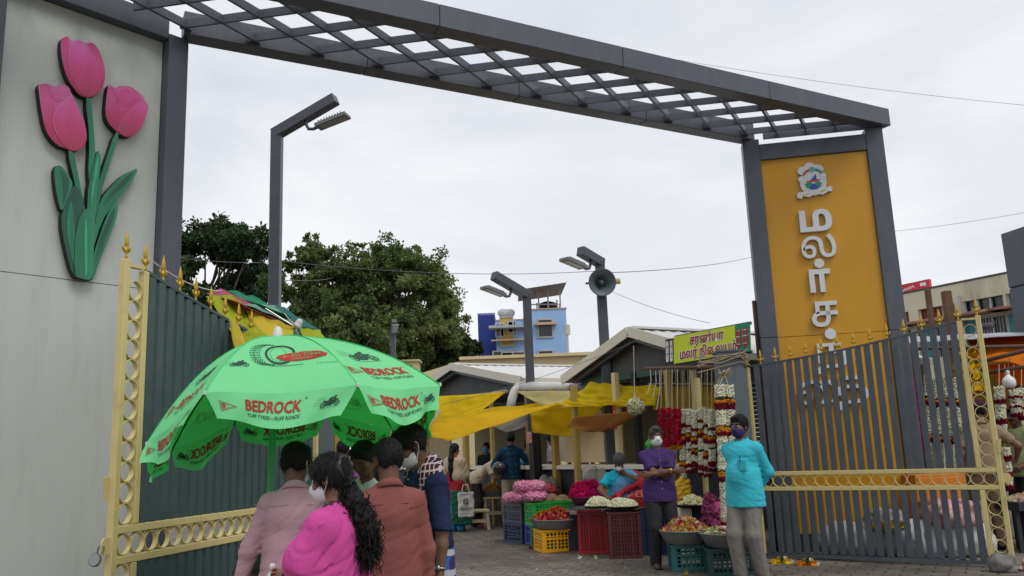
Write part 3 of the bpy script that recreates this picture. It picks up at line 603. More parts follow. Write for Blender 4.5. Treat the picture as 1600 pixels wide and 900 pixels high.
# ================================================================ people: implicit bodies turned into one continuous skin
class Field:
    """signed-distance grid; shapes are blended in and the zero surface becomes a mesh"""
    def __init__(s, lo, hi, vox):
        s.lo = np.array(lo, float); s.vox = vox; s.n = np.maximum(4, np.ceil((np.array(hi)-s.lo)/vox).astype(int)+1)
        s.F = np.full(s.n, 1.0, np.float32)
        s.ax = [s.lo[i]+vox*np.arange(s.n[i]) for i in range(3)]
    def _sub(s, lo, hi):
        a = np.clip(np.floor((lo-s.lo)/s.vox).astype(int), 0, s.n); b = np.clip(np.ceil((hi-s.lo)/s.vox).astype(int)+1, 0, s.n)
        if np.any(b-a < 1): return None, None
        sl = tuple(slice(a[i], b[i]) for i in range(3))
        P = np.stack(np.meshgrid(*[s.ax[i][sl[i]] for i in range(3)], indexing='ij'), -1).astype(np.float32)
        return sl, P
    def _mix(s, sl, d, k, op):
        f = s.F[sl]
        if op == 'add':
            if k > 0: h = np.maximum(k-np.abs(f-d), 0)/k; s.F[sl] = np.minimum(f, d)-h*h*k/4
            else: s.F[sl] = np.minimum(f, d)
        else:
            d = -d
            if k > 0: h = np.maximum(k-np.abs(f-d), 0)/k; s.F[sl] = np.maximum(f, d)+h*h*k/4
            else: s.F[sl] = np.maximum(f, d)
    def cone(s, a, b, r1, r2, k=0.02, op='add', flat=None):
        a = np.array(a, float); b = np.array(b, float); m = max(r1, r2)+k+3*s.vox
        sl, P = s._sub(np.minimum(a, b)-m, np.maximum(a, b)+m)
        if sl is None: return s
        ba = b-a; t = np.clip(((P-a)@ba)/(ba@ba+1e-9), 0, 1)
        q = P-a-t[..., None]*ba
        if flat is not None: q = q/np.array(flat)
        d = np.linalg.norm(q, axis=-1)-(r1+(r2-r1)*t)
        s._mix(sl, d.astype(np.float32), k, op); return s
    def chain(s, pts, rads, k=0.02):
        for i in range(len(pts)-1): s.cone(pts[i], pts[i+1], rads[i], rads[i+1], k)
        return s
    def ell(s, c, r, k=0.02, op='add', M=None):
        c = np.array(c, float); r = np.array(r, float); m = r.max()+k+3*s.vox
        sl, P = s._sub(c-m, c+m)
        if sl is None: return s
        q = P-c
        if M is not None: q = q@np.array(M)
        k0 = np.linalg.norm(q/r, axis=-1); k1 = np.linalg.norm(q/(r*r), axis=-1)+1e-6
        s._mix(sl, (k0*(k0-1)/k1).astype(np.float32), k, op); return s
    def box(s, c, h, rnd=0.01, k=0.0, op='add', M=None):
        c = np.array(c, float); h = np.array(h, float); m = np.linalg.norm(h)+k+3*s.vox
        sl, P = s._sub(c-m, c+m)
        if sl is None: return s
        q = P-c
        if M is not None: q = q@np.array(M)
        q = np.abs(q)-h+rnd
        d = np.linalg.norm(np.maximum(q, 0), axis=-1)+np.minimum(q.max(-1), 0)-rnd
        s._mix(sl, d.astype(np.float32), k, op); return s
    def clip(s, p, n, k=0.0):
        """keep the side where (x-p).n < 0"""
        n = np.array(n, float); n /= np.linalg.norm(n); p = np.array(p, float)
        d = (s.ax[0][:, None, None]-p[0])*n[0]+(s.ax[1][None, :, None]-p[1])*n[1]+(s.ax[2][None, None, :]-p[2])*n[2]
        d = d.astype(np.float32)
        if k > 0: h = np.maximum(k-np.abs(s.F-d), 0)/k; s.F = np.maximum(s.F, d)+h*h*k/4
        else: s.F = np.maximum(s.F, d)
        return s
    def minus(s, o, gap=0.0): s.F = np.maximum(s.F, -(o.F-gap)); return s
    def near(s):
        I = np.argwhere(np.abs(s.F) < 0.06); return I, (s.lo+I*s.vox)
    def folds(s, amp, lam, d, seed=0, warp=1.0, zr=None, oct=3):
        """cloth creases: waves running across direction d"""
        rs = np.random.RandomState(seed); I, P = s.near()
        if len(I) == 0: return s
        v = np.zeros(len(I))
        for o in range(oct):
            dd = np.array(d, float)+rs.normal(size=3)*0.22; dd /= np.linalg.norm(dd)
            ph = 2*math.pi*(P@dd)/(lam*rs.uniform(0.7, 1.4))
            for j in range(2):
                w = rs.normal(size=3)*6; ph = ph+warp*np.sin(P@w+rs.uniform(0, 6))
            w = rs.normal(size=3)*7; msk = np.clip(0.5+0.9*np.sin(P@w+rs.uniform(0, 6)), 0.1, 1.2)
            v += msk*(0.22*np.sin(ph)+1.15*(2.2*(1-np.abs(np.sin(ph*0.5+1)))**4-0.4))*(0.75**o)
        v *= amp/1.5
        if zr is not None: v *= np.clip((P[:, 2]-zr[0])/(zr[1]-zr[0]), 0, 1)
        s.F[I[:, 0], I[:, 1], I[:, 2]] += v.astype(np.float32); return s
    def lump(s, amp, lam, seed=0):
        rs = np.random.RandomState(seed); I, P = s.near(); v = np.zeros(len(I))
        for o in range(8):
            w = rs.normal(size=3); w *= 2*math.pi/lam/np.linalg.norm(w)*rs.uniform(0.6, 2.0); v += np.sin(P@w+rs.uniform(0, 6)+np.sin(P@(w[[1, 2, 0]]*0.7)))/2.5
        s.F[I[:, 0], I[:, 1], I[:, 2]] += (amp*v).astype(np.float32); return s
    def mesh(s):
        """naive surface nets"""
        F = np.pad(s.F, 1, constant_values=1.0); n = np.array(F.shape); S = F < 0
        cs = [F[i:n[0]-1+i, j:n[1]-1+j, k:n[2]-1+k] for i in (0, 1) for j in (0, 1) for k in (0, 1)]
        ss = [S[i:n[0]-1+i, j:n[1]-1+j, k:n[2]-1+k] for i in (0, 1) for j in (0, 1) for k in (0, 1)]
        cnt = sum(x.astype(np.int8) for x in ss); act = (cnt > 0) & (cnt < 8)
        I = np.argwhere(act)
        if len(I) == 0: return np.zeros((0, 3)), np.zeros((0, 4), int)
        C = np.stack([c[act] for c in cs], -1); B = C < 0
        off = np.array([(i, j, k) for i in (0, 1) for j in (0, 1) for k in (0, 1)], float)
        acc = np.zeros((len(I), 3)); w = np.zeros(len(I))
        for a in range(8):
            for b in range(a+1, 8):
                if np.abs(off[a]-off[b]).sum() != 1: continue
                m = B[:, a] != B[:, b]
                t = C[:, a]/(C[:, a]-C[:, b]+1e-12*(C[:, a] == C[:, b]))
                p = off[a]+t[:, None]*(off[b]-off[a]); acc[m] += p[m]; w[m] += 1
        V = (I+acc/w[:, None]-1)*s.vox+s.lo
        idx = np.full(act.shape, -1, np.int64); idx[act] = np.arange(len(I))
        Q = []
        for ax in range(3):
            a, b = [x for x in range(3) if x != ax]
            sl0 = [slice(1, n[i]-1) for i in range(3)]; sl0[ax] = slice(0, n[ax]-1); sl1 = list(sl0); sl1[ax] = slice(1, n[ax])
            s0 = S[tuple(sl0)]; s1 = S[tuple(sl1)]; E = np.argwhere(s0 != s1)
            if len(E) == 0: continue
            sg = s0[E[:, 0], E[:, 1], E[:, 2]]
            base = E.copy(); base[:, a] += 1; base[:, b] += 1
            def g(da, db):
                q = base.copy(); q[:, a] -= da; q[:, b] -= db; return idx[q[:, 0], q[:, 1], q[:, 2]]
            q = np.stack([g(1, 1), g(0, 1), g(0, 0), g(1, 0)], -1)
            flip = sg if ax != 1 else ~sg
            q[~flip] = q[~flip][:, ::-1]; Q.append(q)
        Q = np.concatenate(Q); return V, Q[(Q >= 0).all(1)]
def relax(V, F, it=1, lam=0.5):
    if len(V) == 0: return V
    n = len(V); e = np.concatenate([F[:, [0, 1]], F[:, [1, 2]], F[:, [2, 3]], F[:, [3, 0]]])
    for _ in range(it):
        acc = np.zeros((n, 3)); c = np.zeros(n)
        for a, b in ((0, 1), (1, 0)):
            for k in range(3): acc[:, k] += np.bincount(e[:, a], V[e[:, b], k], n)
            c += np.bincount(e[:, a], minlength=n)
        V = V*(1-lam)+lam*acc/np.maximum(c, 1)[:, None]
    return V
def rotm(ax, a):
    return np.array(Matrix.Rotation(a, 3, Vector(ax)))

def skin(name, c): return mat(name, c, 0.5, var=0.12, vscale=9, spec=0.35, bump=0.05, bscale=120)
M_skin = [skin('skin_brown', (0.21, 0.105, 0.065)), skin('skin_dark', (0.135, 0.066, 0.042)), skin('skin_warm', (0.25, 0.13, 0.08))]
M_hair = mat('black_hair', (0.010, 0.009, 0.009), 0.5, var=0.3, vscale=40, bump=0.5, bscale=90, stretch=(3, 3, 0.6), spec=0.18)
M_hairg = mat('greying_hair', (0.05, 0.048, 0.046), 0.6, var=0.6, vscale=60, bump=0.5, bscale=90, stretch=(2, 2, 0.6), spec=0.3)
M_eye = mat('eye_white', (0.6, 0.57, 0.53), 0.3); M_iris = mat('eye_dark', (0.01, 0.008, 0.007), 0.2); M_lip = mat('lips', (0.14, 0.05, 0.04), 0.5)
M_maskw = mat('white_mask', (0.66, 0.67, 0.68), 0.9, var=0.04, bump=0.1, bscale=30); M_maskb = mat('navy_mask', (0.022, 0.02, 0.11), 0.9); M_maskk = mat('black_mask', (0.02, 0.02, 0.022), 0.9); M_maskbl = mat('blue_mask', (0.05, 0.2, 0.45), 0.9)
def cloth(name, c, tr=0.0, var=0.10): return mat(name, c, 0.92, var=var, vscale=5, spec=0.12, bump=0.30, bscale=22, translucent=tr)

def solve2(a, t, l1, l2, hint):
    """two-bone reach from a to t, the joint pushed towards hint"""
    a = np.array(a, float); t = np.array(t, float); d = t-a; L = np.linalg.norm(d); mxl = (l1+l2)*0.995
    if L > mxl: d = d*mxl/L; L = mxl; t = a+d
    u = d/L; x = (l1*l1-l2*l2+L*L)/(2*L); h = math.sqrt(max(0, l1*l1-x*x))
    p = np.array(hint, float); p = p-u*(p@u); p /= np.linalg.norm(p)+1e-9
    return a+u*x+p*h, t

class Fig:
    """a figure of 1.70 units, feet at z=0, facing -Y, left hand at +X"""
    def __init__(s, label, loc, rz, H=1.65, vox=0.013, lean=0.0, side=0.0, yaw=0.0, pitch=0.0, roll=0.0, hl=None, hr=None, el=(0.35, 0.6, -0.5), er=(-0.35, 0.6, -0.5), feet=None, knees=None, pelvis=None, girth=1.0, belly=0.0, skin=0, group=None, sh=1.0, stoop=0.0, headk=1.0, hands=(1, 1), curl=(0.5, 0.5), pn=(None, None)):
        s.k = H/1.7; s.vox = vox/s.k; s.girth = girth; s.belly = belly; s.sk = M_skin[skin]
        s.root = thing('person', label, 'person', loc, rz if rz else 1e-5, group)
        P0 = np.array(pelvis if pelvis else (0, 0, 0.93), float); s.pel = P0
        Rl = rotm((1, 0, 0), lean) @ rotm((0, 1, 0), side); s.Rl = Rl
        tr = lambda v: P0+Rl@np.array(v, float)
        s.tr = tr
        s.wai = tr((0, 0, 0.16)); s.che = tr((0, 0.0, 0.35))
        R2 = rotm((1, 0, 0), lean+stoop) @ rotm((0, 1, 0), side)
        s.R2 = R2
        nb = s.che+R2@np.array((0, 0.015, 0.15)); s.nb = nb
        s.shl = s.che+R2@np.array((0.172*sh, 0.01, 0.082)); s.shr = s.che+R2@np.array((-0.172*sh, 0.01, 0.082))
        s.hc = nb+R2@np.array((0, -0.018, 0.165))
        s.Rh = R2@rotm((0, 0, 1), yaw)@rotm((1, 0, 0), pitch)@rotm((0, 1, 0), roll)
        s.hk = headk
        hl = np.array(hl if hl is not None else (0.25, -0.03, 0.80), float); hr = np.array(hr if hr is not None else (-0.25, -0.03, 0.80), float)
        s.ell_, s.hl = solve2(s.shl, hl, 0.285, 0.25, el); s.elr, s.hr = solve2(s.shr, hr, 0.285, 0.25, er)
        feet = feet or ((0.10, 0.0, 0.075), (-0.10, 0.0, 0.075)); kn = knees or ((0.03, -1, 0), (-0.03, -1, 0))
        s.hipl = P0+np.array((0.088, 0, -0.03)); s.hipr = P0+np.array((-0.088, 0, -0.03))
        s.knl, s.anl = solve2(s.hipl, feet[0], 0.43, 0.42, kn[0]); s.knr, s.anr = solve2(s.hipr, feet[1], 0.43, 0.42, kn[1])
        s.hands = hands; s.curl = curl; s.pn = pn
        pts = np.array([s.hc+np.array((0, 0, 0.16)), s.hc, s.nb, s.shl, s.shr, s.ell_, s.elr, s.hl, s.hr, s.pel, s.knl, s.knr, s.anl, s.anr, s.anl-np.array((0, 0.22, 0.07)), s.anr-np.array((0, 0.22, 0.07))])
        s.lo = pts.min(0)-0.26; s.hi = pts.max(0)+0.26
        s.lo[2] = min(s.lo[2], s.anl[2]-0.1)
        s.made_body = False
    def field(s, lo=None, hi=None, vox=None): return Field(s.lo if lo is None else lo, s.hi if hi is None else hi, vox or s.vox)
    def emit(s, name, fs, m, parent=None, it=1):
        Vs, Fs, b = [], [], 0
        for f in (fs if isinstance(fs, (list, tuple)) else [fs]):
            V, F = f.mesh() if isinstance(f, Field) else f
            if len(V) == 0: continue
            V = relax(V, F, it); Vs.append(V*s.k); Fs.append(F+b); b += len(V)
        if not Vs: return None
        return mesh_np(name, np.concatenate(Vs), np.concatenate(Fs), m, None, parent or s.root, smooth=True)
    def H(s, v): return s.hc+s.Rh@(np.array(v, float)*s.hk)
    def hand(s, w, el, curl, side, pn=None):
        d = nrm(w-el); n = np.array((0, -0.25, 0) if pn is None else pn, float)
        if pn is None: n = np.array((-side*1.0, -0.3, 0.0))       # palm faces the thigh
        n = n-d*(n@d); n = nrm(n); sd = np.cross(d, n)*side
        vx = min(0.0055, s.vox*0.5); f = Field(w-0.21, w+0.21, vx); f.F[:] = 1
        f.cone(w-d*0.05, w, 0.024, 0.026, 0.015)
        f.cone(w+d*0.03+sd*0.018, w+d*0.075+sd*0.024, 0.019, 0.016, 0.02); f.cone(w+d*0.03-sd*0.016, w+d*0.07-sd*0.024, 0.019, 0.015, 0.02); f.cone(w+d*0.02, w+d*0.075, 0.021, 0.017, 0.02)
        for i, L in enumerate((0.070, 0.080, 0.074, 0.058)):
            p = w+d*(0.085-0.004*abs(i-1.3))+sd*(0.031-0.021*i); a = 0.15
            for j, q in enumerate((0.45, 0.32, 0.23)):
                a += curl*(0.75, 0.95, 0.7)[j]; dirn = d*math.cos(a)+n*math.sin(a); e = p+dirn*L*q*1.0
                f.cone(p, e, 0.0098-0.0012*j, 0.0090-0.0012*j, 0.004); p = e
        p = w+d*0.025+sd*0.026; e = p+nrm(d*0.75+sd*0.6+n*0.25)*0.045; f.cone(p, e, 0.014, 0.011, 0.012); f.cone(e, e+nrm(d*0.95+sd*0.15+n*(0.3+curl))*0.032, 0.0105, 0.0085, 0.004)
        return f
    def head(s, vox=None):
        f = Field(s.hc-0.2, s.hc+0.2, vox or min(0.0065, s.vox*0.55)); M = s.Rh; k = s.hk; H = s.H
        e = lambda c, r, kk=0.02, op='add': f.ell(H(c), np.array(r)*k, kk, op, M)
        e((0, 0.014, 0.032), (0.074, 0.094, 0.086)); e((0, -0.022, -0.045), (0.058, 0.066, 0.066), 0.04); e((0, -0.06, -0.088), (0.026, 0.024, 0.018), 0.03)
        e((0, -0.066, 0.030), (0.052, 0.018, 0.013), 0.025)
        for sx in (-1, 1):
            e((sx*0.031, -0.090, 0.008), (0.019, 0.016, 0.013), 0.016, 'sub'); e((sx*0.040, -0.058, -0.024), (0.026, 0.024, 0.022), 0.025)
            e((sx*0.076, 0.014, -0.006), (0.011, 0.021, 0.033), 0.008); e((sx*0.083, 0.012, -0.006), (0.005, 0.011, 0.018), 0.006, 'sub')
        f.cone(H((0, -0.083, 0.012)), H((0, -0.108, -0.026)), 0.009*k, 0.013*k, 0.014); e((0.013, -0.094, -0.030), (0.010, 0.012, 0.008), 0.008); e((-0.013, -0.094, -0.030), (0.010, 0.012, 0.008), 0.008)
        e((0, -0.081, -0.053), (0.024, 0.012, 0.006), 0.006); e((0, -0.080, -0.065), (0.021, 0.012, 0.007), 0.006)
        f.cone(s.nb+s.R2@np.array((0, 0.01, -0.05)), s.H((0, 0.022, -0.06)), 0.060, 0.054, 0.03)
        return f
    def body(s, torso=True):
        f = s.field(); gth = s.girth; v = s.vox
        if torso:
            f.ell(s.che+s.R2@np.array((0, 0.0, 0.0)), (0.155*gth, 0.10*gth, 0.16), 0.05, M=s.R2); f.ell(s.wai, (0.135*gth, 0.095*gth, 0.14), 0.05, M=s.Rl); f.ell(s.pel, (0.15*gth, 0.105*gth, 0.12), 0.05)
        f.cone(s.shl*0.9+s.shr*0.1, s.shr*0.9+s.shl*0.1, 0.042, 0.042, 0.03); f.cone(s.nb-s.R2@np.array((0, 0, 0.06)), s.hc-s.Rh@np.array((0, -0.012, 0.03)), 0.062, 0.05, 0.04)
        for sh, el, w in ((s.shl, s.ell_, s.hl), (s.shr, s.elr, s.hr)):
            f.cone(sh, el, 0.041*gth**0.5, 0.040, 0.02); f.cone(el, el+(w-el)*0.35, 0.040, 0.039, 0.02); f.cone(el+(w-el)*0.35, w, 0.039, 0.025, 0.02)
        for h, kn, a in ((s.hipl, s.knl, s.anl), (s.hipr, s.knr, s.anr)):
            f.cone(h, kn, 0.085*gth, 0.055, 0.04); f.cone(kn, kn+(a-kn)*0.3, 0.054, 0.056, 0.03); f.cone(kn+(a-kn)*0.3, a, 0.056, 0.034, 0.03)
            f.cone(a-np.array((0, -0.03, 0.035)), a-np.array((0, 0.12, 0.048)), 0.036, 0.03, 0.02, flat=(1.0, 1.0, 0.8)); f.cone(a-np.array((0, 0.12, 0.048)), a-np.array((0, 0.165, 0.052)), 0.036, 0.024, 0.02)
        fs = [f, s.head()]
        if s.hands[0]: fs.append(s.hand(s.hl, s.ell_, s.curl[0], 1, s.pn[0]))
        if s.hands[1]: fs.append(s.hand(s.hr, s.elr, s.curl[1], -1, s.pn[1]))
        s.bodyo = s.emit('body', fs, s.sk)
        return s
    def eyes(s):
        for sx in (-1, 1):
            c = s.H((sx*0.031, -0.0735, 0.008))
            e = MB().lathe([(0, -0.009), (0.007, -0.007), (0.0105, 0), (0.007, 0.007), (0, 0.009)], c*s.k, 10).build('eye', M_eye, s.root, smooth=True)
            MB().lathe([(0, -0.005), (0.004, -0.004), (0.0058, 0), (0.004, 0.004), (0, 0.005)], (c+s.Rh@np.array((0, -0.0065, 0)))*s.k, 8).build('iris', M_iris, e, smooth=True)
        mb = MB()
        for sx in (-1, 1): mb.tube([s.H((sx*0.014, -0.088, 0.030))*s.k, s.H((sx*0.034, -0.086, 0.036))*s.k, s.H((sx*0.054, -0.070, 0.030))*s.k], [0.003, 0.0045, 0.002], 6)
        mb.build('eyebrows', M_hair, s.root)
        return s
    def hair(s, m=None, kind='short', bald=False, th=0.012):
        m = m or M_hair; f = Field(s.hc-0.22, s.hc+0.22, min(0.0075, s.vox*0.6)); M = s.Rh; H = s.H; k = s.hk
        f.ell(H((0, 0.016, 0.036)), np.array((0.075+th, 0.096+th, 0.088+th))*k, 0.01, M=M)
        f.ell(H((0, 0.052, -0.008)), np.array((0.064+th*0.5, 0.050+th*0.6, 0.062))*k, 0.03, M=M)
        if kind == 'short':
            f.ell(H((0, -0.06, 0.098)), np.array((0.05, 0.035, 0.018))*k, 0.03, M=M)
            f.clip(H((0, -0.088, 0.062)), s.Rh@np.array((0, -0.72, -0.69)), 0.006); f.clip(H((0, 0.06, -0.064)), s.Rh@np.array((0, 0.75, -0.66)), 0.012)
        elif kind == 'pulled':
            f.clip(H((0, -0.088, 0.078)), s.Rh@np.array((0, -0.80, -0.60)), 0.006); f.clip(H((0, 0, -0.075)), s.Rh@np.array((0, 0, -1)), 0.008)
        if bald: f.ell(H((0, 0.05, 0.14)), np.array((0.03, 0.035, 0.03))*k, 0.01, 'sub', M=M)
        f.lump(0.0016, 0.04, 3); f.lump(0.0007, 0.012, 5)
        s.hairo = s.emit('hair', f, m, it=0); return s
    def moustache(s):
        f = Field(s.hc-0.13, s.hc+0.13, 0.005)
        for sx in (-1, 1): f.cone(s.H((sx*0.004, -0.093, -0.043)), s.H((sx*0.028, -0.082, -0.050)), 0.008, 0.005, 0.006)
        s.emit('moustache', f, M_hair); return s
    def mask(s, m=None, drop=0.0):
        m = m or M_maskw; f = Field(s.hc-0.2, s.hc+0.2, min(0.0065, s.vox*0.55)); k = s.hk; M = s.Rh; H = s.H; dz = -drop
        f.ell(H((0, -0.030, -0.054+dz)), np.array((0.068, 0.080, 0.072))*k, 0.01, M=M); f.cone(H((0, -0.085, -0.004+dz)), H((0, -0.112, -0.028+dz)), 0.014, 0.017, 0.03)
        f.clip(H((0, -0.012, -0.04)), s.Rh@np.array((0, 1, -0.12)), 0.0); f.clip(H((0, -0.06, 0.004+dz)), s.Rh@np.array((0, 0.35, 1)), 0.004); f.clip(H((0, 0, -0.122+dz)), s.Rh@np.array((0, 0, -1)), 0.004)
        f.folds(0.0018, 0.022, s.Rh@np.array((0, 0, 1.0)), 2, 0.3)
        mk = s.emit('face_mask', f, m)
        mb = MB()
        for sx in (-1, 1):
            mb.tube([s.H((sx*0.066, -0.022, -0.012+dz))*s.k, s.H((sx*0.079, 0.0, 0.018))*s.k, s.H((sx*0.084, 0.024, 0.020))*s.k, s.H((sx*0.085, 0.034, 0.0))*s.k, s.H((sx*0.079, 0.02, -0.032))*s.k, s.H((sx*0.064, -0.022, -0.082+dz))*s.k], 0.0025*s.k, 5)
        mb.build('mask_strap', m, mk or s.root); return s
    def _sleeve(s, f, sh, el, w, frac, r0, flare=1.0):
        """frac of the arm covered; 0.5 ends at the elbow"""
        if frac <= 0: return
        t = min(1, frac*2); e = sh+(el-sh)*t; f.cone(sh, e, r0, (r0*0.88 if t == 1 else r0*1.0)*flare, 0.03)
        if frac > 0.5:
            t = (frac-0.5)*2; e = el+(w-el)*t; f.cone(el, e, r0*0.88*flare, (0.052*(1-t)+0.040*t)*flare, 0.03)
    def shirt(s, m, sleeve=0.3, hem=0.80, loose=0.0, name='shirt', collar=True, seed=1, fold=0.0055, placket=True, m_dark=None):
        f = s.field(); g = s.girth; l = loose
        f.ell(s.che+s.R2@np.array((0, 0.0, 0.01)), ((0.175+l)*g, (0.122+l)*g, 0.165), 0.05, M=s.R2); f.cone(s.shl-s.R2@np.array((0.03, 0, 0.015)), s.shr-s.R2@np.array((-0.03, 0, 0.015)), 0.06, 0.06, 0.05)
        for q in (s.shl, s.shr): f.cone(q-s.R2@np.array((0, 0, 0.012)), s.nb+s.R2@np.array((0, 0.015, -0.02)), 0.052, 0.055, 0.05)
        f.ell(s.wai, ((0.158+l)*g, (0.122+l)*g, 0.17), 0.06, M=s.Rl)
        if s.belly: f.ell(s.wai+s.Rl@np.array((0, -0.05-0.05*s.belly, -0.01)), (0.13*g, 0.07+0.06*s.belly, 0.16), 0.06, M=s.Rl)
        lowc = s.pel+np.array((0, 0, hem-0.93))
        f.cone(s.wai, s.pel*0.55+lowc*0.45 if hem < 0.9 else s.pel, 0.150*g+l, 0.165*g+l, 0.05, flat=(1.08, 0.80, 1))
        f.cone(s.pel+np.array((0, 0, 0.02)), lowc-np.array((0, 0, 0.06)), 0.172*g+l, 0.19*g+l, 0.04, flat=(1.05, 0.80, 1))
        f.cone(s.nb-s.R2@np.array((0, 0, 0.06)), s.nb+s.R2@np.array((0, 0, 0.0)), 0.085, 0.070, 0.03)
        s._sleeve(f, s.shl, s.ell_, s.hl, sleeve, 0.062); s._sleeve(f, s.shr, s.elr, s.hr, sleeve, 0.062)
        f.folds(fold, 0.13, (0.5, 0.3, 0.8), seed); f.folds(fold*0.8, 0.07, (0.3, 0.2, 1), seed+9, 1.6)
        # cuffs cut square across the arm
        for sh, el, w in ((s.shl, s.ell_, s.hl), (s.shr, s.elr, s.hr)):
            a = (sh, el, sleeve*2) if sleeve <= 0.5 else (el, w, (sleeve-0.5)*2)
            e = a[0]+(a[1]-a[0])*a[2]; d = nrm(a[1]-a[0])
            sl, P = f._sub(e-0.12, e+0.12)
            if sl is not None:
                q = (P-e)@d; rad = np.linalg.norm((P-e)-q[..., None]*d, axis=-1); mk = (rad < 0.10) & (q > -0.02)
                f.F[sl] = np.where(mk, np.maximum(f.F[sl], q.astype(np.float32)), f.F[sl])
        s.hemz = s.pel[2]+hem-0.93
        if hem > 0: f.clip((0, 0, s.hemz), (0, 0.0, -1))
        nk = s.nb+s.R2@np.array((0, -0.012, 0.028)); f.ell(nk, (0.060, 0.066, 0.06), 0.0, 'sub', M=s.R2)
        o = s.emit(name, f, m); s.shirto = o
        if collar:
            R2 = s.R2; V, F = [], []; n_ = 30
            for i in range(n_+1):
                a = math.pi*(0.045+0.955*2*i/n_*0.9775)-0.0; ft = (1+math.cos(a))/2; pt = max(0, 1-abs(abs(math.pi-abs(a-math.pi))-0.35)/0.35)
                for r, z in ((0.060, 0.050-0.062*ft), (0.064, 0.060-0.062*ft), (0.070, 0.058-0.062*ft), (0.088+0.004*ft, 0.018-0.050*ft-0.02*pt)):
                    V.append((s.nb+R2@np.array((r*math.sin(a), -r*1.05*math.cos(a)+0.006, z)))*s.k)
            for i in range(n_):
                for j in range(3): F.append((i*4+j, i*4+j+1, i*4+j+5, i*4+j+4))
            co = mesh_np('collar', V, F, m, None, o, True); solid(co, 0.004)
        if s.vox < 0.0125/s.k and sleeve > 0.3 and placket:
            mb = MB(); pts = []
            for x in np.linspace(-0.17, 0.17, 19):
                P = s._front(f, s.nb[2]-0.075-0.35*x*x, x, True)
                if P is not None: pts.append((P+np.array((0, 0.0005, 0)))*s.k)
            if len(pts) > 4: mb.tube(pts, 0.0022, 5)
            pts = []
            for z in np.linspace(s.nb[2]-0.085, s.hemz+0.05, 22):
                P = s._front(f, z, 0.0, True)
                if P is not None: pts.append((P+np.array((0, -0.0008, 0)))*s.k)
            for sh, el in ((s.shl, s.ell_), (s.shr, s.elr)):
                c = sh+(el-sh)*0.10; d = nrm(el-sh)
                u = nrm(np.cross(d, (0, 1, 0))); w = np.cross(d, u)
                ring = []
                for a in np.linspace(0, 2*math.pi, 26):
                    dr = u*math.cos(a)+w*math.sin(a); q = c.copy(); hit = None
                    for st in np.arange(0.03, 0.13, 0.003):
                        g_ = ((c+dr*st-f.lo)/f.vox).astype(int)
                        if (g_ < 0).any() or (g_ >= f.n).any(): break
                        if f.F[tuple(g_)] > 0: hit = c+dr*st; break
                    if hit is not None: ring.append(hit*s.k)
                    else:
                        if len(ring) > 3: mb.tube(ring, 0.002, 4)
                        ring = []
                if len(ring) > 3: mb.tube(ring, 0.002, 4)
            if mb.v: mb.build('seams', m, o, smooth=True)
        if placket and s.vox < 0.017/s.k:
            mb = MB()
            for i in range(6):
                z = 0.0-0.0+i*0.085
                P = s._front(f, s.nb[2]-0.05-z, 0.004)
                if P is not None and P[2] > s.hemz: mb.lathe([(0, 0), (0.0055, 0), (0.0055, 0.003), (0, 0.003)], (P+np.array((0, -0.001, 0)))*s.k, 8, ax=[(1, 0, 0), (0, 0, 1), (0, -1, 0)])
            if mb.v: mb.build('buttons', mat('shirt_button', (0.55, 0.55, 0.52), 0.4), o)
        return s
    def strands(s, n=2600, L=0.022, w=0.0011, seed=2):
        """short loose hairs lying over the hair mass, for a broken edge"""
        me = s.hairo.data; nv = len(me.vertices); V = np.empty(nv*3, np.float32); me.vertices.foreach_get('co', V); V = V.reshape(-1, 3).astype(float); N_ = np.empty(nv*3, np.float32); me.vertex_normals.foreach_get('vector', N_) if hasattr(me, 'vertex_normals') else me.vertices.foreach_get('normal', N_); N_ = N_.reshape(-1, 3).astype(float)
        rs = np.random.RandomState(seed); I = rs.randint(0, nv, n); p = V[I]; nn = N_[I]; crown = s.H((0, 0.05, 0.12))*s.k
        t = p-crown; t -= nn*(t*nn).sum(1)[:, None]; t /= np.linalg.norm(t, axis=1)[:, None]+1e-6; t += rs.normal(size=(n, 3))*0.35; b = np.cross(t, nn); b /= np.linalg.norm(b, axis=1)[:, None]+1e-6
        l = (L*rs.uniform(0.5, 1.4, n))[:, None]; lift = rs.uniform(0.05, 0.28, n)[:, None]
        q0 = p-nn*0.001; q1 = p+t*l*0.5+nn*l*lift*0.6; q2 = p+t*l+nn*l*lift*0.8
        VV = np.stack([q0-b*w, q0+b*w, q1+b*w*0.8, q1-b*w*0.8, q2+b*w*0.2, q2-b*w*0.2], 1).reshape(-1, 3); k = np.arange(n)[:, None]*6
        F = np.concatenate([k+np.array([[0, 1, 2, 3]]), k+np.array([[3, 2, 4, 5]])]); mesh_np('loose_hair', VV, F, s.hairo.data.materials[0], None, s.hairo); return s
    def _front(s, f, z, x, back=False):
        i = int((x-f.lo[0])/f.vox); k = int((z-f.lo[2])/f.vox)
        if not (0 <= i < f.n[0] and 0 <= k < f.n[2]): return None
        c = np.where(f.F[i, :, k] < 0)[0]
        return None if len(c) == 0 else np.array((x, f.lo[1]+((c[-1]+0.3) if back else (c[0]-0.3))*f.vox, z))
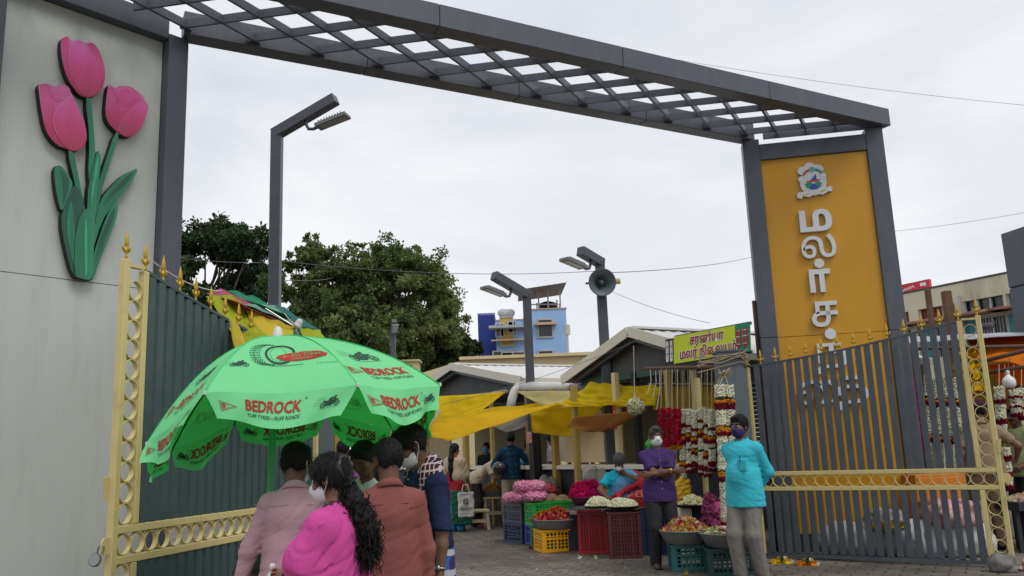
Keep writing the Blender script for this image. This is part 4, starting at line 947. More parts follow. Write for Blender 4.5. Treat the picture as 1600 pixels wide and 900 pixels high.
    def trousers(s, m, name='trousers', wide=1.0, seed=4, length=0.0, bunch=0.0055):
        f = s.field(); g = s.girth
        f.ell(s.pel+np.array((0, 0, 0.02)), (0.158*g, 0.118*g, 0.13), 0.04)
        for h, kn, a in ((s.hipl, s.knl, s.anl), (s.hipr, s.knr, s.anr)):
            f.cone(h, kn, 0.100*g, 0.078*wide, 0.03); f.cone(kn, a+np.array((0, 0.0, -0.01+length)), 0.078*wide, 0.070*wide, 0.03)
        f.folds(bunch*0.7, 0.11, (0.7, 0.5, 0.35), seed); f.folds(bunch*0.5, 0.07, (0.5, 0.3, 0.9), seed+3, 1.8)
        if hasattr(s, 'hemz'): f.clip((0, 0, s.hemz+0.035), (0, 0, 1))
        f.clip((0, 0, min(s.anl[2], s.anr[2])-0.045+length), (0, 0, -1)); s.emit(name, f, m); return s
    def shoes(s, m):
        for a in (s.anl, s.anr):
            f = Field(a-0.3, a+0.2, s.vox*0.7); f.cone(a-np.array((0, -0.035, 0.03)), a-np.array((0, 0.12, 0.042)), 0.046, 0.040, 0.02, flat=(1, 1, 0.85)); f.cone(a-np.array((0, 0.12, 0.042)), a-np.array((0, 0.185, 0.05)), 0.043, 0.028, 0.02)
            f.clip(a-np.array((0, 0, 0.075)), (0, 0, -1)); s.emit('shoe', f, m)
        return s
    def lungi(s, m, name='lungi', low=0.10, r0=0.165, r1=0.20, seed=3, fold=0.010, fx=1.05, fy=0.85):
        f = s.field(); b = (s.anl+s.anr)/2; b = np.array((b[0], b[1], low))
        f.cone(s.pel+np.array((0, 0, 0.08)), b, r0*s.girth, r1, 0.03, flat=(fx, fy, 1)); f.folds(fold, 0.09, (1, 0.4, 0.05), seed, 0.6); f.folds(fold*0.5, 0.05, (0.6, 1, 0.1), seed+1, 0.8); f.clip((0, 0, low), (0, 0, -1))
        if hasattr(s, 'hemz'): f.clip((0, 0, s.hemz+0.035), (0, 0, 1))
        s.emit(name, f, m); return s
# ================================================================ buildings behind
M_pole = mat('pole_grey', (0.060, 0.066, 0.082), 0.4, var=0.08, dirt=0.4, dirt_col=(0.12, 0.12, 0.12), dirt_scale=5)
M_win = mat('window_dark', (0.02, 0.024, 0.028), 0.15, var=0.3, spec=0.6); M_frame = mat('window_frame_grey', (0.42, 0.43, 0.42), 0.5)
M_wall = mat('aged_cream_wall', (0.66, 0.62, 0.47), 0.9, var=0.08, vscale=0.8, dirt=0.75, dirt_col=(0.17, 0.16, 0.13), dirt_scale=0.9, stretch=(1.4, 1.4, 0.3), bump=0.2, bscale=6, dirt_lo=0.5)
M_wallclean = mat('cream_wall', (0.60, 0.50, 0.29), 0.85, var=0.06, vscale=0.9, dirt=0.35, dirt_col=(0.36, 0.30, 0.2), dirt_scale=1.2, stretch=(1, 1, 0.4), bump=0.1, bscale=8)
M_tarn = mat('roof_tar_line', (0.10, 0.095, 0.085), 0.9, var=0.4, vscale=2)
# --- cream office building, right
A = at(1330, 484, 26.5)[:2]; B = at(1720, 393, 20.2)[:2]
e = np.array([*(B-A), 0]); LB = np.linalg.norm(e); e /= LB; n = np.array([e[1], -e[0], 0]); A3 = np.array([*A, 0]); topz = 5.55
bld = thing('office_building', 'cream two storey office building with stained parapet and shaded windows', 'building', A3+e*LB/2-n*3)
openings = []
for px, w in ((1400, 0.95), (1482, 1.25), (1556-8, 1.25), (1640, 1.3)):
    pass
def bwall(cells, z0, z1):
    """front wall made of slabs round the openings (t0,t1,za,zb)"""
    mb = MB(); ts = sorted(set([0, LB]+[c[0] for c in cells]+[c[1] for c in cells]))
    for a, b in zip(ts[:-1], ts[1:]):
        zz = sorted([(c[2], c[3]) for c in cells if c[0] <= a+1e-6 and c[1] >= b-1e-6]); z = z0
        for za, zb in zz+[(z1, z1)]:
            if za > z+1e-6: mb.box(A3+e*(a+b)/2-n*0.12+UP*(z+za)/2, (b-a, 0.24, za-z), [e, n, UP])
            z = zb
    return mb
def tB(px):   # where the sight line of a picture column meets the facade
    d = ray(px, 560); q = c_o+d*(((A3-c_o)@n)/(d@n)); return (q-A3)@e
cells = []; wins = []
for px in (1399, 1470, 1545, 1618):
    t = tB(px); hw = 0.62
    cells += [(t-hw, t+hw, 3.55, 4.52), (t-hw+0.1, t+hw, 4.70, 5.02)]; wins.append((t, hw))
cells2 = [(tB(px)-0.7, tB(px)+0.7, 2.1, 2.95) for px in (1440, 1580)]
bwall(cells+cells2, 0, topz).build('wall', M_wall, bld)
MB().box(A3+e*LB/2-n*3.2+UP*(topz-0.5)/2, (LB-0.02, 5.9, topz-0.5), [e, n, UP]).build('rear_block', M_wallclean, bld)
MB().box(A3+e*LB/2-n*0.13+UP*(topz+0.03), (LB+0.05, 0.3, 0.05), [e, n, UP]).build('coping', M_tarn, bld)
M_teal = mat('teal_shutter', (0.03, 0.20, 0.22), 0.4); M_red = mat('red_oxide', (0.22, 0.07, 0.05), 0.9, var=0.2)
for i, (t, hw) in enumerate(wins):
    q = A3+e*t
    f = MB()
    for s in (-hw+0.03, -0.2, 0.2, hw-0.03): f.box(q+e*s-n*0.1+UP*4.035, (0.045, 0.05, 0.95), [e, n, UP])
    for z in (3.57, 4.50): f.box(q-n*0.1+UP*z, (2*hw-0.01, 0.052, 0.04), [e, n, UP])
    w = f.build('window', M_frame, bld); MB().box(q-n*0.17+UP*4.035, (2*hw, 0.02, 0.96), [e, n, UP]).build('pane', M_win, w)
    MB().box(q-e*(hw-0.2)-n*0.07+UP*4.035, (0.30, 0.03, 0.88), [e, n, UP]).build('shutter', M_teal, w)
    g = MB()
    for k in range(9): g.bar(q+e*(-0.18+0.09*k)-n*0.13+UP*3.57, q+e*(-0.18+0.09*k)-n*0.13+UP*4.5, 0.012, 0.012, up=e)
    g.build('grille', M_frame, w)
    v = MB()
    for s in (-hw+0.12, -0.13, 0.23, hw-0.02): v.box(q+e*s-n*0.08+UP*4.86, (0.05, 0.06, 0.31), [e, n, UP])
    v.build('ventilator', M_frame, bld); MB().box(q+e*0.05-n*0.17+UP*4.86, (2*hw-0.1, 0.02, 0.32), [e, n, UP]).build('ventilator_pane', M_win if i > 1 else M_red, bld)
    MB().box(q+n*0.22+UP*4.61, (2*hw+0.4, 0.5, 0.075), [e, n, UP]).build('sunshade', mat('sunshade_slab', (0.34, 0.18, 0.13), 0.9, var=0.3, vscale=3, dirt=0.6, dirt_col=(0.4, 0.38, 0.33), dirt_scale=2), bld, bev=0.01)
for c in cells2:
    q = A3+e*(c[0]+c[1])/2; MB().box(q-n*0.17+UP*2.525, (1.4, 0.02, 0.85), [e, n, UP]).build('pane', M_win, bld)
dp = MB(); tpx = tB(1513)
dp.tube([A3+e*tpx+n*0.05+UP*5.2, A3+e*tpx+n*0.05+UP*3.2], 0.03, 8); dp.build('drain_pipe', M_frame, bld)
# rusty posts standing in front of the office building
for px, yt, Y, lab in ((1449, 452, 17.5, 'thin dark wooden post rising in front of the cream office'), (1478, 455, 16.5, 'thick rusty brown post rising in front of the cream office')):
    p = at(px, yt, Y); k = 0.10 if px == 1449 else 0.15
    o = MB().bar((p[0], p[1], 0), p, k, k, up=(1, 0, 0)).build('post', mat('rusty_post', (0.13, 0.075, 0.05), 0.95, var=0.4, vscale=4, dirt=0.7, dirt_col=(0.05, 0.035, 0.03), dirt_scale=8), None, bev=0.01); recentre(o); tag(o, lab, 'post')
# red board with a black tank on the roof
p = at(1430, 452, 26.2); rb = thing('roof_board', 'red board with white writing on the cream office roof', 'sign board', (p[0], p[1], 5.3))
q = np.array([p[0]-0.3, p[1], 5.86])
MB().box(q, (1.7, 0.12, 0.44), [e, n, UP]).build('board', mat('red_board', (0.5, 0.03, 0.055), 0.5), rb)
art = Art(); art.line([(-0.1+0.028*q, 0.02+0.05*math.sin(1.9*q)+0.012*q*0.4) for q in range(17)], 0.022); art.line([(-0.75, -0.05), (-0.35, -0.05)], 0.06); art.line([(0.55, 0.1), (0.75, 0.1)], 0.1)
art.wrap(lambda x, y: q+e*x+UP*y+n*0.064, 'board_writing', mat('white_print', (0.75, 0.75, 0.75), 0.6), rb)
MB().bar(q-e*0.5-UP*0.45, q-e*0.5-UP*0.2, 0.06, 0.06, up=e).bar(q+e*0.5-UP*0.45, q+e*0.5-UP*0.2, 0.06, 0.06, up=e).build('support', M_pole, rb)
p = at(1417, 432, 27); o = MB().lathe([(0, 0), (0.62, 0), (0.65, 0.1), (0.6, 0.5), (0.64, 0.55), (0.58, 0.9), (0.3, 1.05), (0, 1.05)], (p[0]-0.2, p[1], 5.1), 20).build('water_tank', M_blk, None, smooth=True); recentre(o); tag(o, 'black plastic water tank behind the red roof board', 'water tank')
# --- grey panelled pillar at the right edge
p = at(1648, 345, 13.0); root = thing('panelled_pillar', 'grey panelled pillar at the right edge of the picture', 'pillar', (p[0]+0.3, 13.4, 0))
for i in range(5):
    hh = p[2]/5; MB().box((p[0]+0.17, 13.45, hh*(i+0.5)), (1.1, 0.8, hh-0.02), R(12)).build('panel', M_clad, root, bev=0.01)
MB().box((p[0]+0.17, 13.45, p[2]/2-0.01), (1.06, 0.76, p[2]-0.06), R(12)).build('core', M_seam, root)
# --- blue house
q0 = at(744, 560, 56); q1 = at(888, 560, 52); zb = at(888, 482, 52)[2]
bh = thing('blue_house', 'pale blue three storey house with a metal roof canopy', 'house', (q0[0]+3, 56, 0))
M_bl = mat('pale_blue_wall', (0.30, 0.47, 0.76), 0.9, var=0.1, vscale=0.5, dirt=0.5, dirt_col=(0.33, 0.42, 0.55), dirt_scale=0.7, stretch=(1, 1, 0.3)); M_db = mat('deep_blue_sheet', (0.025, 0.05, 0.30), 0.5, var=0.1); M_pch = mat('peach_trim', (0.55, 0.36, 0.26), 0.9)
xa, xb, xm, xl = at(820, 500, 52)[0], q1[0], at(774, 500, 52)[0], at(748, 500, 54)[0]
MB().box(((xa+xb)/2, 55, zb/2), (xb-xa, 6, zb)).build('wall', M_bl, bh); z2 = at(790, 500, 52)[2]
MB().box(((xm+xa)/2-0.001, 55.2, z2/2), (xa-xm-0.004, 6, z2)).build('wall', M_bl, bh)
zs = at(760, 487, 53)[2]; mb = MB()
for i in range(14): mb.box((xl-0.05+(xm-xl)*(i+0.5)/14, 53.6, zs/2), ((xm-xl)/14*0.8, 0.16, zs))
mb.box((xl-0.05+(xm-xl)/2, 56.2, zs/2-0.05), (xm-xl, 5, zs-0.1)); mb.build('sheet_wall', M_db, bh)
MB().box(((xa+xb)/2, 55, zb+0.03), (xb-xa+0.1, 6.1, 0.07)).build('cornice', M_pch, bh); MB().box(((xm+xa)/2, 55.2, z2+0.03), (xa-xm, 6.1, 0.07)).build('cornice', M_pch, bh)
zz = at(790, 512, 52)[2]; MB().box(((xm+xa)/2-0.2, 51.8, zz), (xa-xm+0.4, 0.8, 0.16)).build('balcony_slab', mat('slab_grey', (0.4, 0.43, 0.46), 0.9), bh); zz2 = at(790, 532, 52)[2]; MB().box(((xm+xa)/2-0.2, 51.9, zz2), (xa-xm+0.2, 0.4, 0.08)).build('cornice', M_pch, bh)
def bw(px, py, w, h, m, Y=51.98, nm='window'):
    c = at(px, py, Y); f = MB()
    for s in (-1, 1): f.box((c[0]+s*w/2, c[1]-0.02, c[2]), (0.08, 0.08, h)); f.box((c[0], c[1]-0.022, c[2]+s*h/2), (w+0.08, 0.08, 0.08))
    o = f.build(nm, M_frame, bh); MB().box(c, (w, 0.03, h)).build('pane', m, o)
bw(852, 513, 0.9, 1.1, M_win); bw(853, 558, 0.9, 0.8, M_win); bw(792, 518, 0.8, 1.8, mat('yellow_door', (0.5, 0.33, 0.08), 0.7), 52.16, 'door'); bw(781, 516, 0.5, 0.8, M_win, 52.16); bw(800, 511, 0.5, 0.7, M_win, 52.16); bw(786, 560, 1.2, 0.9, M_win, 52.16); bw(802, 559, 1.4, 0.7, M_win, 52.16)
MB().box((*at(852, 506, 51.8)[:2], at(852, 506, 51.8)[2]), (1.3, 0.4, 0.1)).build('window_hood', M_pch, bh)
rc = MB(); c0 = at(822, 459, 53); c1 = at(876, 451, 53)
for fx in (0.02, 0.35, 0.62, 0.97):
    x = c0[0]+(c1[0]-c0[0])*fx; rc.bar((x, 53, zb-1), (x, 53, c0[2]+(c1[2]-c0[2])*fx), 0.09, 0.09, up=(1, 0, 0)); rc.bar((x, 53.02, c0[2]-0.72), (x, 57, c0[2]-0.72), 0.06, 0.06) if fx in (0.02, 0.97) else None; rc.bar((x, 57, zb-1), (x, 57, c0[2]+(c1[2]-c0[2])*fx), 0.09, 0.09, up=(1, 0, 0))
rc.bar((c0[0], 53, c0[2]-0.7), (c1[0], 53, c1[2]-1.0), 0.07, 0.07); rc.build('canopy_frame', M_frame, bh)
MB().raw([(c0[0]-0.5, 51.5, c0[2]), (c1[0]+0.3, 51.5, c1[2]+0.1), (c1[0]+0.3, 58, c1[2]+0.5), (c0[0]-0.5, 58, c0[2]+0.4)], [(0, 1, 2, 3)]).build('canopy_roof', mat('canopy_metal', (0.2, 0.2, 0.21), 0.5), bh); solid(bh.children[-1], 0.08)
p = at(857, 478, 53); o = MB().lathe([(0, 0), (0.6, 0), (0.63, 0.1), (0.6, 0.3), (0.63, 0.35), (0.56, 0.6), (0.3, 0.7), (0, 0.7)], (p[0], 54, zb+0.1), 20).build('water_tank', M_blk, None, smooth=True); recentre(o); tag(o, 'black water tank on the roof of the blue house', 'water tank')
for px, k in ((786, 0.34), (796, 0.34)):
    p = at(px, 489, 52.6); dsh = thing('satellite_dish', 'grey satellite dish on the blue house terrace, %s of the pair' % ('left' if px < 790 else 'right'), 'satellite dish', (p[0], 52.6, z2+0.1), group='satellite dishes on the blue house')
    MB().lathe([(0, 0.16), (k*0.5, 0.1), (k, 0), (k*0.98, -0.03), (k*0.5, 0.06), (0, 0.12)], p, 18, ax=[(1, 0, 0), (0, 0.5, 0.87), (0, -0.87, 0.5)]).build('dish', mat('dish_grey', (0.4, 0.42, 0.44), 0.5), dsh, smooth=True); MB().bar(p, (p[0], 52.65, z2+0.1), 0.06, 0.06, up=(1, 0, 0)).build('stand', M_pole, dsh)
# --- cream parapet block behind the sheds, and a small one left
pz = at(770, 561, 34); a0, a1 = at(722, 563, 34), at(1010, 565, 34)
o = MB().box(((a0[0]+a1[0])/2, 36, pz[2]/2), (a1[0]-a0[0], 4, pz[2])).build('wall', M_wallclean, None); cb = thing('market_hall', 'long cream parapet building behind the market sheds', 'building', ((a0[0]+a1[0])/2, 36, 0)); o.parent = cb; o.location = -Vector(cb.location)+o.location
MB().box(((a0[0]+a1[0])/2, 35.9, pz[2]+0.06), (a1[0]-a0[0]+0.2, 4.2, 0.12)).build('coping', M_wallclean, cb)
lz = at(655, 592, 34)[2]; lx = at(640, 600, 34)[0]
MB().raw([(lx-1.5, 34.1, 0), (a0[0]-0.01, 34.1, 0), (a0[0]-0.01, 34.1, pz[2]), (lx-1.5, 34.1, lz-0.3), (lx-1.5, 37, 0), (a0[0]-0.01, 37, 0), (a0[0]-0.01, 37, pz[2]), (lx-1.5, 37, lz-0.3)], [(0, 1, 2, 3), (4, 7, 6, 5), (0, 3, 7, 4), (1, 5, 6, 2), (3, 2, 6, 7)]).build('side_wall', M_wallclean, cb)
p = at(634, 565, 37); o = MB().box((p[0], 37.5, p[2]/2), (1.05, 1, p[2])).box((p[0], 37.5, p[2]+0.04), (1.2, 1.15, 0.08)).build('water_room', M_wallclean, None); recentre(o); tag(o, 'small cream rooftop block between the umbrella and the trees', 'building')
p = at(895, 540, 33); o = MB().tube([(p[0], 36, pz[2]), (p[0], 36, pz[2]+1.1)], 0.05, 6).lathe([(0.05, 0), (0.13, 0.05), (0.13, 0.45), (0, 0.5)], (p[0], 36, pz[2]+1.1), 10).build('roof_lamp', M_frame, None); recentre(o); tag(o, 'small lamp standing on the cream parapet', 'lamp')

# ================================================================ trees
M_bark = mat('bark', (0.10, 0.078, 0.058), 0.95, var=0.3, vscale=6, bump=0.5, bscale=10)
def leafmat(name, c):
    return mat(name, c, 0.55, var=0.35, vscale=0.9, translucent=0.38, spec=0.3)
def tree(label, base, H, cw, zc, rz_, mats, nl, leaf, seed, clumps=42, lower=-0.75, pts=None, group='trees behind the market'):
    """tapered trunk and limbs; the crown is many small leaf faces gathered in clumps round the limb ends"""
    rs = np.random.RandomState(seed); base = np.array(base, float)
    root = thing('tree', label, 'tree', base, group=group)
    cc = base+np.array((0, 0, zc)); mb = MB(); mb2 = MB(); ends = []
    mb.tube([base, base+np.array((0.1, 0, zc*0.3)), base+np.array((-0.1, 0.1, zc*0.6)), cc], [cw*0.055, cw*0.045, cw*0.038, cw*0.025], 9)
    for i in range(clumps):
        while True:
            v = rs.uniform(-1, 1, 3)
            if np.linalg.norm(v) < 1 and v[2] > lower: break
        v = v/np.linalg.norm(v)*np.linalg.norm(v)**0.45
        q = cc+v*np.array((cw/2, cw/2*0.85, rz_))
        q += rs.normal(size=3)*0.035*cw
        ends.append(q); s = base+np.array((0, 0, zc*rs.uniform(0.45, 0.95))); mid = (s+q)/2+np.array((0, 0, -0.06*cw))+rs.normal(size=3)*0.03*cw
        mb.tube([s, mid, q], [cw*0.016, cw*0.009, cw*0.003], 5)
    mb.build('trunk', M_bark, root, smooth=True)
    for i in range(clumps//5):
        a = rs.uniform(0, 6.28); r = cw*0.42*rs.uniform(0, 1)**0.5; z_ = rz_*math.sqrt(max(0.05, 1-(r/(cw*0.5))**2)); q = cc+np.array((r*math.cos(a), r*math.sin(a)*0.8, z_*rs.uniform(0.95, 1.16)))
        mb2.tube([q-np.array((rs.normal()*0.1, 0, 1.2)), q], [0.03, 0.008], 4); ends.append(q); ends.append(q-np.array((0, 0, 0.45)))
    mb2.build('twigs', M_bark, root)
    ends = np.array(ends); per = nl//clumps; C = []; Mi = []
    for i, q in enumerate(ends):
        R0 = 0.022*cw if i >= clumps else cw*rs.uniform(0.05, 0.13); k = int(per*rs.uniform(0.5, 1.5)) if i < clumps else max(20, per//14); sub = q+rs.normal(size=(9, 3))*R0*0.55*np.array((1, 1, 0.7))
        w = rs.randint(0, 9, k); g_ = rs.normal(size=(k, 3)); g_ *= (R0*0.42*rs.uniform(0.1, 1.25, k)**0.5/np.linalg.norm(g_, axis=1))[:, None]
        g_[:, 2] *= 0.75; C.append(sub[w]+g_); Mi.append(np.where(rs.uniform(size=k) < 0.75, i % len(mats), rs.randint(0, len(mats), k)))
    C = np.concatenate(C); Mi = np.concatenate(Mi); n_ = len(C)
    d = rs.normal(size=(n_, 3)); d[:, 2] -= 0.35; d /= np.linalg.norm(d, axis=1)[:, None]; u = rs.normal(size=(n_, 3)); u -= d*(u*d).sum(1)[:, None]; u /= np.linalg.norm(u, axis=1)[:, None]; w_ = np.cross(d, u)
    s = leaf*rs.uniform(0.6, 1.35, n_)[:, None]
    V = np.stack([C, C+d*s*0.5+u*s*0.30+w_*s*0.06, C+d*s, C+d*s*0.5-u*s*0.30+w_*s*0.06], 1).reshape(-1, 3)
    F = np.arange(4*n_).reshape(-1, 4); mesh_np('crown', V, F, mats, Mi, root)
    return root
LG = [leafmat('leaf_green', (0.11, 0.165, 0.045)), leafmat('leaf_olive', (0.15, 0.19, 0.06)), leafmat('leaf_mid', (0.08, 0.13, 0.038)), leafmat('leaf_light', (0.17, 0.21, 0.075))]
LD = [leafmat('leaf_dark', (0.036, 0.075, 0.028)), leafmat('leaf_dark_mid', (0.052, 0.098, 0.036)), leafmat('leaf_dark_cool', (0.02, 0.045, 0.022))]
LB_ = [leafmat('leaf_bush', (0.045, 0.075, 0.022)), leafmat('leaf_bush_dark', (0.028, 0.05, 0.018))]
def tz(px, py, Y): return at(px, py, Y)
def tree_px(label, x0, x1, ytop, ybot, Y, mats, nl, leaf, seed, **k):
    c = at((x0+x1)/2, ybot, Y); top = at((x0+x1)/2, ytop, Y)[2]; cw = at(x1, ytop, Y)[0]-at(x0, ytop, Y)[0]; bot = c[2]
    return tree(label, (c[0], Y, 0), top, cw, (top+bot)/2, (top-bot)/2*0.95, mats, nl, leaf, seed, **k)
tree_px('dark rounded tree behind the left lamp post', 195, 428, 352, 540, 48, LD, 70000, 0.24, 3, clumps=60, lower=-0.9)
tree_px('tall open tree with thin upright twigs beside the left lamp post', 420, 560, 374, 600, 38, LG, 42000, 0.165, 5, clumps=60, lower=-1)
tree_px('big bushy tree filling the middle of the skyline', 500, 712, 386, 610, 40, LG, 110000, 0.165, 8, clumps=120, lower=-1)
tree_px('dense lower tree under the big bushy tree', 425, 640, 462, 640, 36, LG[:3]+LB_[:1], 45000, 0.16, 12, clumps=60, lower=-1)
tree_px('small dark tree beside the blue house', 640, 755, 530, 605, 44, LB_, 9000, 0.30, 14, clumps=30, lower=-1)
tree_px('dark shrub tree in front of the cream rooftop block', 655, 735, 530, 590, 41, LB_, 13000, 0.16, 15, clumps=18, lower=-1)

# ================================================================ street lamps
M_led = mat('led_grey', (0.14, 0.145, 0.15), 0.4); M_ledf = mat('led_lens', (0.28, 0.28, 0.27), 0.2)
def lamp(label, pxb, pyt, Y, w, arm, x_off=0.0):
    """arm: vector from the pole head to the arm's tip"""
    top = at(pxb, pyt, Y); base = np.array([top[0], Y, 0]); root = thing('street_lamp', label, 'street lamp', base, group='street lamps of the market')
    arm = np.array(arm, float); tip = top+arm; d = nrm(arm)
    MB().bar(base, top+UP*w*0.1, w, w, up=(0, 1, 0)).build('pole', M_pole, root, bev=0.008)
    MB().bar(top-d*w*0.35, tip, w, w*1.0).build('arm', M_pole, root, bev=0.008)
    a = top+arm*0.50-UP*w*0.5; b = a+d*0.1-UP*0.17; h = np.array([d[0], d[1], 0.0]); h = nrm(h); dd = nrm(h*0.97+UP*d[2]*0.6)
    MB().tube([a+UP*0.04, a-UP*0.06, a-UP*0.14+dd*0.04, a-UP*0.17+dd*0.12, a-UP*0.165+dd*0.2], w*0.16, 8).build('bracket', M_pole, root)
    hd = a-UP*0.165+dd*0.2; s = np.cross(dd, UP); s = nrm(s); uu = np.cross(s, dd)
    mb = MB().box(hd+dd*0.24, (0.5, 0.2, 0.05), [dd, s, uu])
    for i in range(9): mb.box(hd+dd*(0.06+0.045*i)+uu*0.036, (0.012, 0.19, 0.03), [dd, s, uu])
    hdo = mb.build('lamp_head', M_led, root); MB().box(hd+dd*0.26-uu*0.028, (0.4, 0.15, 0.008), [dd, s, uu]).build('lens', M_ledf, hdo)
    return root, top
lamp('tall dark street lamp rising behind the green umbrella, arm to the right', 433, 208, 12.0, 0.155, (0.93, -0.25, 0.40))
lamp('street lamp in front of the blue house, arm to the left', 823, 461, 16.3, 0.165, (-0.62, -0.55, 0.30))
_, lt = lamp('street lamp carrying the loudspeaker, arm to the left', 937, 410, 14.5, 0.16, (-0.36, -0.35, 0.14))
lamp('small distant street lamp in front of the trees', 614, 522, 27, 0.15, (0.12, -0.5, 0.35))
# loudspeaker horn
hc = at(941, 441, 14.25); ax_ = nrm((0.10, -0.97, -0.12)); sx_ = nrm(np.cross(ax_, UP)); ux_ = np.cross(sx_, ax_)
root = thing('loudspeaker', 'grey horn loudspeaker strapped to the street lamp above the sign board', 'loudspeaker', hc)
M_horn = mat('horn_grey', (0.10, 0.125, 0.135), 0.4, var=0.1)
MB().lathe([(0.03, 0.28), (0.05, 0.26), (0.085, 0.14), (0.15, 0.05), (0.225, 0.0), (0.24, -0.01), (0.235, -0.02), (0.215, -0.005), (0.14, 0.06), (0.07, 0.16), (0.04, 0.24), (0, 0.25)], hc, 28, ax=[sx_, ux_, -ax_]).build('horn', M_horn, root, smooth=True)
MB().lathe([(0, 0.0), (0.03, 0.02), (0.045, 0.08), (0.04, 0.2), (0, 0.22)], hc+ax_*0.0, 14, ax=[sx_, ux_, -ax_]).build('throat', M_horn, root, smooth=True)
MB().lathe([(0, 0.26), (0.09, 0.26), (0.1, 0.3), (0.1, 0.42), (0.08, 0.45), (0, 0.45)], hc, 16, ax=[sx_, ux_, -ax_]).build('driver', M_horn, root, smooth=True)
MB().lathe([(0, -0.03), (0.05, -0.03), (0.05, 0.05), (0, 0.05)], hc-sx_*0.30-ax_*0.1+UP*0.02, 12, ax=[UP, ax_, sx_]).build('knob', mat('tan_cap', (0.45, 0.33, 0.12), 0.6), root)
MB().bar(hc-ax_*0.2-sx_*0.3, hc-ax_*0.2+sx_*0.25, 0.04, 0.03).build('bracket', M_pole, root)

# ================================================================ market sheds along the passage
def Lp(t, back=0.0, z=0.0): return np.array([1.84-0.49*t, 13.5+0.87*t, 0])+AX*back+UP*z
def Lt(px):
    k = (px-800)/FPX+0.008; return (1.84-13.5*k)/(0.49+0.87*k)
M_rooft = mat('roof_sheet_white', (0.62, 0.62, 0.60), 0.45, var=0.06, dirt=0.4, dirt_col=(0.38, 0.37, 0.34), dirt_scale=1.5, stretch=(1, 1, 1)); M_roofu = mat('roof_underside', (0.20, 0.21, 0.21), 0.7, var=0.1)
M_trim = mat('cream_trim', (0.68, 0.65, 0.54), 0.6, var=0.06, dirt=0.3, dirt_col=(0.4, 0.36, 0.25), dirt_scale=3); M_gable = mat('gable_grey', (0.085, 0.09, 0.095), 0.85, var=0.25, vscale=1.2, dirt=0.4, dirt_col=(0.15, 0.14, 0.12), dirt_scale=1.5)
M_ypost = mat('shaded_yellow_post', (0.36, 0.26, 0.065), 0.6, var=0.08, dirt=0.5, dirt_col=(0.3, 0.2, 0.08), dirt_scale=5); M_dark = mat('dark_navy_wall', (0.028, 0.033, 0.042), 0.8, var=0.25, vscale=2, dirt=0.4, dirt_col=(0.06, 0.055, 0.05), dirt_scale=3)  # post yellow is darkened to carry the shade under roofs and tarps
M_shut = mat('shutter_grey', (0.16, 0.17, 0.18), 0.6, var=0.1); M_inner = mat('shaded_inner_cream', (0.30, 0.245, 0.13), 0.85, var=0.08)  # inner cream is lowered so its colour holds some of the sheds' shade
def shed(label, t0, t1, tr, ze, zr, depth, ov, cat='market shed'):
    """gabled shed: ridge along AX at t=tr, eaves at t0 and t1, gable on the passage line"""
    root = thing('market_shed', label, cat, Lp(tr, 1.0))
    for (ta, tb, sgn) in ((tr, t0, -1), (tr, t1, 1)):
        run = abs(tb-ta); nx = 2*max(8, int(depth/0.11)); ny = 2
        def V(off):
            out_ = []
            for i in range(nx+1):
                b = -ov+(depth+ov)*i/nx; dz = 0.022 if i % 4 in (0, 1) else -0.0
                for j in range(ny+1):
                    f = j/ny; tt = ta+(tb-ta)*f*(1+0.25/run); out_.append(Lp(tt, b, zr+(ze-zr)*f*(1+0.25/run)+dz+off))
            return out_
        F = [(i*3+j, (i+1)*3+j, (i+1)*3+j+1, i*3+j+1) for i in range(nx) for j in range(2)]
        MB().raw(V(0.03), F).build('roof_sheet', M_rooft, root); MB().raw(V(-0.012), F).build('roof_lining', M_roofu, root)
        a = Lp(ta, -ov-0.02, zr+0.0); b = Lp(tb+sgn*0.25, -ov-0.02, ze-0.25*abs(zr-ze)/run); MB().bar(a, b, 0.03, 0.16).build('barge_board', M_trim, root)
        a = Lp(tb+sgn*0.26, -ov, ze-0.25*abs(zr-ze)/run); MB().bar(a, a+AX*(depth+ov), 0.03, 0.10).build('eave_trim', M_trim, root)
        for b_ in (0.1, depth*0.5, depth-0.1): MB().bar(Lp(ta, b_, zr-0.10), Lp(tb, b_, ze-0.10), 0.06, 0.1).build('rafter', M_pole, root)
    MB().bar(Lp(tr, -ov, zr+0.055), Lp(tr, depth, zr+0.055), 0.26, 0.035).build('ridge_cap', M_rooft, root)
    mb = MB(); mb.prism([(t0*1.0-tr, ze-0.08), (t1-tr, ze-0.08), (0, zr-0.06)], Lp(tr, 0.3), NX, UP, AX, 0.05); mb.build('gable_board', M_gable, root)
    MB().bar(Lp(t0, 0.28, ze-0.14), Lp(t1, 0.28, ze-0.14), 0.10, 0.12).build('tie_beam', mat('green_beam', (0.03, 0.07, 0.055), 0.6), root)
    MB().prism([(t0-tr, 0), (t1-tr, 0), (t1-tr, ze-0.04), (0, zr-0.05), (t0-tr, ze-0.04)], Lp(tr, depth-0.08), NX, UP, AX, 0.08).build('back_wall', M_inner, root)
    return root
sh2 = shed('flower shed with a white gabled roof behind the lime sign board', -1.6, 1.79, 0.0, 2.70, 3.22, 5.0, 0.0)
sh1 = shed('further market shed with a low white gabled roof and yellow tarps', 3.75, 9.6, 6.7, 2.80, 3.36, 6.0, 0.0)
sh3 = shed('farthest market shed at the end of the passage, mostly hidden', 10.2, 15.5, 12.8, 2.8, 3.3, 5.0, 0.3)
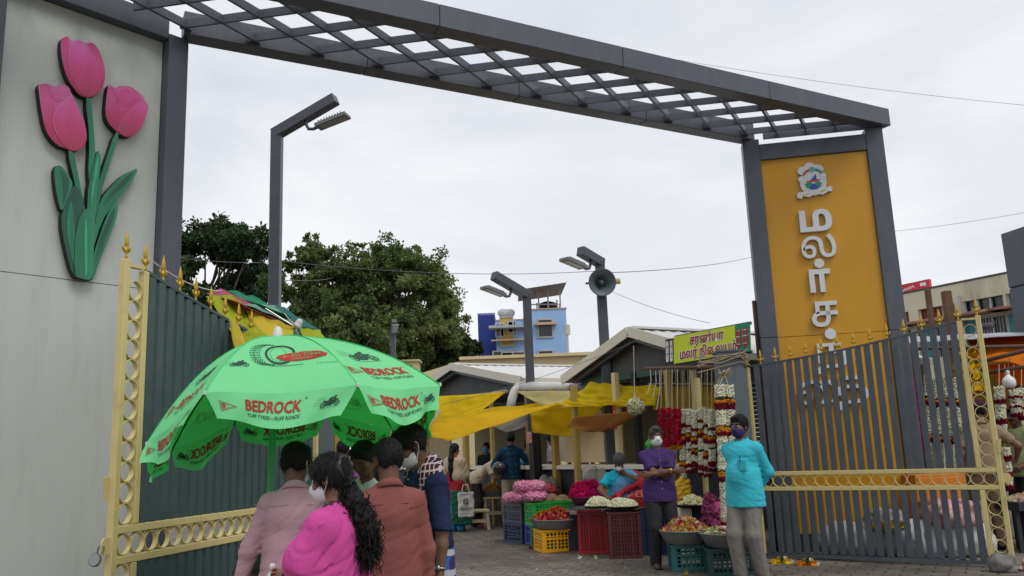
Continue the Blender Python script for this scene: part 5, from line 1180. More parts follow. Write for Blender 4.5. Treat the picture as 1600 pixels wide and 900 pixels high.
# corrugated side awning seen under the eave of shed 1 and PVC gutter pipe
M_pvc = mat('pvc_pipe', (0.62, 0.62, 0.58), 0.35, var=0.05, dirt=0.4, dirt_col=(0.4, 0.38, 0.33), dirt_scale=4)
p0, p1, p2, p3, p4 = at(797, 643, 16.4), at(800, 624, 16.4), at(802, 607, 16.4), at(815, 604, 16.4), at(892, 606, 15.6)
rt = thing('gutter_pipe', 'white plastic gutter pipe with an elbow under the further shed roof', 'pipe', p0)
MB().tube([p0, p1, p2+np.array((0.02, 0, -0.06)), p2+np.array((0.08, 0, 0.01)), p3], 0.085, 12).build('elbow', M_pvc, rt, smooth=True); MB().tube([p3, p4], 0.098, 12).build('pipe', M_pvc, rt, smooth=True)
MB().tube([p4, at(1010, 603, 14.6)], 0.07, 10).build('grey_pipe', mat('pvc_grey', (0.25, 0.26, 0.26), 0.5), rt, smooth=True)

M_ypb = mat('lit_yellow_post', (0.62, 0.52, 0.24), 0.6, var=0.08, dirt=0.4, dirt_col=(0.3, 0.2, 0.08), dirt_scale=5)  # lit copy of the post yellow, for the brighter posts at the front
def post(px, label, w=0.11, back=0.0, ztop=2.66, m=None, t=None, z0=0.0):
    t = Lt(px) if t is None else t; w *= 0.85; p = Lp(t, back); o = MB().box(p+UP*(ztop+z0)/2, (w, w, ztop-z0), [NX, AX, UP]).build('post', m or M_ypost, None, bev=0.006); recentre(o)
    return tag(o, label, 'post', 'posts along the market sheds')
post(946, 'yellow post with red lettering behind the seated flower seller', 0.11, -0.02, 2.6, M_ypb)
post(956, 'black post right behind the red-lettered yellow post', 0.12, 0.25, 2.6, M_blk)
post(1030, 'yellow post at the left end of the garland rail', 0.10, -0.05, 2.55)
post(1043, 'pale yellow post just behind the garland rail post', 0.10, 0.3, 2.6, M_ypb)
post(1098, 'pale post among the white garlands', 0.07, -0.3, 2.3, M_ypb)
post(906, 'dull yellow post above the magenta flowers', 0.11, -0.35, 2.45)
post(918, 'thin yellow post in the shade of the brown tarp', 0.09, 0.4, 2.5)
post(848, 'dark yellow post at the edge of the cream partition', 0.13, -0.02, 2.5)
post(757, 'slim olive post beside the boy in the blue shirt', 0.09, -0.1, 2.5)
post(716, 'broad yellow post behind the woman with the green bag', 0.13, -0.1, 2.5)
post(655, 'yellow post left of the woman with the green bag', 0.12, -0.1, 2.5)
post(826, 'tall black post behind the man in the checked shirt', 0.2, -0.15, 2.45, M_blk)
post(797, 'dark ochre post behind the man in the checked shirt', 0.2, 0.2, 2.5, mat('ochre_post', (0.32, 0.2, 0.05), 0.7))
o = post(553, 'yellow post seen under the umbrella behind the woman', 0.11, -0.1, 2.5)
for px, lab in ((512, 'yellow post close behind the gate hinge, left of the pair'), (528, 'yellow post close behind the gate hinge, right of the pair')):
    p = at(px, 700, 11.5); o = MB().box((p[0], p[1], 1.2), (0.1, 0.1, 2.4), 0.5).build('post', M_ypost, None, bev=0.006); recentre(o); tag(o, lab, 'post', 'posts along the market sheds')
# red lettering on the yellow post
pp = Lp(Lt(946), -0.02-0.049); art = Art()
art.poly([(-0.045, 1.70), (0.045, 1.70), (0.045, 2.12), (-0.045, 2.12)], 0); art2 = Art()
for i, ch in enumerate('1001'): art2.text(ch, 0, 2.03-0.1*i, 0.07, 0, 0.012)
op = [o for o in bpy.data.objects if o.get('label', '').startswith('yellow post with red')][0]
art.wrap(lambda x, y: pp+NX*(-x)+UP*y-AX*0.003, 'red_patch', mat('red_paint', (0.5, 0.03, 0.02), 0.6), op); art2.wrap(lambda x, y: pp+NX*(-x)+UP*y-AX*0.006, 'post_lettering', M_ypb, op)
# counters
def counter(label, t0, t1, h=1.13, dep=0.55):
    root = thing('counter', label, 'counter', Lp((t0+t1)/2, dep/2), group='stall counters along the passage')
    MB().box(Lp((t0+t1)/2, dep/2+0.04, h/2-0.03), (abs(t1-t0)-0.04, dep, h-0.06), [NX, AX, UP]).build('base', M_dark, root)
    MB().box(Lp((t0+t1)/2, dep/2, h-0.03), (abs(t1-t0), dep+0.12, 0.07), [NX, AX, UP]).build('counter_top', M_trim, root, bev=0.008)
    return root
counter('dark counter with a cream top behind the seated flower seller', -1.6, 1.25)
counter('dark counter with a paper notice, behind the stacked crates', 1.35, 3.4)
counter('dark counter under the cream partition', 3.5, 6.2)
counter('dark counter behind the woman with the green bag', 6.3, 9.5)
counter('farthest counter seen under the green umbrella', 9.7, 14.5)
# partitions and shutters inside
def panel(name, label, cat, t0, t1, back, z0, z1, m, th=0.05):
    o = MB().box(Lp((t0+t1)/2, back, (z0+z1)/2), (abs(t1-t0), th, z1-z0), [NX, AX, UP]).build(name, m, None, bev=0.004); recentre(o); return tag(o, label, cat)
panel('partition', 'bright cream partition board above the dark counter', 'partition', Lt(897), Lt(838), 0.35, 1.17, 2.05, mat('partition_cream', (0.66, 0.56, 0.37), 0.8, var=0.05))
panel('partition', 'pale cream partition behind the boy in the blue shirt', 'partition', Lt(790), Lt(735), 1.6, 1.17, 2.3, MATS['partition_cream'])
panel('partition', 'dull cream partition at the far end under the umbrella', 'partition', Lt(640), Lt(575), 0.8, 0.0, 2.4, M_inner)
def shutter(label, t0, t1, back, z0, z1):
    mb = MB(); k = int((z1-z0)/0.075)
    for i in range(k): mb.box(Lp((t0+t1)/2, back, z0+(i+0.5)*0.075), (abs(t1-t0), 0.03+0.02*(i % 2), 0.07), [NX, AX, UP])
    o = mb.build('roller_shutter', M_shut, None); recentre(o); return tag(o, label, 'shutter')
shutter('grey roller shutter deep in the flower shed behind the seated seller', -1.0, 0.55, 2.6, 0, 2.4)
shutter('grey roller shutter behind the brown tarp', 0.7, 1.6, 3.0, 0, 2.3)
panel('partition', 'grey blue partition beside the pale cream partition', 'partition', Lt(735), Lt(722), 1.4, 1.17, 2.3, mat('greyblue_board', (0.2, 0.23, 0.25), 0.8))
panel('paper_notice', 'white paper notice hanging from the counter edge', 'notice', Lt(905), Lt(895), -0.12, 0.72, 1.1, mat('paper', (0.6, 0.57, 0.52), 0.9), 0.004)
panel('switch_box', 'cream switch box beside the paper notice', 'switch box', Lt(912), Lt(901), -0.11, 1.03, 1.13, M_trim, 0.08)
panel('label_board', 'small red and white label on the tall black post', 'label', Lt(832), Lt(824), -0.29, 1.55, 1.75, mat('label_red', (0.5, 0.25, 0.2), 0.7, var=0.5, vscale=20), 0.01)

# ================================================================ tarps and cloths
def fabric(name, c, tr=0.45, var=0.15, dirt=0.35, dc=None): return mat(name, c, 0.75, var=var, vscale=2.5, translucent=tr, spec=0.2, bump=0.12, bscale=25, dirt=dirt, dirt_col=dc or tuple(x*0.55 for x in c), dirt_scale=2.5)
F_y = fabric('tarp_yellow', (0.86, 0.68, 0.025), 0.6); F_o = fabric('tarp_amber', (0.90, 0.62, 0.014), 0.6); F_p = fabric('tarp_pale', (0.72, 0.66, 0.34), 0.5); F_b = fabric('tarp_brown', (0.24, 0.095, 0.02), 0.3); F_w = fabric('sheet_white', (0.62, 0.6, 0.56)); F_or = fabric('tarp_orange', (0.80, 0.24, 0.01), 0.5); F_ol = fabric('tarp_olive_yellow', (0.70, 0.52, 0.02), 0.55)
def tarp(label, pts, m, sag=0.12, wr=0.012, seed=0, lam=0.5, nu=28, nv=20, name='tarp', cat='tarp', es=0.0):
    P = [at(*p) if len(p) == 3 else p for p in pts]; V, F = sheet(*P, nu=nu, nv=nv, sag=sag, wr=wr, seed=seed, lam=lam, edge_sag=es)
    o = mesh_np(name, V, F, m, None, None, True); recentre(o); solid(o, 0.003); return tag(o, label, cat)
tarp('yellow mesh tarp slung from a pole beside the umbrella', [(640, 622, 12.6), (790, 613, 15.6), (742, 650, 14.2), (655, 672, 12.4)], F_y, 0.10, 0.012, 1)
tarp('pale yellow corner of cloth hanging beside the umbrella tip', [(655, 645, 12.2), (692, 640, 12.3), (672, 669, 12.2), (632, 664, 12.0)], F_p, 0.05, 0.01, 2)
tarp('amber tarp hanging low across the passage', [(640, 668, 12.0), (742, 648, 14.1), (880, 628, 14.8), (700, 690, 12.0)], F_o, 0.10, 0.02, 3, 0.6)
tarp('amber tarp lying higher under the further shed roof', [(738, 641, 15.8), (880, 626, 15.0), (905, 631, 14.9), (742, 650, 14.6)], F_o, 0.04, 0.012, 4)
tarp('pale yellow cloth swag hung between the two sheds', [(806, 611, 15.4), (905, 611, 14.6), (880, 632, 14.6), (846, 634, 15.0)], F_p, 0.07, 0.012, 5)
tarp('crumpled yellow tarp bunched at the eave of the flower shed', [(872, 634, 14.4), (922, 598, 14.5), (1032, 604, 13.3), (1024, 634, 13.3)], F_y, 0.05, 0.028, 6, 0.22, 44, 30)
tarp('yellow tarp stretched inside the flower shed behind the garlands', [(1020, 603, 14.2), (1135, 602, 13.4), (1135, 640, 13.2), (1020, 640, 14.0)], F_y, 0.06, 0.02, 7)
tarp('yellow cloth hanging in front of the cream partition', [(828, 638, 15.6), (945, 632, 14.7), (900, 684, 15.0), (832, 676, 15.5)], F_y, 0.05, 0.02, 8)
tarp('brown tarp hanging beside the red-lettered post', [(898, 652, 14.0), (1012, 640, 13.0), (945, 676, 13.6), (886, 668, 14.0)], F_b, 0.12, 0.015, 9)
tarp('white sheet hanging behind the further posts', [(758, 660, 16.8), (826, 648, 16.2), (820, 668, 16.4), (790, 676, 16.6)], F_w, 0.05, 0.015, 10)
tarp('olive yellow tarp edge glimpsed under the back of the umbrella', [(496, 678, 11.5), (560, 665, 12), (560, 676, 12), (498, 690, 11.5)], F_ol, 0.03, 0.02, 11)
tarp('olive hanging cloth beside the posts behind the gate hinge', [(497, 690, 11.6), (512, 690, 11.6), (540, 735, 11.8), (497, 760, 11.6)], F_ol, 0.02, 0.02, 12)
tarp('orange tarp roof of the right-hand flower stall, upper strip', [(1508, 527, 13.0), (1650, 517, 12.2), (1650, 572, 11.2), (1528, 562, 12.0)], F_or, 0.04, 0.03, 13)
tarp('orange tarp roof of the right-hand flower stall, lower strip', [(1545, 572, 12.3), (1650, 562, 11.6), (1650, 606, 11.4), (1560, 600, 12.0)], F_or, 0.04, 0.025, 14)
tarp('yellow fabric panel at the back of the right-hand stall', [(1520, 560, 14.2), (1590, 560, 14), (1590, 700, 14), (1520, 700, 14.2)], fabric('stall_backing', (0.42, 0.24, 0.03), 0.3), 0.0, 0.03, 16)
# multicoloured cloth of an old umbrella thrown over the gate top
Fm = [fabric('cloth_lime', (0.44, 0.50, 0.03), 0.4, 0.3), fabric('cloth_rose', (0.50, 0.13, 0.20), 0.4), fabric('cloth_emerald', (0.03, 0.30, 0.16), 0.4), fabric('cloth_aqua', (0.22, 0.48, 0.38), 0.4), fabric('cloth_teal', (0.03, 0.20, 0.18), 0.4), fabric('cloth_yellow', (0.66, 0.52, 0.05), 0.4, 0.25)]
mc = thing('torn_umbrella', 'torn multicoloured umbrella cloth draped over the teal gate', 'umbrella', at(430, 520, 7.2))
def mcl(name, pts, m, sag, wr, seed, lam=0.3):
    V, F = sheet(*[at(*p) for p in pts], nu=26, nv=20, sag=sag, wr=wr, seed=seed, lam=lam); o = mesh_np(name, V, F, m, None, mc, True); solid(o, 0.002)
mcl('lime_panel', [(322, 462, 6.9), (364, 461, 7.5), (440, 560, 6.5), (388, 560, 6.3)], Fm[0], 0.03, 0.016, 1); mcl('rose_panel', [(322, 459, 7.3), (345, 450, 7.6), (462, 512, 7.3), (374, 472, 7.0)], Fm[1], 0.02, 0.008, 2)
mcl('yellow_panel', [(385, 480, 7.2), (460, 512, 7.2), (450, 560, 6.7), (410, 560, 6.5)], Fm[5], 0.02, 0.01, 3); mcl('emerald_panel', [(343, 451, 7.65), (395, 462, 8.0), (470, 506, 7.9), (440, 490, 7.4)], Fm[2], 0.0, 0.012, 4)
mcl('aqua_panel', [(380, 473, 7.3), (430, 478, 7.9), (470, 520, 7.4), (462, 510, 7.2)], Fm[3], 0.0, 0.008, 5); mcl('teal_panel', [(425, 474, 7.95), (444, 480, 8.0), (500, 516, 7.7), (470, 510, 7.4)], Fm[4], 0.0, 0.01, 6)
mcl('pale_panel', [(452, 540, 7.0), (462, 512, 7.25), (480, 540, 7.2), (476, 565, 7.0)], Fm[3], 0.0, 0.008, 7); mcl('lime_tip', [(468, 512, 7.4), (500, 516, 7.7), (512, 540, 7.5), (480, 552, 7.2)], Fm[0], 0.0, 0.012, 8); mcl('gold_fold', [(357, 498, 6.4), (372, 504, 6.5), (395, 560, 6.3), (372, 560, 6.2)], Fm[5], 0.02, 0.02, 9)
MB().lathe([(0, 0), (0.03, 0), (0.045, 0.02), (0.03, 0.03), (0.03, 0.05), (0.024, 0.075), (0, 0.085)], at(463, 512, 7.15), 14, ax=[nrm((1, 0, -0.6)), (0, 1, 0), nrm((0.5, -0.2, 0.8))]).build('umbrella_cap', M_pvc, mc, smooth=True)
MB().tube([at(463, 512, 7.12), at(444, 490, 7.1), at(430, 478, 7.2)], 0.006, 6).tube([at(463, 512, 7.12), at(415, 482, 7.1)], 0.006, 6).build('rib', M_steel, mc)

# ================================================================ bamboo poles, wires
def rod(label, a, b, r, m, name='bamboo_pole', cat='pole', n=8):
    a, b = np.array(a), np.array(b); mid = [a+(b-a)*t for t in np.linspace(0, 1, 7)]; o = MB().tube(mid, r, n).build(name, m, None, smooth=True); recentre(o); return tag(o, label, cat)
M_bam = mat('bamboo', (0.30, 0.20, 0.11), 0.8, var=0.3, vscale=5)
rod('bamboo pole carrying the yellow mesh tarp, lower of two', at(672, 631, 13.6), at(792, 612, 15.9), 0.04, M_bam); rod('bamboo pole under the further gable, upper of two', at(655, 634, 14.4), at(722, 620, 15.8), 0.03, M_bam)
rod('dark horizontal pole carrying the garlands', at(1008, 576, 12.3), at(1165, 572, 10.9), 0.025, mat('rusty_rod', (0.12, 0.07, 0.05), 0.9), 'rail', 'rail')
rod('thin brown upright pole beside the lime sign board', at(1178, 470, 11.6), np.array([*at(1178, 470, 11.6)[:2], 0]), 0.03, MATS['rusty_post'])
rod('dark wooden beam crossing the orange stall roof', at(1530, 566, 11.9), at(1606, 547, 11.1), 0.028, MATS['rusty_post']); rod('second dark beam under the orange stall roof', at(1535, 584, 11.9), at(1606, 572, 11.1), 0.024, MATS['rusty_post'])
M_wire = mat('wire_grey', (0.14, 0.14, 0.15), 0.7)
def wire(label, a, b, sag, r=0.008, m=None):
    a, b = np.array(a), np.array(b); P = [a+(b-a)*t-UP*sag*4*t*(1-t) for t in np.linspace(0, 1, 25)]; o = MB().tube(P, r*0.6, 5).build('wire', m or M_wire, None); recentre(o); return tag(o, label, 'wire')
wire('thin wire running from the canopy to the top right of the sky', at(770, 38, 22), at(1640, 168, 20), 0.25, 0.008)
wire('thin wire strung from the pylon past the left lamp to the trees', at(280, 403, 9), at(430, 409, 12), 0.03, 0.006); wire('thin wire from the left lamp to the loudspeaker lamp', at(430, 407, 12), at(938, 423, 14.5), 0.12, 0.008)
wire('thin wire from the loudspeaker down to the lime sign board', at(955, 455, 14.3), at(1110, 505, 12), 0.05, 0.006); wire('thin wire crossing the sky right of the loudspeaker', at(955, 426, 14.5), at(1180, 400, 30), 0.1, 0.012)
wire('thin wire right of the ochre pylon', at(1390, 362, 24), at(1640, 325, 20), 0.05, 0.008); wire('thin wire over the further shed roof', at(690, 632, 12.8), at(1000, 530, 13.2), 0.08, 0.006)
wire('thin wire through the trees left of the far lamp', at(430, 437, 12), at(520, 434, 30), 0.05, 0.010)
wire('white cord tied to the top of the teal gate', at(238, 408, 5.9), at(345, 455, 7.5), 0.05, 0.008, M_pvc)
# ================================================================ green umbrella with printed valance
def umbrella():
    C = at(434, 526, 5.04); R0 = 0.0
    T = [at(320, 613, 4.27), at(559, 603, 4.27), at(688, 603, 4.72), at(612, 667, 5.38), at(510, 644, 5.84), at(366, 660, 5.84), at(268, 702, 5.38), at(229, 694, 4.72)]
    root = thing('market_umbrella', 'big bright green market umbrella printed with tyre advertisements', 'umbrella', (C[0], C[1], 0))
    M_gf = mat('green_canopy', (0.26, 0.88, 0.40), 0.75, var=0.05, vscale=2, translucent=0.34, tcol=(0.015, 0.55, 0.06), spec=0.15, bump=0.35, bscale=9)
    M_red_, M_blk_ = mat('print_red', (0.46, 0.035, 0.03), 0.7, translucent=0.15), mat('print_black', (0.02, 0.07, 0.045), 0.7, translucent=0.1)
    M_grn = mat('print_gap', (0.06, 0.6, 0.2), 0.8, translucent=0.3)
    def dirv(th): return np.array((math.sin(th+R0), -math.cos(th+R0), 0))
    def cpt(k, u, r):
        E = T[k]*(1-u)+T[(k+1) % 8]*u
        p = C+(E-C)*r; p[2] = C[2]+(E[2]-C[2])*(0.16*r+0.84*r**2.35)-0.016*4*u*(1-u)*r*r+0.005*math.sin(9*u+k)*r+0.0035*r*math.sin(34*u+5*r+k)*math.exp(-6*min(u, 1-u))
        return p
    def cn(k, u, r):
        e = 1e-3; a = cpt(k, u+e, r)-cpt(k, u-e, r); b = cpt(k, u, min(1, r+e))-cpt(k, u, r-e); n = np.cross(b, a); n = nrm(n); return n if n[2] > 0 else -n
    rs = np.random.RandomState(5); ph = rs.uniform(0, 6, (8, 4))
    VH = 0.185
    def vpt(k, x, y):
        """x in -0.5..0.5 across, y 0..1 down the flap"""
        th = R(45)*k; o = dirv(th); xx = x*(1-0.20*y*(0.4+0.6*abs(2*x))); p = cpt(k, xx+0.5, 1.0)
        hh = VH*(0.86+0.14*math.cos(2*math.pi*x)+0.05*math.sin(5*x+ph[k, 3]))
        w = 0.028*y*math.sin(6*x+ph[k, 0])+0.014*y*math.sin(13*x+ph[k, 1]+2*y)+0.006*math.sin(22*x+4*y)*y
        return p-UP*hh*y+o*(w+0.02*y+(0.035 if k in (0, 1, 7) else 0.0)*y)
    def vn(k, x, y):
        e = 1e-3; a = vpt(k, x+e, y)-vpt(k, x-e, y); b = vpt(k, x, y+e)-vpt(k, x, y-e); n = nrm(np.cross(a, b)); return n if n@dirv(R(45)*k) > 0 else -n
    # canopy
    V, F = [], []
    nu, nr = 12, 22
    for k in range(8):
        b = len(V)
        for i in range(nr+1):
            for j in range(nu+1): V.append(cpt(k, j/nu, 0.02+0.98*i/nr))
        for i in range(nr):
            for j in range(nu): F.append((b+i*(nu+1)+j, b+i*(nu+1)+j+1, b+(i+1)*(nu+1)+j+1, b+(i+1)*(nu+1)+j))
    canopy = mesh_np('canopy', V, F, M_gf, None, root, True)
    bmx = bmesh.new(); bmx.from_mesh(canopy.data); bmesh.ops.remove_doubles(bmx, verts=bmx.verts, dist=0.0005); bmx.to_mesh(canopy.data); bmx.free()
    mb = MB()
    for k in range(8):
        pts = [cpt(k, 0.0, r)+cn(k, 0.02, max(r, 0.05))*0.002 for r in np.linspace(0.03, 1, 14)]; mb.tube(pts, 0.0022, 4)
    mb.build('seam', mat('seam_green', (0.03, 0.5, 0.15), 0.8), canopy)
    def bike(a, cx, cy, s, m=1):
        for sx in (-0.36, 0.36): a.ring(cx+sx*s, cy-0.12*s, 0.115*s, 0.155*s, m, 20); a.ring(cx+sx*s, cy-0.12*s, 0.03*s, 0.05*s, m, 10)
        for sx in (-0.36, 0.36):
            for q in range(5): a.line([(cx+sx*s, cy-0.12*s), (cx+sx*s+0.12*s*math.cos(q*1.25), cy-0.12*s+0.12*s*math.sin(q*1.25))], 0.012*s, m)
        a.poly([(cx+x*s, cy+y*s) for x, y in ((-0.34, -0.14), (-0.12, -0.2), (0.1, -0.2), (0.2, -0.06), (0.30, 0.06), (0.40, 0.10), (0.36, 0.16), (0.24, 0.14), (0.12, 0.10), (0.0, 0.10), (-0.12, 0.06), (-0.36, 0.12), (-0.42, 0.08), (-0.2, -0.02))], m)
        a.poly([(cx+x*s, cy+y*s) for x, y in ((-0.16, 0.07), (-0.02, 0.10), (0.12, 0.17), (0.22, 0.10), (0.26, 0.13), (0.15, 0.24), (0.04, 0.27), (-0.10, 0.20))], m)
        a.disc(cx+0.17*s, cy+0.29*s, 0.062*s, m)
        a.line([(cx-0.5*s, cy-0.30*s), (cx+0.52*s, cy-0.315*s)], 0.016*s, m)
        for q in range(5): a.line([(cx-0.72*s-0.04*q*s, cy+(0.3-0.10*q)*s), (cx-0.3*s, cy+(0.26-0.085*q)*s)], 0.010*s, m)
    def logo(a, cx, cy, s):
        a.line([(cx-0.5*s, cy+0.42*s), (cx+0.65*s, cy), (cx-0.5*s, cy-0.42*s), (cx-0.5*s, cy+0.42*s)], 0.035*s, 0); a.line([(cx-0.43*s, cy+0.32*s), (cx+0.48*s, cy), (cx-0.43*s, cy-0.32*s), (cx-0.43*s, cy+0.32*s)], 0.02*s, 1)
        a.text('B', cx-0.22*s, cy-0.13*s, 0.32*s, 0, 0.03); a.ring(cx-0.2*s, cy-0.01*s, 0.22*s, 0.25*s, 0, 20)
    def word(a, cx, cy, w):
        a.text('BEDROCK', cx, cy, w*0.20, 0, 0.03, w=w); a.text('TUFF TYRES', cx-0.26*w, cy-0.125*w, w*0.065, 1, 0.01, w=0.44*w); a.text('for', cx+0.01*w, cy-0.12*w, w*0.05, 0, 0.0); a.text('RUFF ROADS', cx+0.28*w, cy-0.125*w, w*0.065, 1, 0.01, w=0.44*w)
        a.ring(cx+0.55*w, cy+0.22*w, 0.014*w, 0.02*w, 1, 12); a.text('R', cx+0.55*w, cy+0.21*w, 0.02*w, 1)
    for k in range(8):
        W = np.linalg.norm(T[(k+1) % 8]-T[k])
        # flap
        nx, ny = 28, 8; V = [vpt(k, -0.5+i/nx, j/ny) for i in range(nx+1) for j in range(ny+1)]; F = [(i*(ny+1)+j, i*(ny+1)+j+1, (i+1)*(ny+1)+j+1, (i+1)*(ny+1)+j) for i in range(nx) for j in range(ny)]
        fl = mesh_np('valance', V, F, M_gf, None, root, True)
        a = Art(); logo(a, -0.37*W, -0.095, 0.085); word(a, -0.04*W, -0.105, 0.30); bike(a, 0.355*W, -0.085, 0.105)
        for s in (1, -1):
            a.wrap(lambda x, y: vpt(k, x/W, -y/VH)+vn(k, x/W, -y/VH)*0.0035*s, 'valance_print', [M_red_, M_blk_, M_grn], fl)
        # canopy print
        a = Art()
        if k == 0:
            cx, cy = 0.0, 0.36
            for q in range(26):
                for rr in range(5):
                    t = q/26*2*math.pi
                    if math.cos(t) < 0.35:
                        x0 = cx-0.05-0.012*rr+0.105*math.cos(t)*0.62; y0 = cy+0.135*math.sin(t); a.add([(x0, y0), (x0+0.008, y0+0.004), (x0+0.006, y0+0.013), (x0-0.002, y0+0.009)], [(0, 1, 2, 3)], 1)
            a.ring(cx, cy, 0.108, 0.128, 1, 40, 0.64); a.ring(cx-0.055, cy, 0.134, 0.137, 1, 30, 0.64, 1.2, 5.1); a.ring(cx+0.008, cy, 0.098, 0.1005, 1, 36, 0.62); a.ring(cx-0.03, cy, 0.098, 0.1005, 1, 20, 0.62, -1.2, 1.2)
            def badge(x, y): return x, y
            a.poly([(cx+0.115+0.135*math.cos(t)*(1+0.04*math.sin(12*t)), cy-0.05+0.052*math.sin(t)*(1+0.05*math.sin(10*t))) for t in np.linspace(0, 2*math.pi, 40, endpoint=False)], 0)
            tm = len(a.v); a2 = Art(); a2.text('LIFE TIME', cx+0.115, cy-0.027, 0.018, 2, 0.0, w=0.11, arc=-0.012); a2.text('AUTO TYRES', cx+0.115, cy-0.058, 0.021, 2, 0.01, w=0.2); a2.text('WARRANTY', cx+0.115, cy-0.09, 0.018, 2, 0.0, w=0.11, arc=0.012)
            bike(a, -0.215, cy-0.125, 0.10); a.line([(-0.05, cy-0.142), (0.12, cy-0.142)], 0.004, 1); [a.line([(0.19+0.016*q, cy-0.15), (0.201+0.016*q, cy-0.15)], 0.004, 1) for q in range(7)]
            f2 = lambda x, y: (lambda r: cpt(0, 0.5+x/(W*r), r)+cn(0, 0.5+x/(W*r), r)*0.0055)(1-y/1.05)
            a2.wrap(f2, 'canopy_badge_text', [M_red_, M_blk_, M_grn], canopy)
        else:
            bike(a, 0.0, 0.31, 0.19); word(a, 0.02, 0.115, 0.30); logo(a, -0.20, 0.13, 0.09)
        fn = lambda x, y: (lambda r: cpt(k, min(0.99, max(0.01, 0.5+x/(W*r))), r)+cn(k, min(0.98, max(0.02, 0.5+x/(W*r))), r)*0.0035)(1-y/1.05)
        a.wrap(fn, 'canopy_print', [M_red_, M_blk_, M_grn], canopy)
    base = np.array((C[0]-0.04, C[1]+0.02, 0))
    MB().tube([base, base+UP*1.2, C-UP*0.03], 0.019, 12).build('pole', mat('pole_green', (0.06, 0.36, 0.15), 0.4), root, smooth=True)
    MB().lathe([(0, 0), (0.26, 0), (0.26, 0.05), (0.05, 0.09), (0.04, 0.3), (0, 0.3)], base, 20).build('base', mat('concrete', (0.3, 0.29, 0.27), 0.9), root)
    MB().lathe([(0.03, -0.02), (0.035, 0), (0.028, 0.015), (0.024, 0.045), (0.012, 0.06), (0, 0.062)], C, 12).build('finial', MATS['pvc_pipe'], root, smooth=True)
    hub = C-UP*0.42
    MB().lathe([(0, -0.03), (0.035, -0.03), (0.035, 0.03), (0, 0.03)], hub, 12).build('runner', M_blk, root)
    for k in range(8):
        pts = [cpt(k, 0.0, r)-UP*0.012 for r in np.linspace(0.03, 1, 10)]; o = MB().tube(pts, 0.0045, 5).tube([hub, cpt(k, 0.0, 0.52)-UP*0.014], 0.004, 5).build('rib', M_blk, root)
        MB().lathe([(0, -0.012), (0.007, -0.008), (0.007, 0.008), (0, 0.012)], cpt(k, 0.0, 1.0), 8).build('rib_tip', MATS['pvc_pipe'], o)
umbrella()

# ================================================================ lime sign board
def signboard():
    Yl, Yr = 11.95, 11.2
    TL, TR, BR, BL = at(1051, 527, Yl), at(1172, 503, Yr), at(1172, 549, Yr), at(1053, 568.5, Yl)
    root = thing('shop_sign', 'lime green shop sign with dark red lettering above the garlands', 'shop sign', (TL+BR)/2)
    e = BR-BL; e[2] = 0; L = np.linalg.norm(e); e = e/L; n = np.array((e[1], -e[0], 0)); up = nrm((TL-BL)+(TR-BR)); H = (np.linalg.norm(TL-BL)+np.linalg.norm(TR-BR))/2; ee = nrm(BR-BL); O = BL; L = np.linalg.norm(BR-BL)
    Mlime = mat('sign_lime', (0.55, 0.64, 0.02), 0.45, var=0.04); Mgr = mat('sign_green', (0.01, 0.22, 0.10), 0.45); Mr = mat('sign_red', (0.30, 0.012, 0.03), 0.5); Mw = mat('sign_white', (0.72, 0.72, 0.68), 0.5)
    MB().prism([(0, 0), (L*0.82, 0), (L*0.82, H), (0, H)], O-n*0.03, ee, up, n, 0.03).build('board', Mlime, root); MB().prism([(L*0.822, 0), (L, 0), (L, H), (L*0.822, H)], O-n*0.03, ee, up, n, 0.03).build('green_end', Mgr, root)
    MB().prism([(-0.135, 0.02), (-0.003, 0.02), (-0.003, H-0.02), (-0.135, H-0.02)], O-n*0.03, ee, up, n, 0.028).build('black_end', M_blk, root)
    MB().bar(O-n*0.06-up*0.0, O-n*0.06+ee*L, 0.04, 0.04).bar(O-n*0.06+up*H, O-n*0.06+ee*L+up*H, 0.04, 0.04).build('frame', M_pole, root)
    for (txt, x, y, h, w) in (('சரண்யா', 0.45*L, 0.60*H, 0.135, 0.52), ('மலர் நிைலயம்', 0.46*L, 0.135*H, 0.135, 0.86)):
        for off, z, m, nm in ((0.075, 0.003, Mw, 'lettering_outline'), (0.025, 0.006, Mr, 'lettering')):
            a = Art(); V, F = glyphs(txt, offset=off, res=3); V = V[:, :2].copy(); x0, x1 = V[:, 0].min(), V[:, 0].max(); V[:, 0] = (V[:, 0]-(x0+x1)/2)*w/(x1-x0)*(1.0 if off < 0.05 else 1.03); V[:, 1] *= h/0.78; a.add(V+np.array((x, y)), F, 0)
            a.wrap(lambda p, q: O+ee*p+up*q+n*z, nm, m, root)
    a = Art()
    for i in range(2):
        for s in (-1, 1): a.line([(L*(0.865+0.085*i)+s*0.025, 0.10), (L*(0.865+0.085*i)+s*0.022, H-0.06)], 0.030, 0)
        a.line([(L*(0.865+0.085*i)-0.03, 0.09), (L*(0.865+0.085*i)+0.03, 0.09)], 0.04, 0)
        for z in (0.12, 0.22, 0.30): a.line([(L*(0.865+0.085*i)-0.04, z), (L*(0.865+0.085*i)+0.04, z)], 0.012, 1)
    a.wrap(lambda p, q: O+ee*p+up*q+n*0.003, 'garland_painting', [Mr, Mw], root)
    a = Art()
    for i in range(2):
        for s in (-1, 1): a.line([(-0.105+0.065*i+s*0.013, 0.08), (-0.105+0.065*i+s*0.011, H-0.05)], 0.017, 1)
        a.disc(-0.105+0.065*i, 0.06, 0.022, 1)
        for z in (0.15, 0.25): a.line([(-0.13+0.065*i, z), (-0.08+0.065*i, z)], 0.012, 0)
    a.wrap(lambda p, q: O+ee*p+up*q+n*0.002, 'garland_painting', [Mr, Mw], root)
signboard()

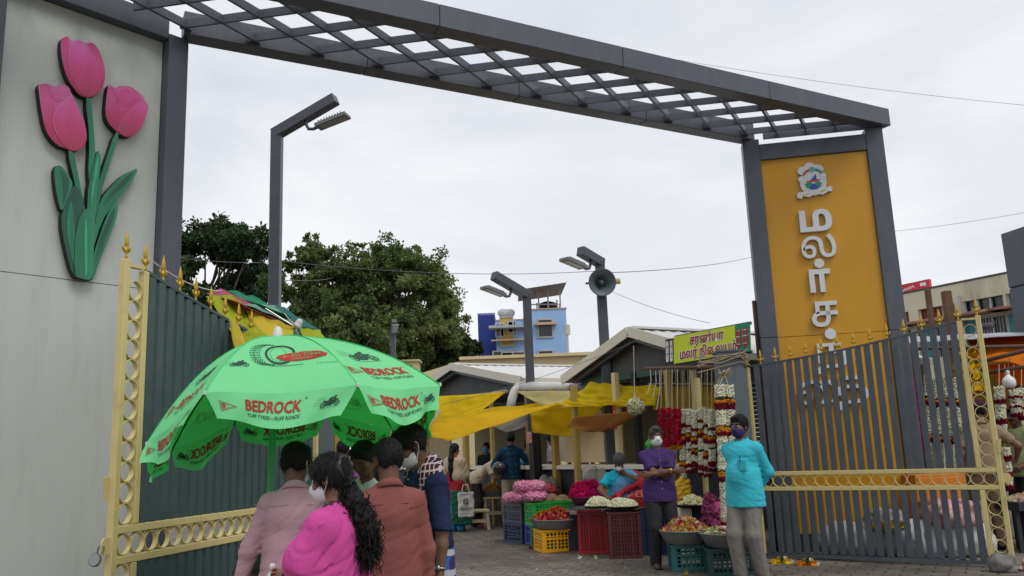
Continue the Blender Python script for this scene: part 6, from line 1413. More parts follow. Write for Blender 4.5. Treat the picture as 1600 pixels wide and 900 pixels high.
# ================================================================ crates, basins, flowers
def plastic(name, c): return mat(name, c, 0.42, var=0.08, vscale=4, dirt=0.45, dirt_col=tuple(0.5*x+0.03 for x in c), dirt_scale=5, spec=0.4)
CR = {}
def crate(label, P, rz, m, w=0.6, d=0.4, h=0.3, group='plastic crates of the flower sellers', slots=0):
    key = (m.name, w, d, h, slots)
    if key not in CR:
        mb = MB(); t = 0.012
        mb.box((0, 0, 0.02), (w-0.03, d-0.03, 0.015))
        for sx in (-1, 1):
            for sy in (-1, 1): mb.box((sx*(w/2-0.02), sy*(d/2-0.02), h/2), (0.045, 0.045, h-0.005))
        for z, hh in ((h-0.02, 0.04), (0.022, 0.04), (h*0.62, 0.018)):
            for s in (-1, 1): mb.box((0, s*(d/2-t/2), z), (w-0.05, t+0.004, hh)); mb.box((s*(w/2-t/2), 0, z), (t+0.004, d-0.05, hh))
        nx, ny = int(w/(0.036 if slots else 0.05)), int(d/(0.036 if slots else 0.05))
        for i in range(1, nx):
            x = -w/2+w*i/nx; wd = 0.026 if i % 4 == 0 else 0.013
            for s in (-1, 1): mb.box((x, s*(d/2-t/2-0.002), h/2), (wd, t, h-0.05))
        for i in range(1, ny):
            y = -d/2+d*i/ny; wd = 0.026 if i % 4 == 0 else 0.013
            for s in (-1, 1): mb.box((s*(w/2-t/2-0.002), y, h/2), (t, wd, h-0.05))
        nz = max(3, int(h/0.055))
        for k in range(1, nz):
            z = 0.04+(h-0.08)*k/nz
            for s in (-1, 1): mb.box((0, s*(d/2-t/2-0.001), z), (w-0.06, t*0.8, 0.011)); mb.box((s*(w/2-t/2-0.001), 0, z), (t*0.8, d-0.06, 0.011))
        if slots: mb.box((0, 0, h*0.47), (w-0.07, d-0.07, h*0.86))
        b = mb.build('basket', m); rim = MB()
        for s in (-1, 1): rim.box((0, s*(d/2+0.004), h-0.008), (w+0.02, 0.018, 0.016)); rim.box((s*(w/2+0.004), 0, h-0.008), (0.018, d-0.01, 0.016))
        r = rim.build('rim', m); CR[key] = (b.data, r.data); bpy.data.objects.remove(b); bpy.data.objects.remove(r)
    root = thing('crate', label, 'crate', P, rz, group)
    for nm, me in zip(('basket', 'rim'), CR[key]): o = bpy.data.objects.new(nm, me); COL.objects.link(o); o.parent = root
    return root
C_navy, C_grey, C_vio, C_grn, C_lgrn, C_yel, C_red, C_mar, C_teal, C_dteal, C_blk = [plastic(n, c) for n, c in (('crate_navy', (0.018, 0.035, 0.09)), ('crate_slate', (0.05, 0.065, 0.09)), ('crate_violet', (0.06, 0.055, 0.30)), ('crate_green', (0.008, 0.16, 0.05)), ('crate_bright_green', (0.02, 0.34, 0.055)), ('crate_yellow', (0.75, 0.36, 0.004)), ('crate_red', (0.34, 0.01, 0.02)), ('crate_maroon', (0.09, 0.018, 0.022)), ('crate_teal', (0.018, 0.14, 0.13)), ('crate_dark_teal', (0.02, 0.055, 0.055)), ('crate_black', (0.018, 0.02, 0.025)))]
AN = math.atan2(NX[1], NX[0])
g1 = gz(789, 845); g2 = gz(815, 851)
c1 = (g1+g2)/2+AX*0.2
crate('navy blue crate at the bottom of the far stack', c1, AN, C_navy); crate('dark slate crate on top of the navy crate, under the pink bags', c1+UP*0.302, AN, C_grey)
c2 = c1-NX*0.63+AX*0.03; crate('violet blue crate on the ground between navy and green crates', c2, AN, C_vio)
c3 = np.array((0.47, 12.95, 0)); crate('dark green crate on the ground behind the yellow crate', c3, AN+0.1, C_grn)
crate('bright green crate on top, holding up the pink bags', np.array((0.44, 13.42, 0.302)), 0.28, C_lgrn, 0.66, 0.42, 0.33); crate('green crate hidden under the bright green crate', np.array((0.62, 13.62, 0)), 0.28, C_grn, 0.6, 0.4, 0.3)
crate('teal crate with a pale lid edge behind the red petal basin', np.array((1.15, 13.5, 0.0)), 0.2, C_dteal, 0.6, 0.4, 0.52)
pc = gz(868, 864); yc = pc+np.array((0.06, 0.33, 0)); crate('yellow crate under the basin of red petals', yc, R(16), C_yel, 0.60, 0.42, 0.30)
rc_ = (gz(905, 865)+gz(947, 867))/2+np.array((0.05, 0.22, 0)); crate('tall bright red crate under the white jasmine', rc_, R(-8), C_red, 0.40, 0.40, 0.56, slots=1)
mc_ = (gz(952, 873)+gz(999, 874))/2+np.array((0.05, 0.22, 0)); crate('tall maroon crate beside the bright red one', mc_, R(-5), C_mar, 0.42, 0.40, 0.58, slots=1)
crate('dark blue crate half hidden behind the man in the purple shirt', mc_+np.array((0.46, 0.22, 0)), R(-5), C_navy, 0.42, 0.4, 0.58, slots=1)
t1 = np.array((1.92, 10.27, 0)); crate('worn teal crate under the basin of mixed marigolds', t1, R(-2), C_teal, 0.42, 0.36, 0.285)
t2 = np.array((2.30, 9.78, 0)); crate('dark green crate under the basin of lotus buds', t2, R(-4), C_dteal, 0.56, 0.38, 0.285)
M_basin = mat('basin_grey', (0.16, 0.18, 0.19), 0.45, var=0.1, dirt=0.4, dirt_col=(0.1, 0.1, 0.09), dirt_scale=6); M_basin2 = mat('basin_zinc', (0.22, 0.23, 0.22), 0.4, 0.4, var=0.15, dirt=0.5, dirt_col=(0.12, 0.11, 0.1), dirt_scale=8)
def basin(label, P, r, h=0.13, m=None, name='basin'):
    o = MB().lathe([(0, 0.002), (r*0.72, 0.002), (r*0.78, 0.012), (r*0.97, h-0.015), (r*1.0, h), (r*1.02, h-0.006), (r*1.015, h+0.006), (r*0.985, h+0.008), (r*0.95, h-0.02), (r*0.76, 0.022), (0, 0.016)], (0, 0, 0), 32).build(name, m or M_basin, None, smooth=True)
    o.location = Vector(P); return tag(o, label, 'basin')
FL = {}
def flower(name, c, tr=0.3): return mat('petals_'+name, c, 0.7, var=0.22, vscale=25, translucent=tr, spec=0.2)
P_w = flower('white', (0.80, 0.79, 0.60)); P_c = flower('cream', (0.74, 0.72, 0.46)); P_y = flower('yellow', (0.75, 0.48, 0.01)); P_o = flower('orange', (0.62, 0.22, 0.008)); P_r = flower('red', (0.42, 0.008, 0.02)); P_m = flower('maroon', (0.16, 0.004, 0.018)); P_pk = flower('pink', (0.62, 0.10, 0.27)); P_mg = flower('magenta', (0.72, 0.015, 0.20)); P_gn = flower('green', (0.03, 0.08, 0.015)); P_lg = flower('lotus', (0.32, 0.40, 0.12)); P_lp = flower('lotus_pink', (0.50, 0.28, 0.26)); P_rose = flower('rose_red', (0.55, 0.008, 0.05)); P_lav = flower('orchid', (0.48, 0.09, 0.26))
def heap(label, P, rx, ry, h, n, rad, mats, wts, seed=0, kind=1, name='flower_heap', rz=0.0, pw=1.0, group=None):
    rs = np.random.RandomState(seed); a = rs.uniform(0, 2*math.pi, n); r = rs.uniform(0, 1, n)**0.5; x, y = r*np.cos(a), r*np.sin(a)
    lum = 0.85+0.15*np.sin(3*x+seed)+0.12*np.sin(5*y+2*seed)
    z = h*np.clip(1-r**(2*pw), 0, 1)*lum+rs.uniform(-0.3, 0.6, n)*rad+0.004
    C = np.stack([x*rx*math.cos(rz)-y*ry*math.sin(rz), x*rx*math.sin(rz)+y*ry*math.cos(rz), z], -1)
    V, F = beads(C, rad, seed, 0.3, kind); nf = len(F)//n; Mi = np.repeat(rs.choice(len(mats), n, p=np.array(wts)/sum(wts)), nf)
    # body of the heap under the outer flowers
    k = 16; Vc = [(0, 0, h*0.82)]
    for i in range(1, 6):
        for j in range(k): q = i/5; Vc.append((rx*q*math.cos(2*math.pi*j/k)*0.97, ry*q*math.sin(2*math.pi*j/k)*0.97, max(0, h*(1-q**(2*pw))*0.82)))
    Fc = [(0, 1+j, 1+(j+1) % k, 1+(j+1) % k) for j in range(k)]
    Vc = np.array(Vc); Fc = [(0, 1+j, 1+(j+1) % k) for j in range(k)]
    for i in range(4):
        for j in range(k): a_, b_ = 1+i*k+j, 1+i*k+(j+1) % k; Fc += [(a_, a_+k, b_), (b_, a_+k, b_+k)]
    V = np.concatenate([V, Vc]); F = np.concatenate([F, np.array(Fc)+len(V)-len(Vc)]); Mi = np.concatenate([Mi, np.zeros(len(Fc), int)])
    o = mesh_np(name, V, F, mats, Mi, None); o.location = Vector(P); return tag(o, label, 'flowers', group)
# red petals on the yellow crate
bp_ = yc+np.array((-0.02, -0.03, 0.302)); basin('wide grey basin of red petals on the yellow crate', bp_, 0.31); heap('heap of red and orange loose petals in the grey basin', bp_+UP*0.10, 0.29, 0.27, 0.17, 900, 0.022, [P_r, P_mg, P_o, P_y, P_w], [5, 3, 2, 1, 0.5], 1)
bq = yc+np.array((-0.16, 0.34, 0.30)); basin('second grey basin just behind the red petal basin', bq, 0.24); heap('orange and red flowers in the second basin behind', bq+UP*0.10, 0.22, 0.22, 0.12, 300, 0.024, [P_r, P_o, P_y], [3, 3, 1], 2)
MB_ = MB().lathe([(0, 0), (0.11, 0), (0.14, 0.07), (0.145, 0.075), (0.13, 0.07), (0.10, 0.02), (0, 0.015)], (0, 0, 0), 22).build('bowl', MATS['sign_white'], None, smooth=True); MB_.location = Vector(rc_+np.array((-0.19, 0.25, 0.50))); tag(MB_, 'small white bowl between the red petals and the red crate', 'bowl')
st_ = MB().box((0, 0, 0.25), (0.3, 0.25, 0.5)).build('stand', M_dark, None); st_.location = Vector(rc_+np.array((-0.19, 0.36, 0.0))); tag(st_, 'dark box stand beneath the small white bowl', 'stand')
# jasmine on a board over red and maroon crates
bd = MB().box((0, 0, 0.012), (1.0, 0.46, 0.024)).build('board', mat('dark_board', (0.05, 0.045, 0.045), 0.6), None, bev=0.004); bpos = (rc_+mc_)/2+np.array((0.02, 0.0, 0.592)); bd.location = Vector(bpos); bd.rotation_euler = (0, 0, R(-28)); tag(bd, 'dark board laid across the red and maroon crates', 'board')
def jas(px, py, Y, rx, ry, h, seed, label): 
    p = at(px, py, Y); p[2] = bpos[2]+0.026
    basin(label.replace('heap of white jasmine buds', 'thin dark tray under the jasmine'), p-UP*0.001, rx*1.05, 0.02, M_blk, 'tray'); heap(label, p+UP*0.012, rx, ry, h, 650, 0.017, [P_w, P_c], [3, 2], seed, 0, pw=1.3)
jas(938, 801, 11.95, 0.20, 0.17, 0.12, 3, 'heap of white jasmine buds on the left, above the red crate'); jas(974, 803, 11.65, 0.20, 0.17, 0.11, 4, 'heap of white jasmine buds on the right, above the maroon crate')
p = at(917, 797, 12.9); p[2] = 0.62
o = MB().box((0, 0, 0.3), (0.5, 0.4, 0.6)).build('stand', M_dark, None, bev=0.01); o.location = Vector((p[0], p[1], 0)); tag(o, 'dark stand under the magenta garland pile', 'stand')
basin('dark red basin under the magenta garland pile', p-UP*0.01, 0.24, 0.1, plastic('basin_wine', (0.10, 0.02, 0.03))); heap('tall pile of coiled magenta rose garlands', p+UP*0.09, 0.25, 0.22, 0.26, 1000, 0.028, [P_mg, P_rose], [3, 2], 5, pw=1.6)
p = at(1000, 806, 11.9); p[2] = 0.60; o = MB().box((0, 0, 0.3), (0.3, 0.3, 0.60)).build('stand', M_dark, None); o.location = Vector((p[0]+0.02, p[1], 0.0)); tag(o, 'dark stand under the red tub of pink flowers', 'stand')
basin('red plastic tub of pink flowers beside the purple shirted man', p, 0.17, 0.14, plastic('tub_red', (0.42, 0.03, 0.035)), 'tub'); heap('pink and yellow loose flowers in the red tub', p+UP*0.12, 0.16, 0.15, 0.09, 420, 0.022, [P_pk, P_mg, P_y], [5, 2, 1.3], 6)
p = at(952, 770, 12.95); heap('yellow and cream garlands piled beside the seated seller', np.array((p[0]-0.02, p[1], 0.72)), 0.2, 0.18, 0.22, 300, 0.028, [P_y, P_c, P_pk], [3, 2, 1], 7); o = MB().box((0, 0, 0.36), (0.44, 0.36, 0.72)).build('stand', M_dark, None); o.location = Vector((p[0]-0.02, p[1], 0)); tag(o, 'dark stand under the yellow and cream garlands', 'stand')
# front basins
b1 = t1+np.array((-0.02, -0.02, 0.287)); basin('zinc basin of mixed marigolds on the teal crate', b1, 0.30, 0.15, M_basin2); heap('mixed yellow and pink flowers in the zinc basin', b1+UP*0.13, 0.28, 0.26, 0.16, 700, 0.024, [P_y, P_pk, P_c, P_r, P_lp], [3, 2.5, 2, 1.3, 1], 8)
b2 = t2+np.array((0.0, 0.0, 0.287)); basin('zinc basin of lotus buds on the dark green crate', b2, 0.33, 0.15, M_basin2)
def budheap(label, P, r, n, seed):
    rs = np.random.RandomState(seed); mb = MB()
    for i in range(n):
        a, q = rs.uniform(0, 6.28), r*rs.uniform(0, 1)**0.5; c = np.array((q*math.cos(a), q*math.sin(a), 0.03+0.05*rs.uniform()+0.04*(1-q/r))); d = nrm((rs.normal(), rs.normal(), 0.5*rs.uniform())); u = nrm(np.cross(d, (0.3, 0.2, 1))); w = np.cross(d, u); s = rs.uniform(0.028, 0.04)
        mb.lathe([(0.0, -1.1*s), (0.45*s, -0.9*s), (0.75*s, -0.2*s), (0.6*s, 0.5*s), (0.25*s, 1.1*s), (0, 1.4*s)], c, 8, rs.choice([0, 0, 1, 2]), ax=[u, w, d])
    o = mb.build('lotus_buds', [P_lg, P_lp, P_c], None, smooth=True); o.location = Vector(P); return tag(o, label, 'flowers')
budheap('pale green and pink lotus buds in the front zinc basin', b2+UP*0.09, 0.29, 70, 3)
p = at(1086, 795, 11.3); o = MB().box((0, 0, 0.31), (0.16, 0.2, 0.60)).build('stand', M_trim, None, bev=0.01); o.location = Vector((p[0]-0.13, p[1]+0.05, 0.0)); tag(o, 'cream block stand under the tray of jasmine balls', 'stand')
basin('dark tray of cream jasmine balls behind the marigold basin', np.array((p[0], p[1], 0.62)), 0.23, 0.03, M_blk, 'tray'); heap('cream jasmine balls on the dark tray', np.array((p[0], p[1], 0.64)), 0.21, 0.18, 0.12, 300, 0.022, [P_c, P_y, P_m], [7, 1, 0.5], 9, 0)
o = MB().box((0, 0, 0.30), (0.3, 0.3, 0.6)).build('stand', M_dark, None); o.location = Vector((p[0]+0.12, p[1]+0.12, 0.005)); tag(o, 'dark box stand behind the cream block stand', 'stand')
p = at(1119, 830, 10.9); heap('big bunch of pink orchid flowers standing behind the lotus basin', np.array((p[0]+0.02, p[1], 0.36)), 0.19, 0.17, 0.42, 700, 0.026, [P_lav, P_pk, P_gn], [4, 2, 2], 10, pw=2.2); o = MB().lathe([(0, 0), (0.13, 0), (0.16, 0.35), (0.165, 0.36), (0.15, 0.35), (0, 0.33)], (0, 0, 0), 18).build('bucket', C_dteal, None, smooth=True); o.location = Vector((p[0]+0.02, p[1], 0)); tag(o, 'dark bucket holding the bunch of pink orchids', 'bucket')
# ---------------------------------------------------------------- garlands
M_thread = mat('thread', (0.42, 0.38, 0.30), 0.9)
def garland(label, path, r, segs, seed, rail=None, bead=0.021, group='garlands hanging on the rail', per=None, name='garland'):
    """beads of flowers wound round a hanging cord; segs: list of (end fraction, material)"""
    rs = np.random.RandomState(seed); P = np.array(path, float); D = np.linalg.norm(np.diff(P, axis=0), axis=1); L = D.sum(); cum = np.concatenate([[0], np.cumsum(D)])
    mats = []
    for _, m in segs:
        if m not in mats: mats.append(m)
    n = int(L/(bead*0.82)); per = per or max(6, int(2*math.pi*r/(bead*1.25))); C = []; mi = []; sc = []
    for i in range(n):
        s = (i+0.5)/n; q = np.array([np.interp(s*L, cum, P[:, k]) for k in range(3)]); m = [m for f, m in segs if s <= f+1e-6][0]
        rr = r*(1.0+0.06*math.sin(i*0.9+seed))*(1.12 if m in (P_r, P_m, P_o, P_y) else 1.0)*(0.75 if m is P_gn else 1.0)
        for j in range(per):
            a = 2*math.pi*(j+0.5*(i % 2))/per+rs.normal()*0.12; C.append(q+np.array((rr*math.cos(a), rr*math.sin(a), rs.normal()*bead*0.25))); mi.append(mats.index(m)); sc.append(bead*(1.25 if m in (P_r, P_m, P_o, P_y) else 1.0))
    V, F = beads(np.array(C), np.array(sc), seed, 0.25, 0 if segs[0][1] in (P_w, P_c) else 1); nf = len(F)//len(C)
    root = thing(name, label, 'garland', (P[0][0], P[0][1], P[-1][2]), 0, group)
    mesh_np('flowers', V, F, mats, np.repeat(mi, nf), root); pts = [rail] if rail is not None else []
    MB().tube([*(pts), P[0], *P[1:]] if pts else P, 0.006, 5).build('cord', M_thread, root); return root
def vline(p, length, n=8, sway=0.0): return [p-UP*length*i/(n-1)+np.array((sway*math.sin(2.2*i/(n-1)), 0, 0)) for i in range(n)]
def band(f0, f1): d = f1-f0; return [(f0+d*0.28, P_gn), (f0+d*0.55, P_o), (f1, P_m)]
tp = at(1132, 585, 10.5); W_ = [(0.055, P_w)]
for i, (x0, y0, x1, y1, lab) in enumerate(((1124, 602, 1137, 842, 'long thick white jasmine garland with red and orange bands, left of the front pair'), (1138, 602, 1151, 839, 'long thick white jasmine garland with red and orange bands, right of the front pair'))):
    a, b = at(x0, y0, 10.45+0.03*i), at(x1, y1, 10.30+0.03*i)
    L = y1-y0; f = lambda y: (y-y0)/L
    segs = [(f(621), P_w)]+band(f(621), f(641))+[(f(667), P_w)]+band(f(667), f(684))+[(f(738), P_w)]+band(f(738), f(755))+[(f(817), P_w), (f(825), P_m), (f(831), P_w), (1.0, P_m)]
    garland(lab, [a+(b-a)*t for t in np.linspace(0, 1, 10)], 0.050, segs, 20+i, tp, 0.019, 'long garland pair in front of the gate pillar')
rs_ = np.random.RandomState(4); mb = MB()
for i in range(16): q = tp+np.array((rs_.uniform(-0.1, 0.1), rs_.uniform(-0.05, 0.05), rs_.uniform(-0.12, 0.08))); mb.tube([tp+UP*0.02, (tp+q)/2+rs_.normal(size=3)*0.03, q], 0.008, 5)
o = mb.build('straw_knot', M_rope, None); recentre(o); tag(o, 'knot of straw rope at the head of the long garland pair', 'rope knot')
railL = lambda px, Y: at(px, 577, Y)
def hang(px, y0, y1, Y, r, segs, seed, lab, bead=0.019, group='garlands hanging on the rail'):
    a, b = at(px, y0, Y), at(px+1, y1, Y); return garland(lab, [a+(b-a)*t for t in np.linspace(0, 1, 8)], r, segs, seed, railL(px, Y), bead, group)
for i, px in enumerate((1033, 1041.5, 1050, 1058.5)):
    hang(px, 638, 706-2*i, 11.95-0.08*i, 0.038, [(0.93, P_rose), (1.0, P_o)], 40+i, ('leftmost', 'second', 'third', 'rightmost')[i]+' of the four crimson rose strings behind the purple shirted man', 0.022, 'crimson rose strings')
wl = [(1067, 640, 768, 'white garland string with maroon end, longest and leftmost of the white row'), (1077, 640, 738, 'white garland string with orange band, second of the white row'), (1086, 642, 735, 'white garland string with two orange bands, third of the white row'), (1096, 638, 742, 'white garland string with a maroon tail, fourth of the white row'), (1105, 640, 744, 'white garland string with a green band, fifth of the white row'), (1112, 640, 735, 'white garland string at the right end of the white row')]
for i, (px, y0, y1, lab) in enumerate(wl):
    f0 = 0.18+0.06*(i % 3); segs = [(f0, P_w), (f0+0.04, P_m), (f0+0.12, P_w)]+band(f0+0.12, f0+0.26)+[(0.62, P_w)]+(band(0.62, 0.74) if i % 2 == 0 else [(0.66, P_gn)])+[(0.86, P_w), (0.93, P_m), (0.96, P_w), (1.0, P_m)]
    hang(px, y0, y1, 11.75-0.07*i, 0.036, segs, 60+i, lab)
hang(1119, 640, 722, 11.5, 0.03, [(0.9, P_m), (1.0, P_o)], 70, 'thin maroon garland string beside the pillar')
for i, px in enumerate((1046, 1055, 1064, 1069, 1074, 1080, 1088, 1093, 1101)):
    a = at(px, 577, 11.8); b = at(px+1, 636+4*(i % 3), 11.9); o = MB().tube([a, (a+b)/2+np.array((0.01*(i % 2), 0, 0)), b], 0.004, 5).build('rope', M_rope, None); recentre(o); tag(o, 'thin rope hanging from the garland rail', 'rope', 'empty ropes hanging from the garland rail')
for i, (px, y0, y1) in enumerate(((1030, 575, 640), (1024, 575, 622), (1016, 576, 615))):
    a = at(px, y0, 12.2); b = at(px-4, y1, 12.2); o = MB().tube([a, (a+b)/2+np.array((0.03, 0, 0)), b], 0.006, 5).build('white_cord', M_pvc, None); recentre(o); tag(o, 'loose white cord hanging at the left end of the rail', 'cord', 'loose white cords on the rail')
# plastic ball of flowers hanging under the gable
p = at(993, 635, 12.4); root = thing('flower_ball', 'ball of white flowers in clear plastic hanging under the gable', 'flower bag', p)
V, F = beads(p+np.array([nrm(v)*0.115 for v in np.random.RandomState(3).normal(size=(420, 3))])*np.array((1, 1, 1)), 0.022, 3); mesh_np('flowers', V, F, [P_c, P_lg, P_r], np.repeat(np.random.RandomState(1).choice(3, 420, p=[0.75, 0.2, 0.05]), 8), root)
MB().lathe([(0, -0.1), (0.08, -0.08), (0.11, 0), (0.07, 0.09), (0, 0.1)], p, 12).build('core', P_c, root); MB().tube([p+UP*0.1, p+UP*0.22, at(990, 540, 12.7)], [0.03, 0.006, 0.006], 6).build('cord', M_thread, root)
# right-hand stall garlands behind the gate
for i, (px, y0, y1, lab) in enumerate(((1433, 590, 742, 'maroon string at the left of the garlands seen through the right gate'), (1449, 588, 752, 'white garland seen through the gate, first right of the maroon string'), (1464, 590, 756, 'white garland seen through the gate, middle of the row'), (1479, 588, 757, 'white garland seen through the gate with yellow end'), (1494, 592, 750, 'white garland seen through the gate, nearest the gate post'))):
    segs = [(1.0, P_mg)] if i == 0 else [(0.2, P_w)]+band(0.2, 0.28)+[(0.55, P_w)]+band(0.55, 0.63)+[(0.88, P_w), (0.93, P_y), (1.0, P_m)]
    a, b = at(px, y0, 12.1-0.1*i), at(px+6, y1, 12.0-0.1*i); garland(lab, [a+(b-a)*t for t in np.linspace(0, 1, 6)], 0.035, segs, 80+i, at(px-2, 545, 12.1-0.1*i), 0.02, 'garlands of the right-hand stall')
for i, (px, y0, y1, lab) in enumerate(((1561, 605, 690, 'white garland with red bands hanging left of the bulb'), (1570, 700, 765, 'low white and maroon garland under the bulb'), (1584, 610, 650, 'short white garland right of the bulb'), (1596, 608, 655, 'short white garland at the right edge of the picture'))):
    a, b = at(px, y0, 11.4), at(px+5, y1, 11.4); garland(lab, [a+(b-a)*t for t in np.linspace(0, 1, 6)], 0.05, [(0.22, P_w), (0.3, P_m), (0.6, P_w), (0.68, P_m), (0.9, P_w), (1, P_m)], 90+i, at(px, 570, 11.5), 0.022, 'garlands of the right-hand stall')
for px, m, lab in ((1516, P_y, 'hanging bunch of yellow chrysanthemums seen through the rings of the gate post'),):
    p = at(px, 612, 11.85); heap(lab, p, 0.18, 0.16, 0.66, 500, 0.035, [P_y, P_o, P_gn], [4, 1, 1], 30, pw=2)
# rails carrying the right-hand garlands
rod('dark pole carrying the garlands of the right-hand stall', at(1425, 545, 12.2), at(1640, 540, 11.2), 0.025, MATS['rusty_rod'], 'rail', 'rail')
for px, Y, lab in ((1424, 12.2, 'left wooden support of the right-hand stall behind the gate bars'), (1612, 11.6, 'right wooden support of the right-hand stall at the picture edge'), (1532, 12.6, 'middle wooden support of the right-hand stall behind the gate post')):
    p = at(px, 540, Y); rod(lab, p, np.array((p[0], p[1], 0)), 0.04, MATS['rusty_post'], 'post', 'post')
# metal roof sheet of the right stall with a bird on it
V, F = sheet(at(1395, 528, 14.5), at(1640, 517, 13.0), at(1640, 521, 11.8), at(1395, 538, 12.6), 30, 4, 0, 0.01, 2, 0.3); o = mesh_np('roof_sheet', V, F, mat('zinc_sheet', (0.3, 0.32, 0.34), 0.4, 0.4, var=0.2), None, None); recentre(o); solid(o, 0.01); tag(o, 'grey zinc roof sheet above the right-hand stall', 'roof sheet')
bpz = at(1544, 516, 12.9); bd_ = thing('bird', 'dark grey bird resting on the zinc roof sheet', 'bird', bpz)
f = Field(bpz-0.2, bpz+0.25, 0.009); f.ell(bpz+UP*0.06, (0.10, 0.06, 0.055), 0.02); f.ell(bpz+np.array((0.09, 0, 0.11)), (0.032, 0.03, 0.03), 0.03); f.cone(bpz+np.array((-0.06, 0, 0.055)), bpz+np.array((-0.17, 0, 0.03)), 0.03, 0.015, 0.02); f.cone(bpz+np.array((0.115, 0, 0.11)), bpz+np.array((0.14, 0, 0.105)), 0.008, 0.003, 0.004); V, F = f.mesh(); mesh_np('body', V, F, mat('bird_grey', (0.05, 0.052, 0.06), 0.7), None, bd_, True)
mb = MB(); mb.tube([bpz+np.array((0.01, 0.015, 0.03)), bpz+np.array((0.015, 0.015, 0.0))], 0.005, 5).build('leg', M_rope, bd_); MB().tube([bpz+np.array((0.01, -0.015, 0.03)), bpz+np.array((0.015, -0.015, 0.0))], 0.005, 5).build('leg', M_rope, bd_)
# bulb
p = at(1578, 606, 11.0); root = thing('light_bulb', 'white pear shaped light bulb hanging in the right-hand stall', 'light bulb', p)
MB().lathe([(0, 0), (0.05, 0.004), (0.078, 0.03), (0.08, 0.09), (0.066, 0.12), (0.03, 0.15), (0.02, 0.17), (0, 0.17)], p, 18).build('bulb', mat('bulb_white', (0.68, 0.68, 0.66), 0.3), root, smooth=True); MB().lathe([(0.02, 0.168), (0.022, 0.21), (0.012, 0.225), (0, 0.225)], p, 10).build('socket', MATS['pvc_pipe'], root); MB().tube([p+UP*0.22, at(1578, 560, 11.3)], 0.005, 5).build('cable', M_blk, root)
# table with petals on the right, and crate below
p = at(1605, 782, 10.6); tb = thing('stall_table', 'dark table with loose petals at the right edge of the picture', 'table', (p[0]+0.2, p[1]+0.2, 0)); hz = p[2]
MB().box((p[0]+0.25, p[1]+0.2, hz-0.06), (0.95, 0.6, 0.1), 0.1).build('table_top', M_dark, tb)
for sx in (-0.18, 0.65):
    for sy in (-0.05, 0.45): MB().box((p[0]+sx, p[1]+sy, (hz-0.11)/2), (0.05, 0.05, hz-0.11)).build('leg', M_dark, tb)
heap('loose white and pink petals on the dark table at the right edge', np.array((p[0]+0.2, p[1]+0.15, hz-0.01)), 0.36, 0.24, 0.10, 600, 0.022, [P_w, P_pk, P_y, P_c], [4, 2, 1, 2], 31)
crate('black crate under the dark table at the right edge', np.array((p[0]+0.25, p[1]+0.12, 0)), 0.1, C_blk, 0.55, 0.4, 0.55)
p = at(1603, 893, 9.2); heap('small bunch of pink flowers on the ground at the right edge', np.array((p[0]+0.05, p[1], 0)), 0.1, 0.1, 0.10, 80, 0.03, [P_pk, P_w], [2, 2], 33)
# ---------------------------------------------------------------- soft things: bags, sacks, bundles
def blob(name, label, cat, P, parts, m, vox=0.014, lump=(0.01, 0.08), folds=None, flat=True, group=None, seed=1, extra=0.25, it=1):
    """soft object from ellipsoids ((centre),(radii)) with creases"""
    lo = np.min([np.array(c)-np.array(r) for c, r in parts], 0)-0.06; hi = np.max([np.array(c)+np.array(r) for c, r in parts], 0)+0.06
    f = Field(lo, hi, vox)
    for c, r in parts: f.ell(c, r, 0.06)
    f.lump(lump[0], lump[1], seed)
    if folds: f.folds(folds[0], folds[1], folds[2], seed)
    if flat: f.clip((0, 0, 0.001), (0, 0, -1))
    V, F = f.mesh(); V = relax(V, F, it); o = mesh_np(name, V, F, m, None, None, True); o.location = Vector(P); return tag(o, label, cat, group)
M_pbag = mat('pink_flower_bag', (0.62, 0.20, 0.34), 0.3, var=0.55, vscale=38, spec=0.6, bump=0.4, bscale=50)
M_sackw = mat('white_woven_sack', (0.50, 0.51, 0.52), 0.6, var=0.12, vscale=5, bump=0.25, bscale=40, dirt=0.4, dirt_col=(0.3, 0.29, 0.27), dirt_scale=4); M_jute = mat('jute', (0.22, 0.16, 0.085), 0.95, var=0.25, vscale=8, bump=0.4, bscale=60); M_khak = mat('khaki_sheet', (0.20, 0.165, 0.10), 0.8, var=0.2, vscale=4)
zt = 0.302+0.335
for i, (px, dz, Y, lab) in enumerate(((803, 0, 13.72, 'pink flower bag at the left of the bottom row'), (817, 0, 13.55, 'pink flower bag in the middle of the bottom row'), (837, 0, 13.4, 'pink flower bag at the right of the bottom row'), (821, 0.15, 13.5, 'pink flower bag on top, left of two'), (836, 0.15, 13.45, 'pink flower bag on top, right of two'))):
    x = at(px, 790, Y)[0]; blob('flower_bag', lab, 'bag', (x, Y, (0.61 if i == 0 else zt)+dz), [((-0.06, 0, 0.085), (0.12, 0.13, 0.085)), ((0.07, 0, 0.085), (0.12, 0.13, 0.08))], M_pbag, 0.012, (0.010, 0.06), (0.008, 0.05, (0.5, 0.2, 1)), group='pink flower bags on the crates', seed=i)
p = at(872, 790, 14.2); blob('jute_sack', 'folded brown jute sack behind the green crate', 'sack', (p[0], p[1], 0.42), [((0, 0, 0.14), (0.28, 0.2, 0.13)), ((0.18, 0, 0.08), (0.2, 0.2, 0.1)), ((-0.15, 0, 0.18), (0.14, 0.18, 0.1))], M_jute, 0.016, (0.012, 0.15), (0.014, 0.14, (1, 0.3, 0.5)), seed=2); o = MB().box((0, 0, 0.21), (0.7, 0.4, 0.42)).build('stand', M_dark, None); o.location = Vector((p[0], p[1], 0)); tag(o, 'dark box under the brown jute sack', 'stand')
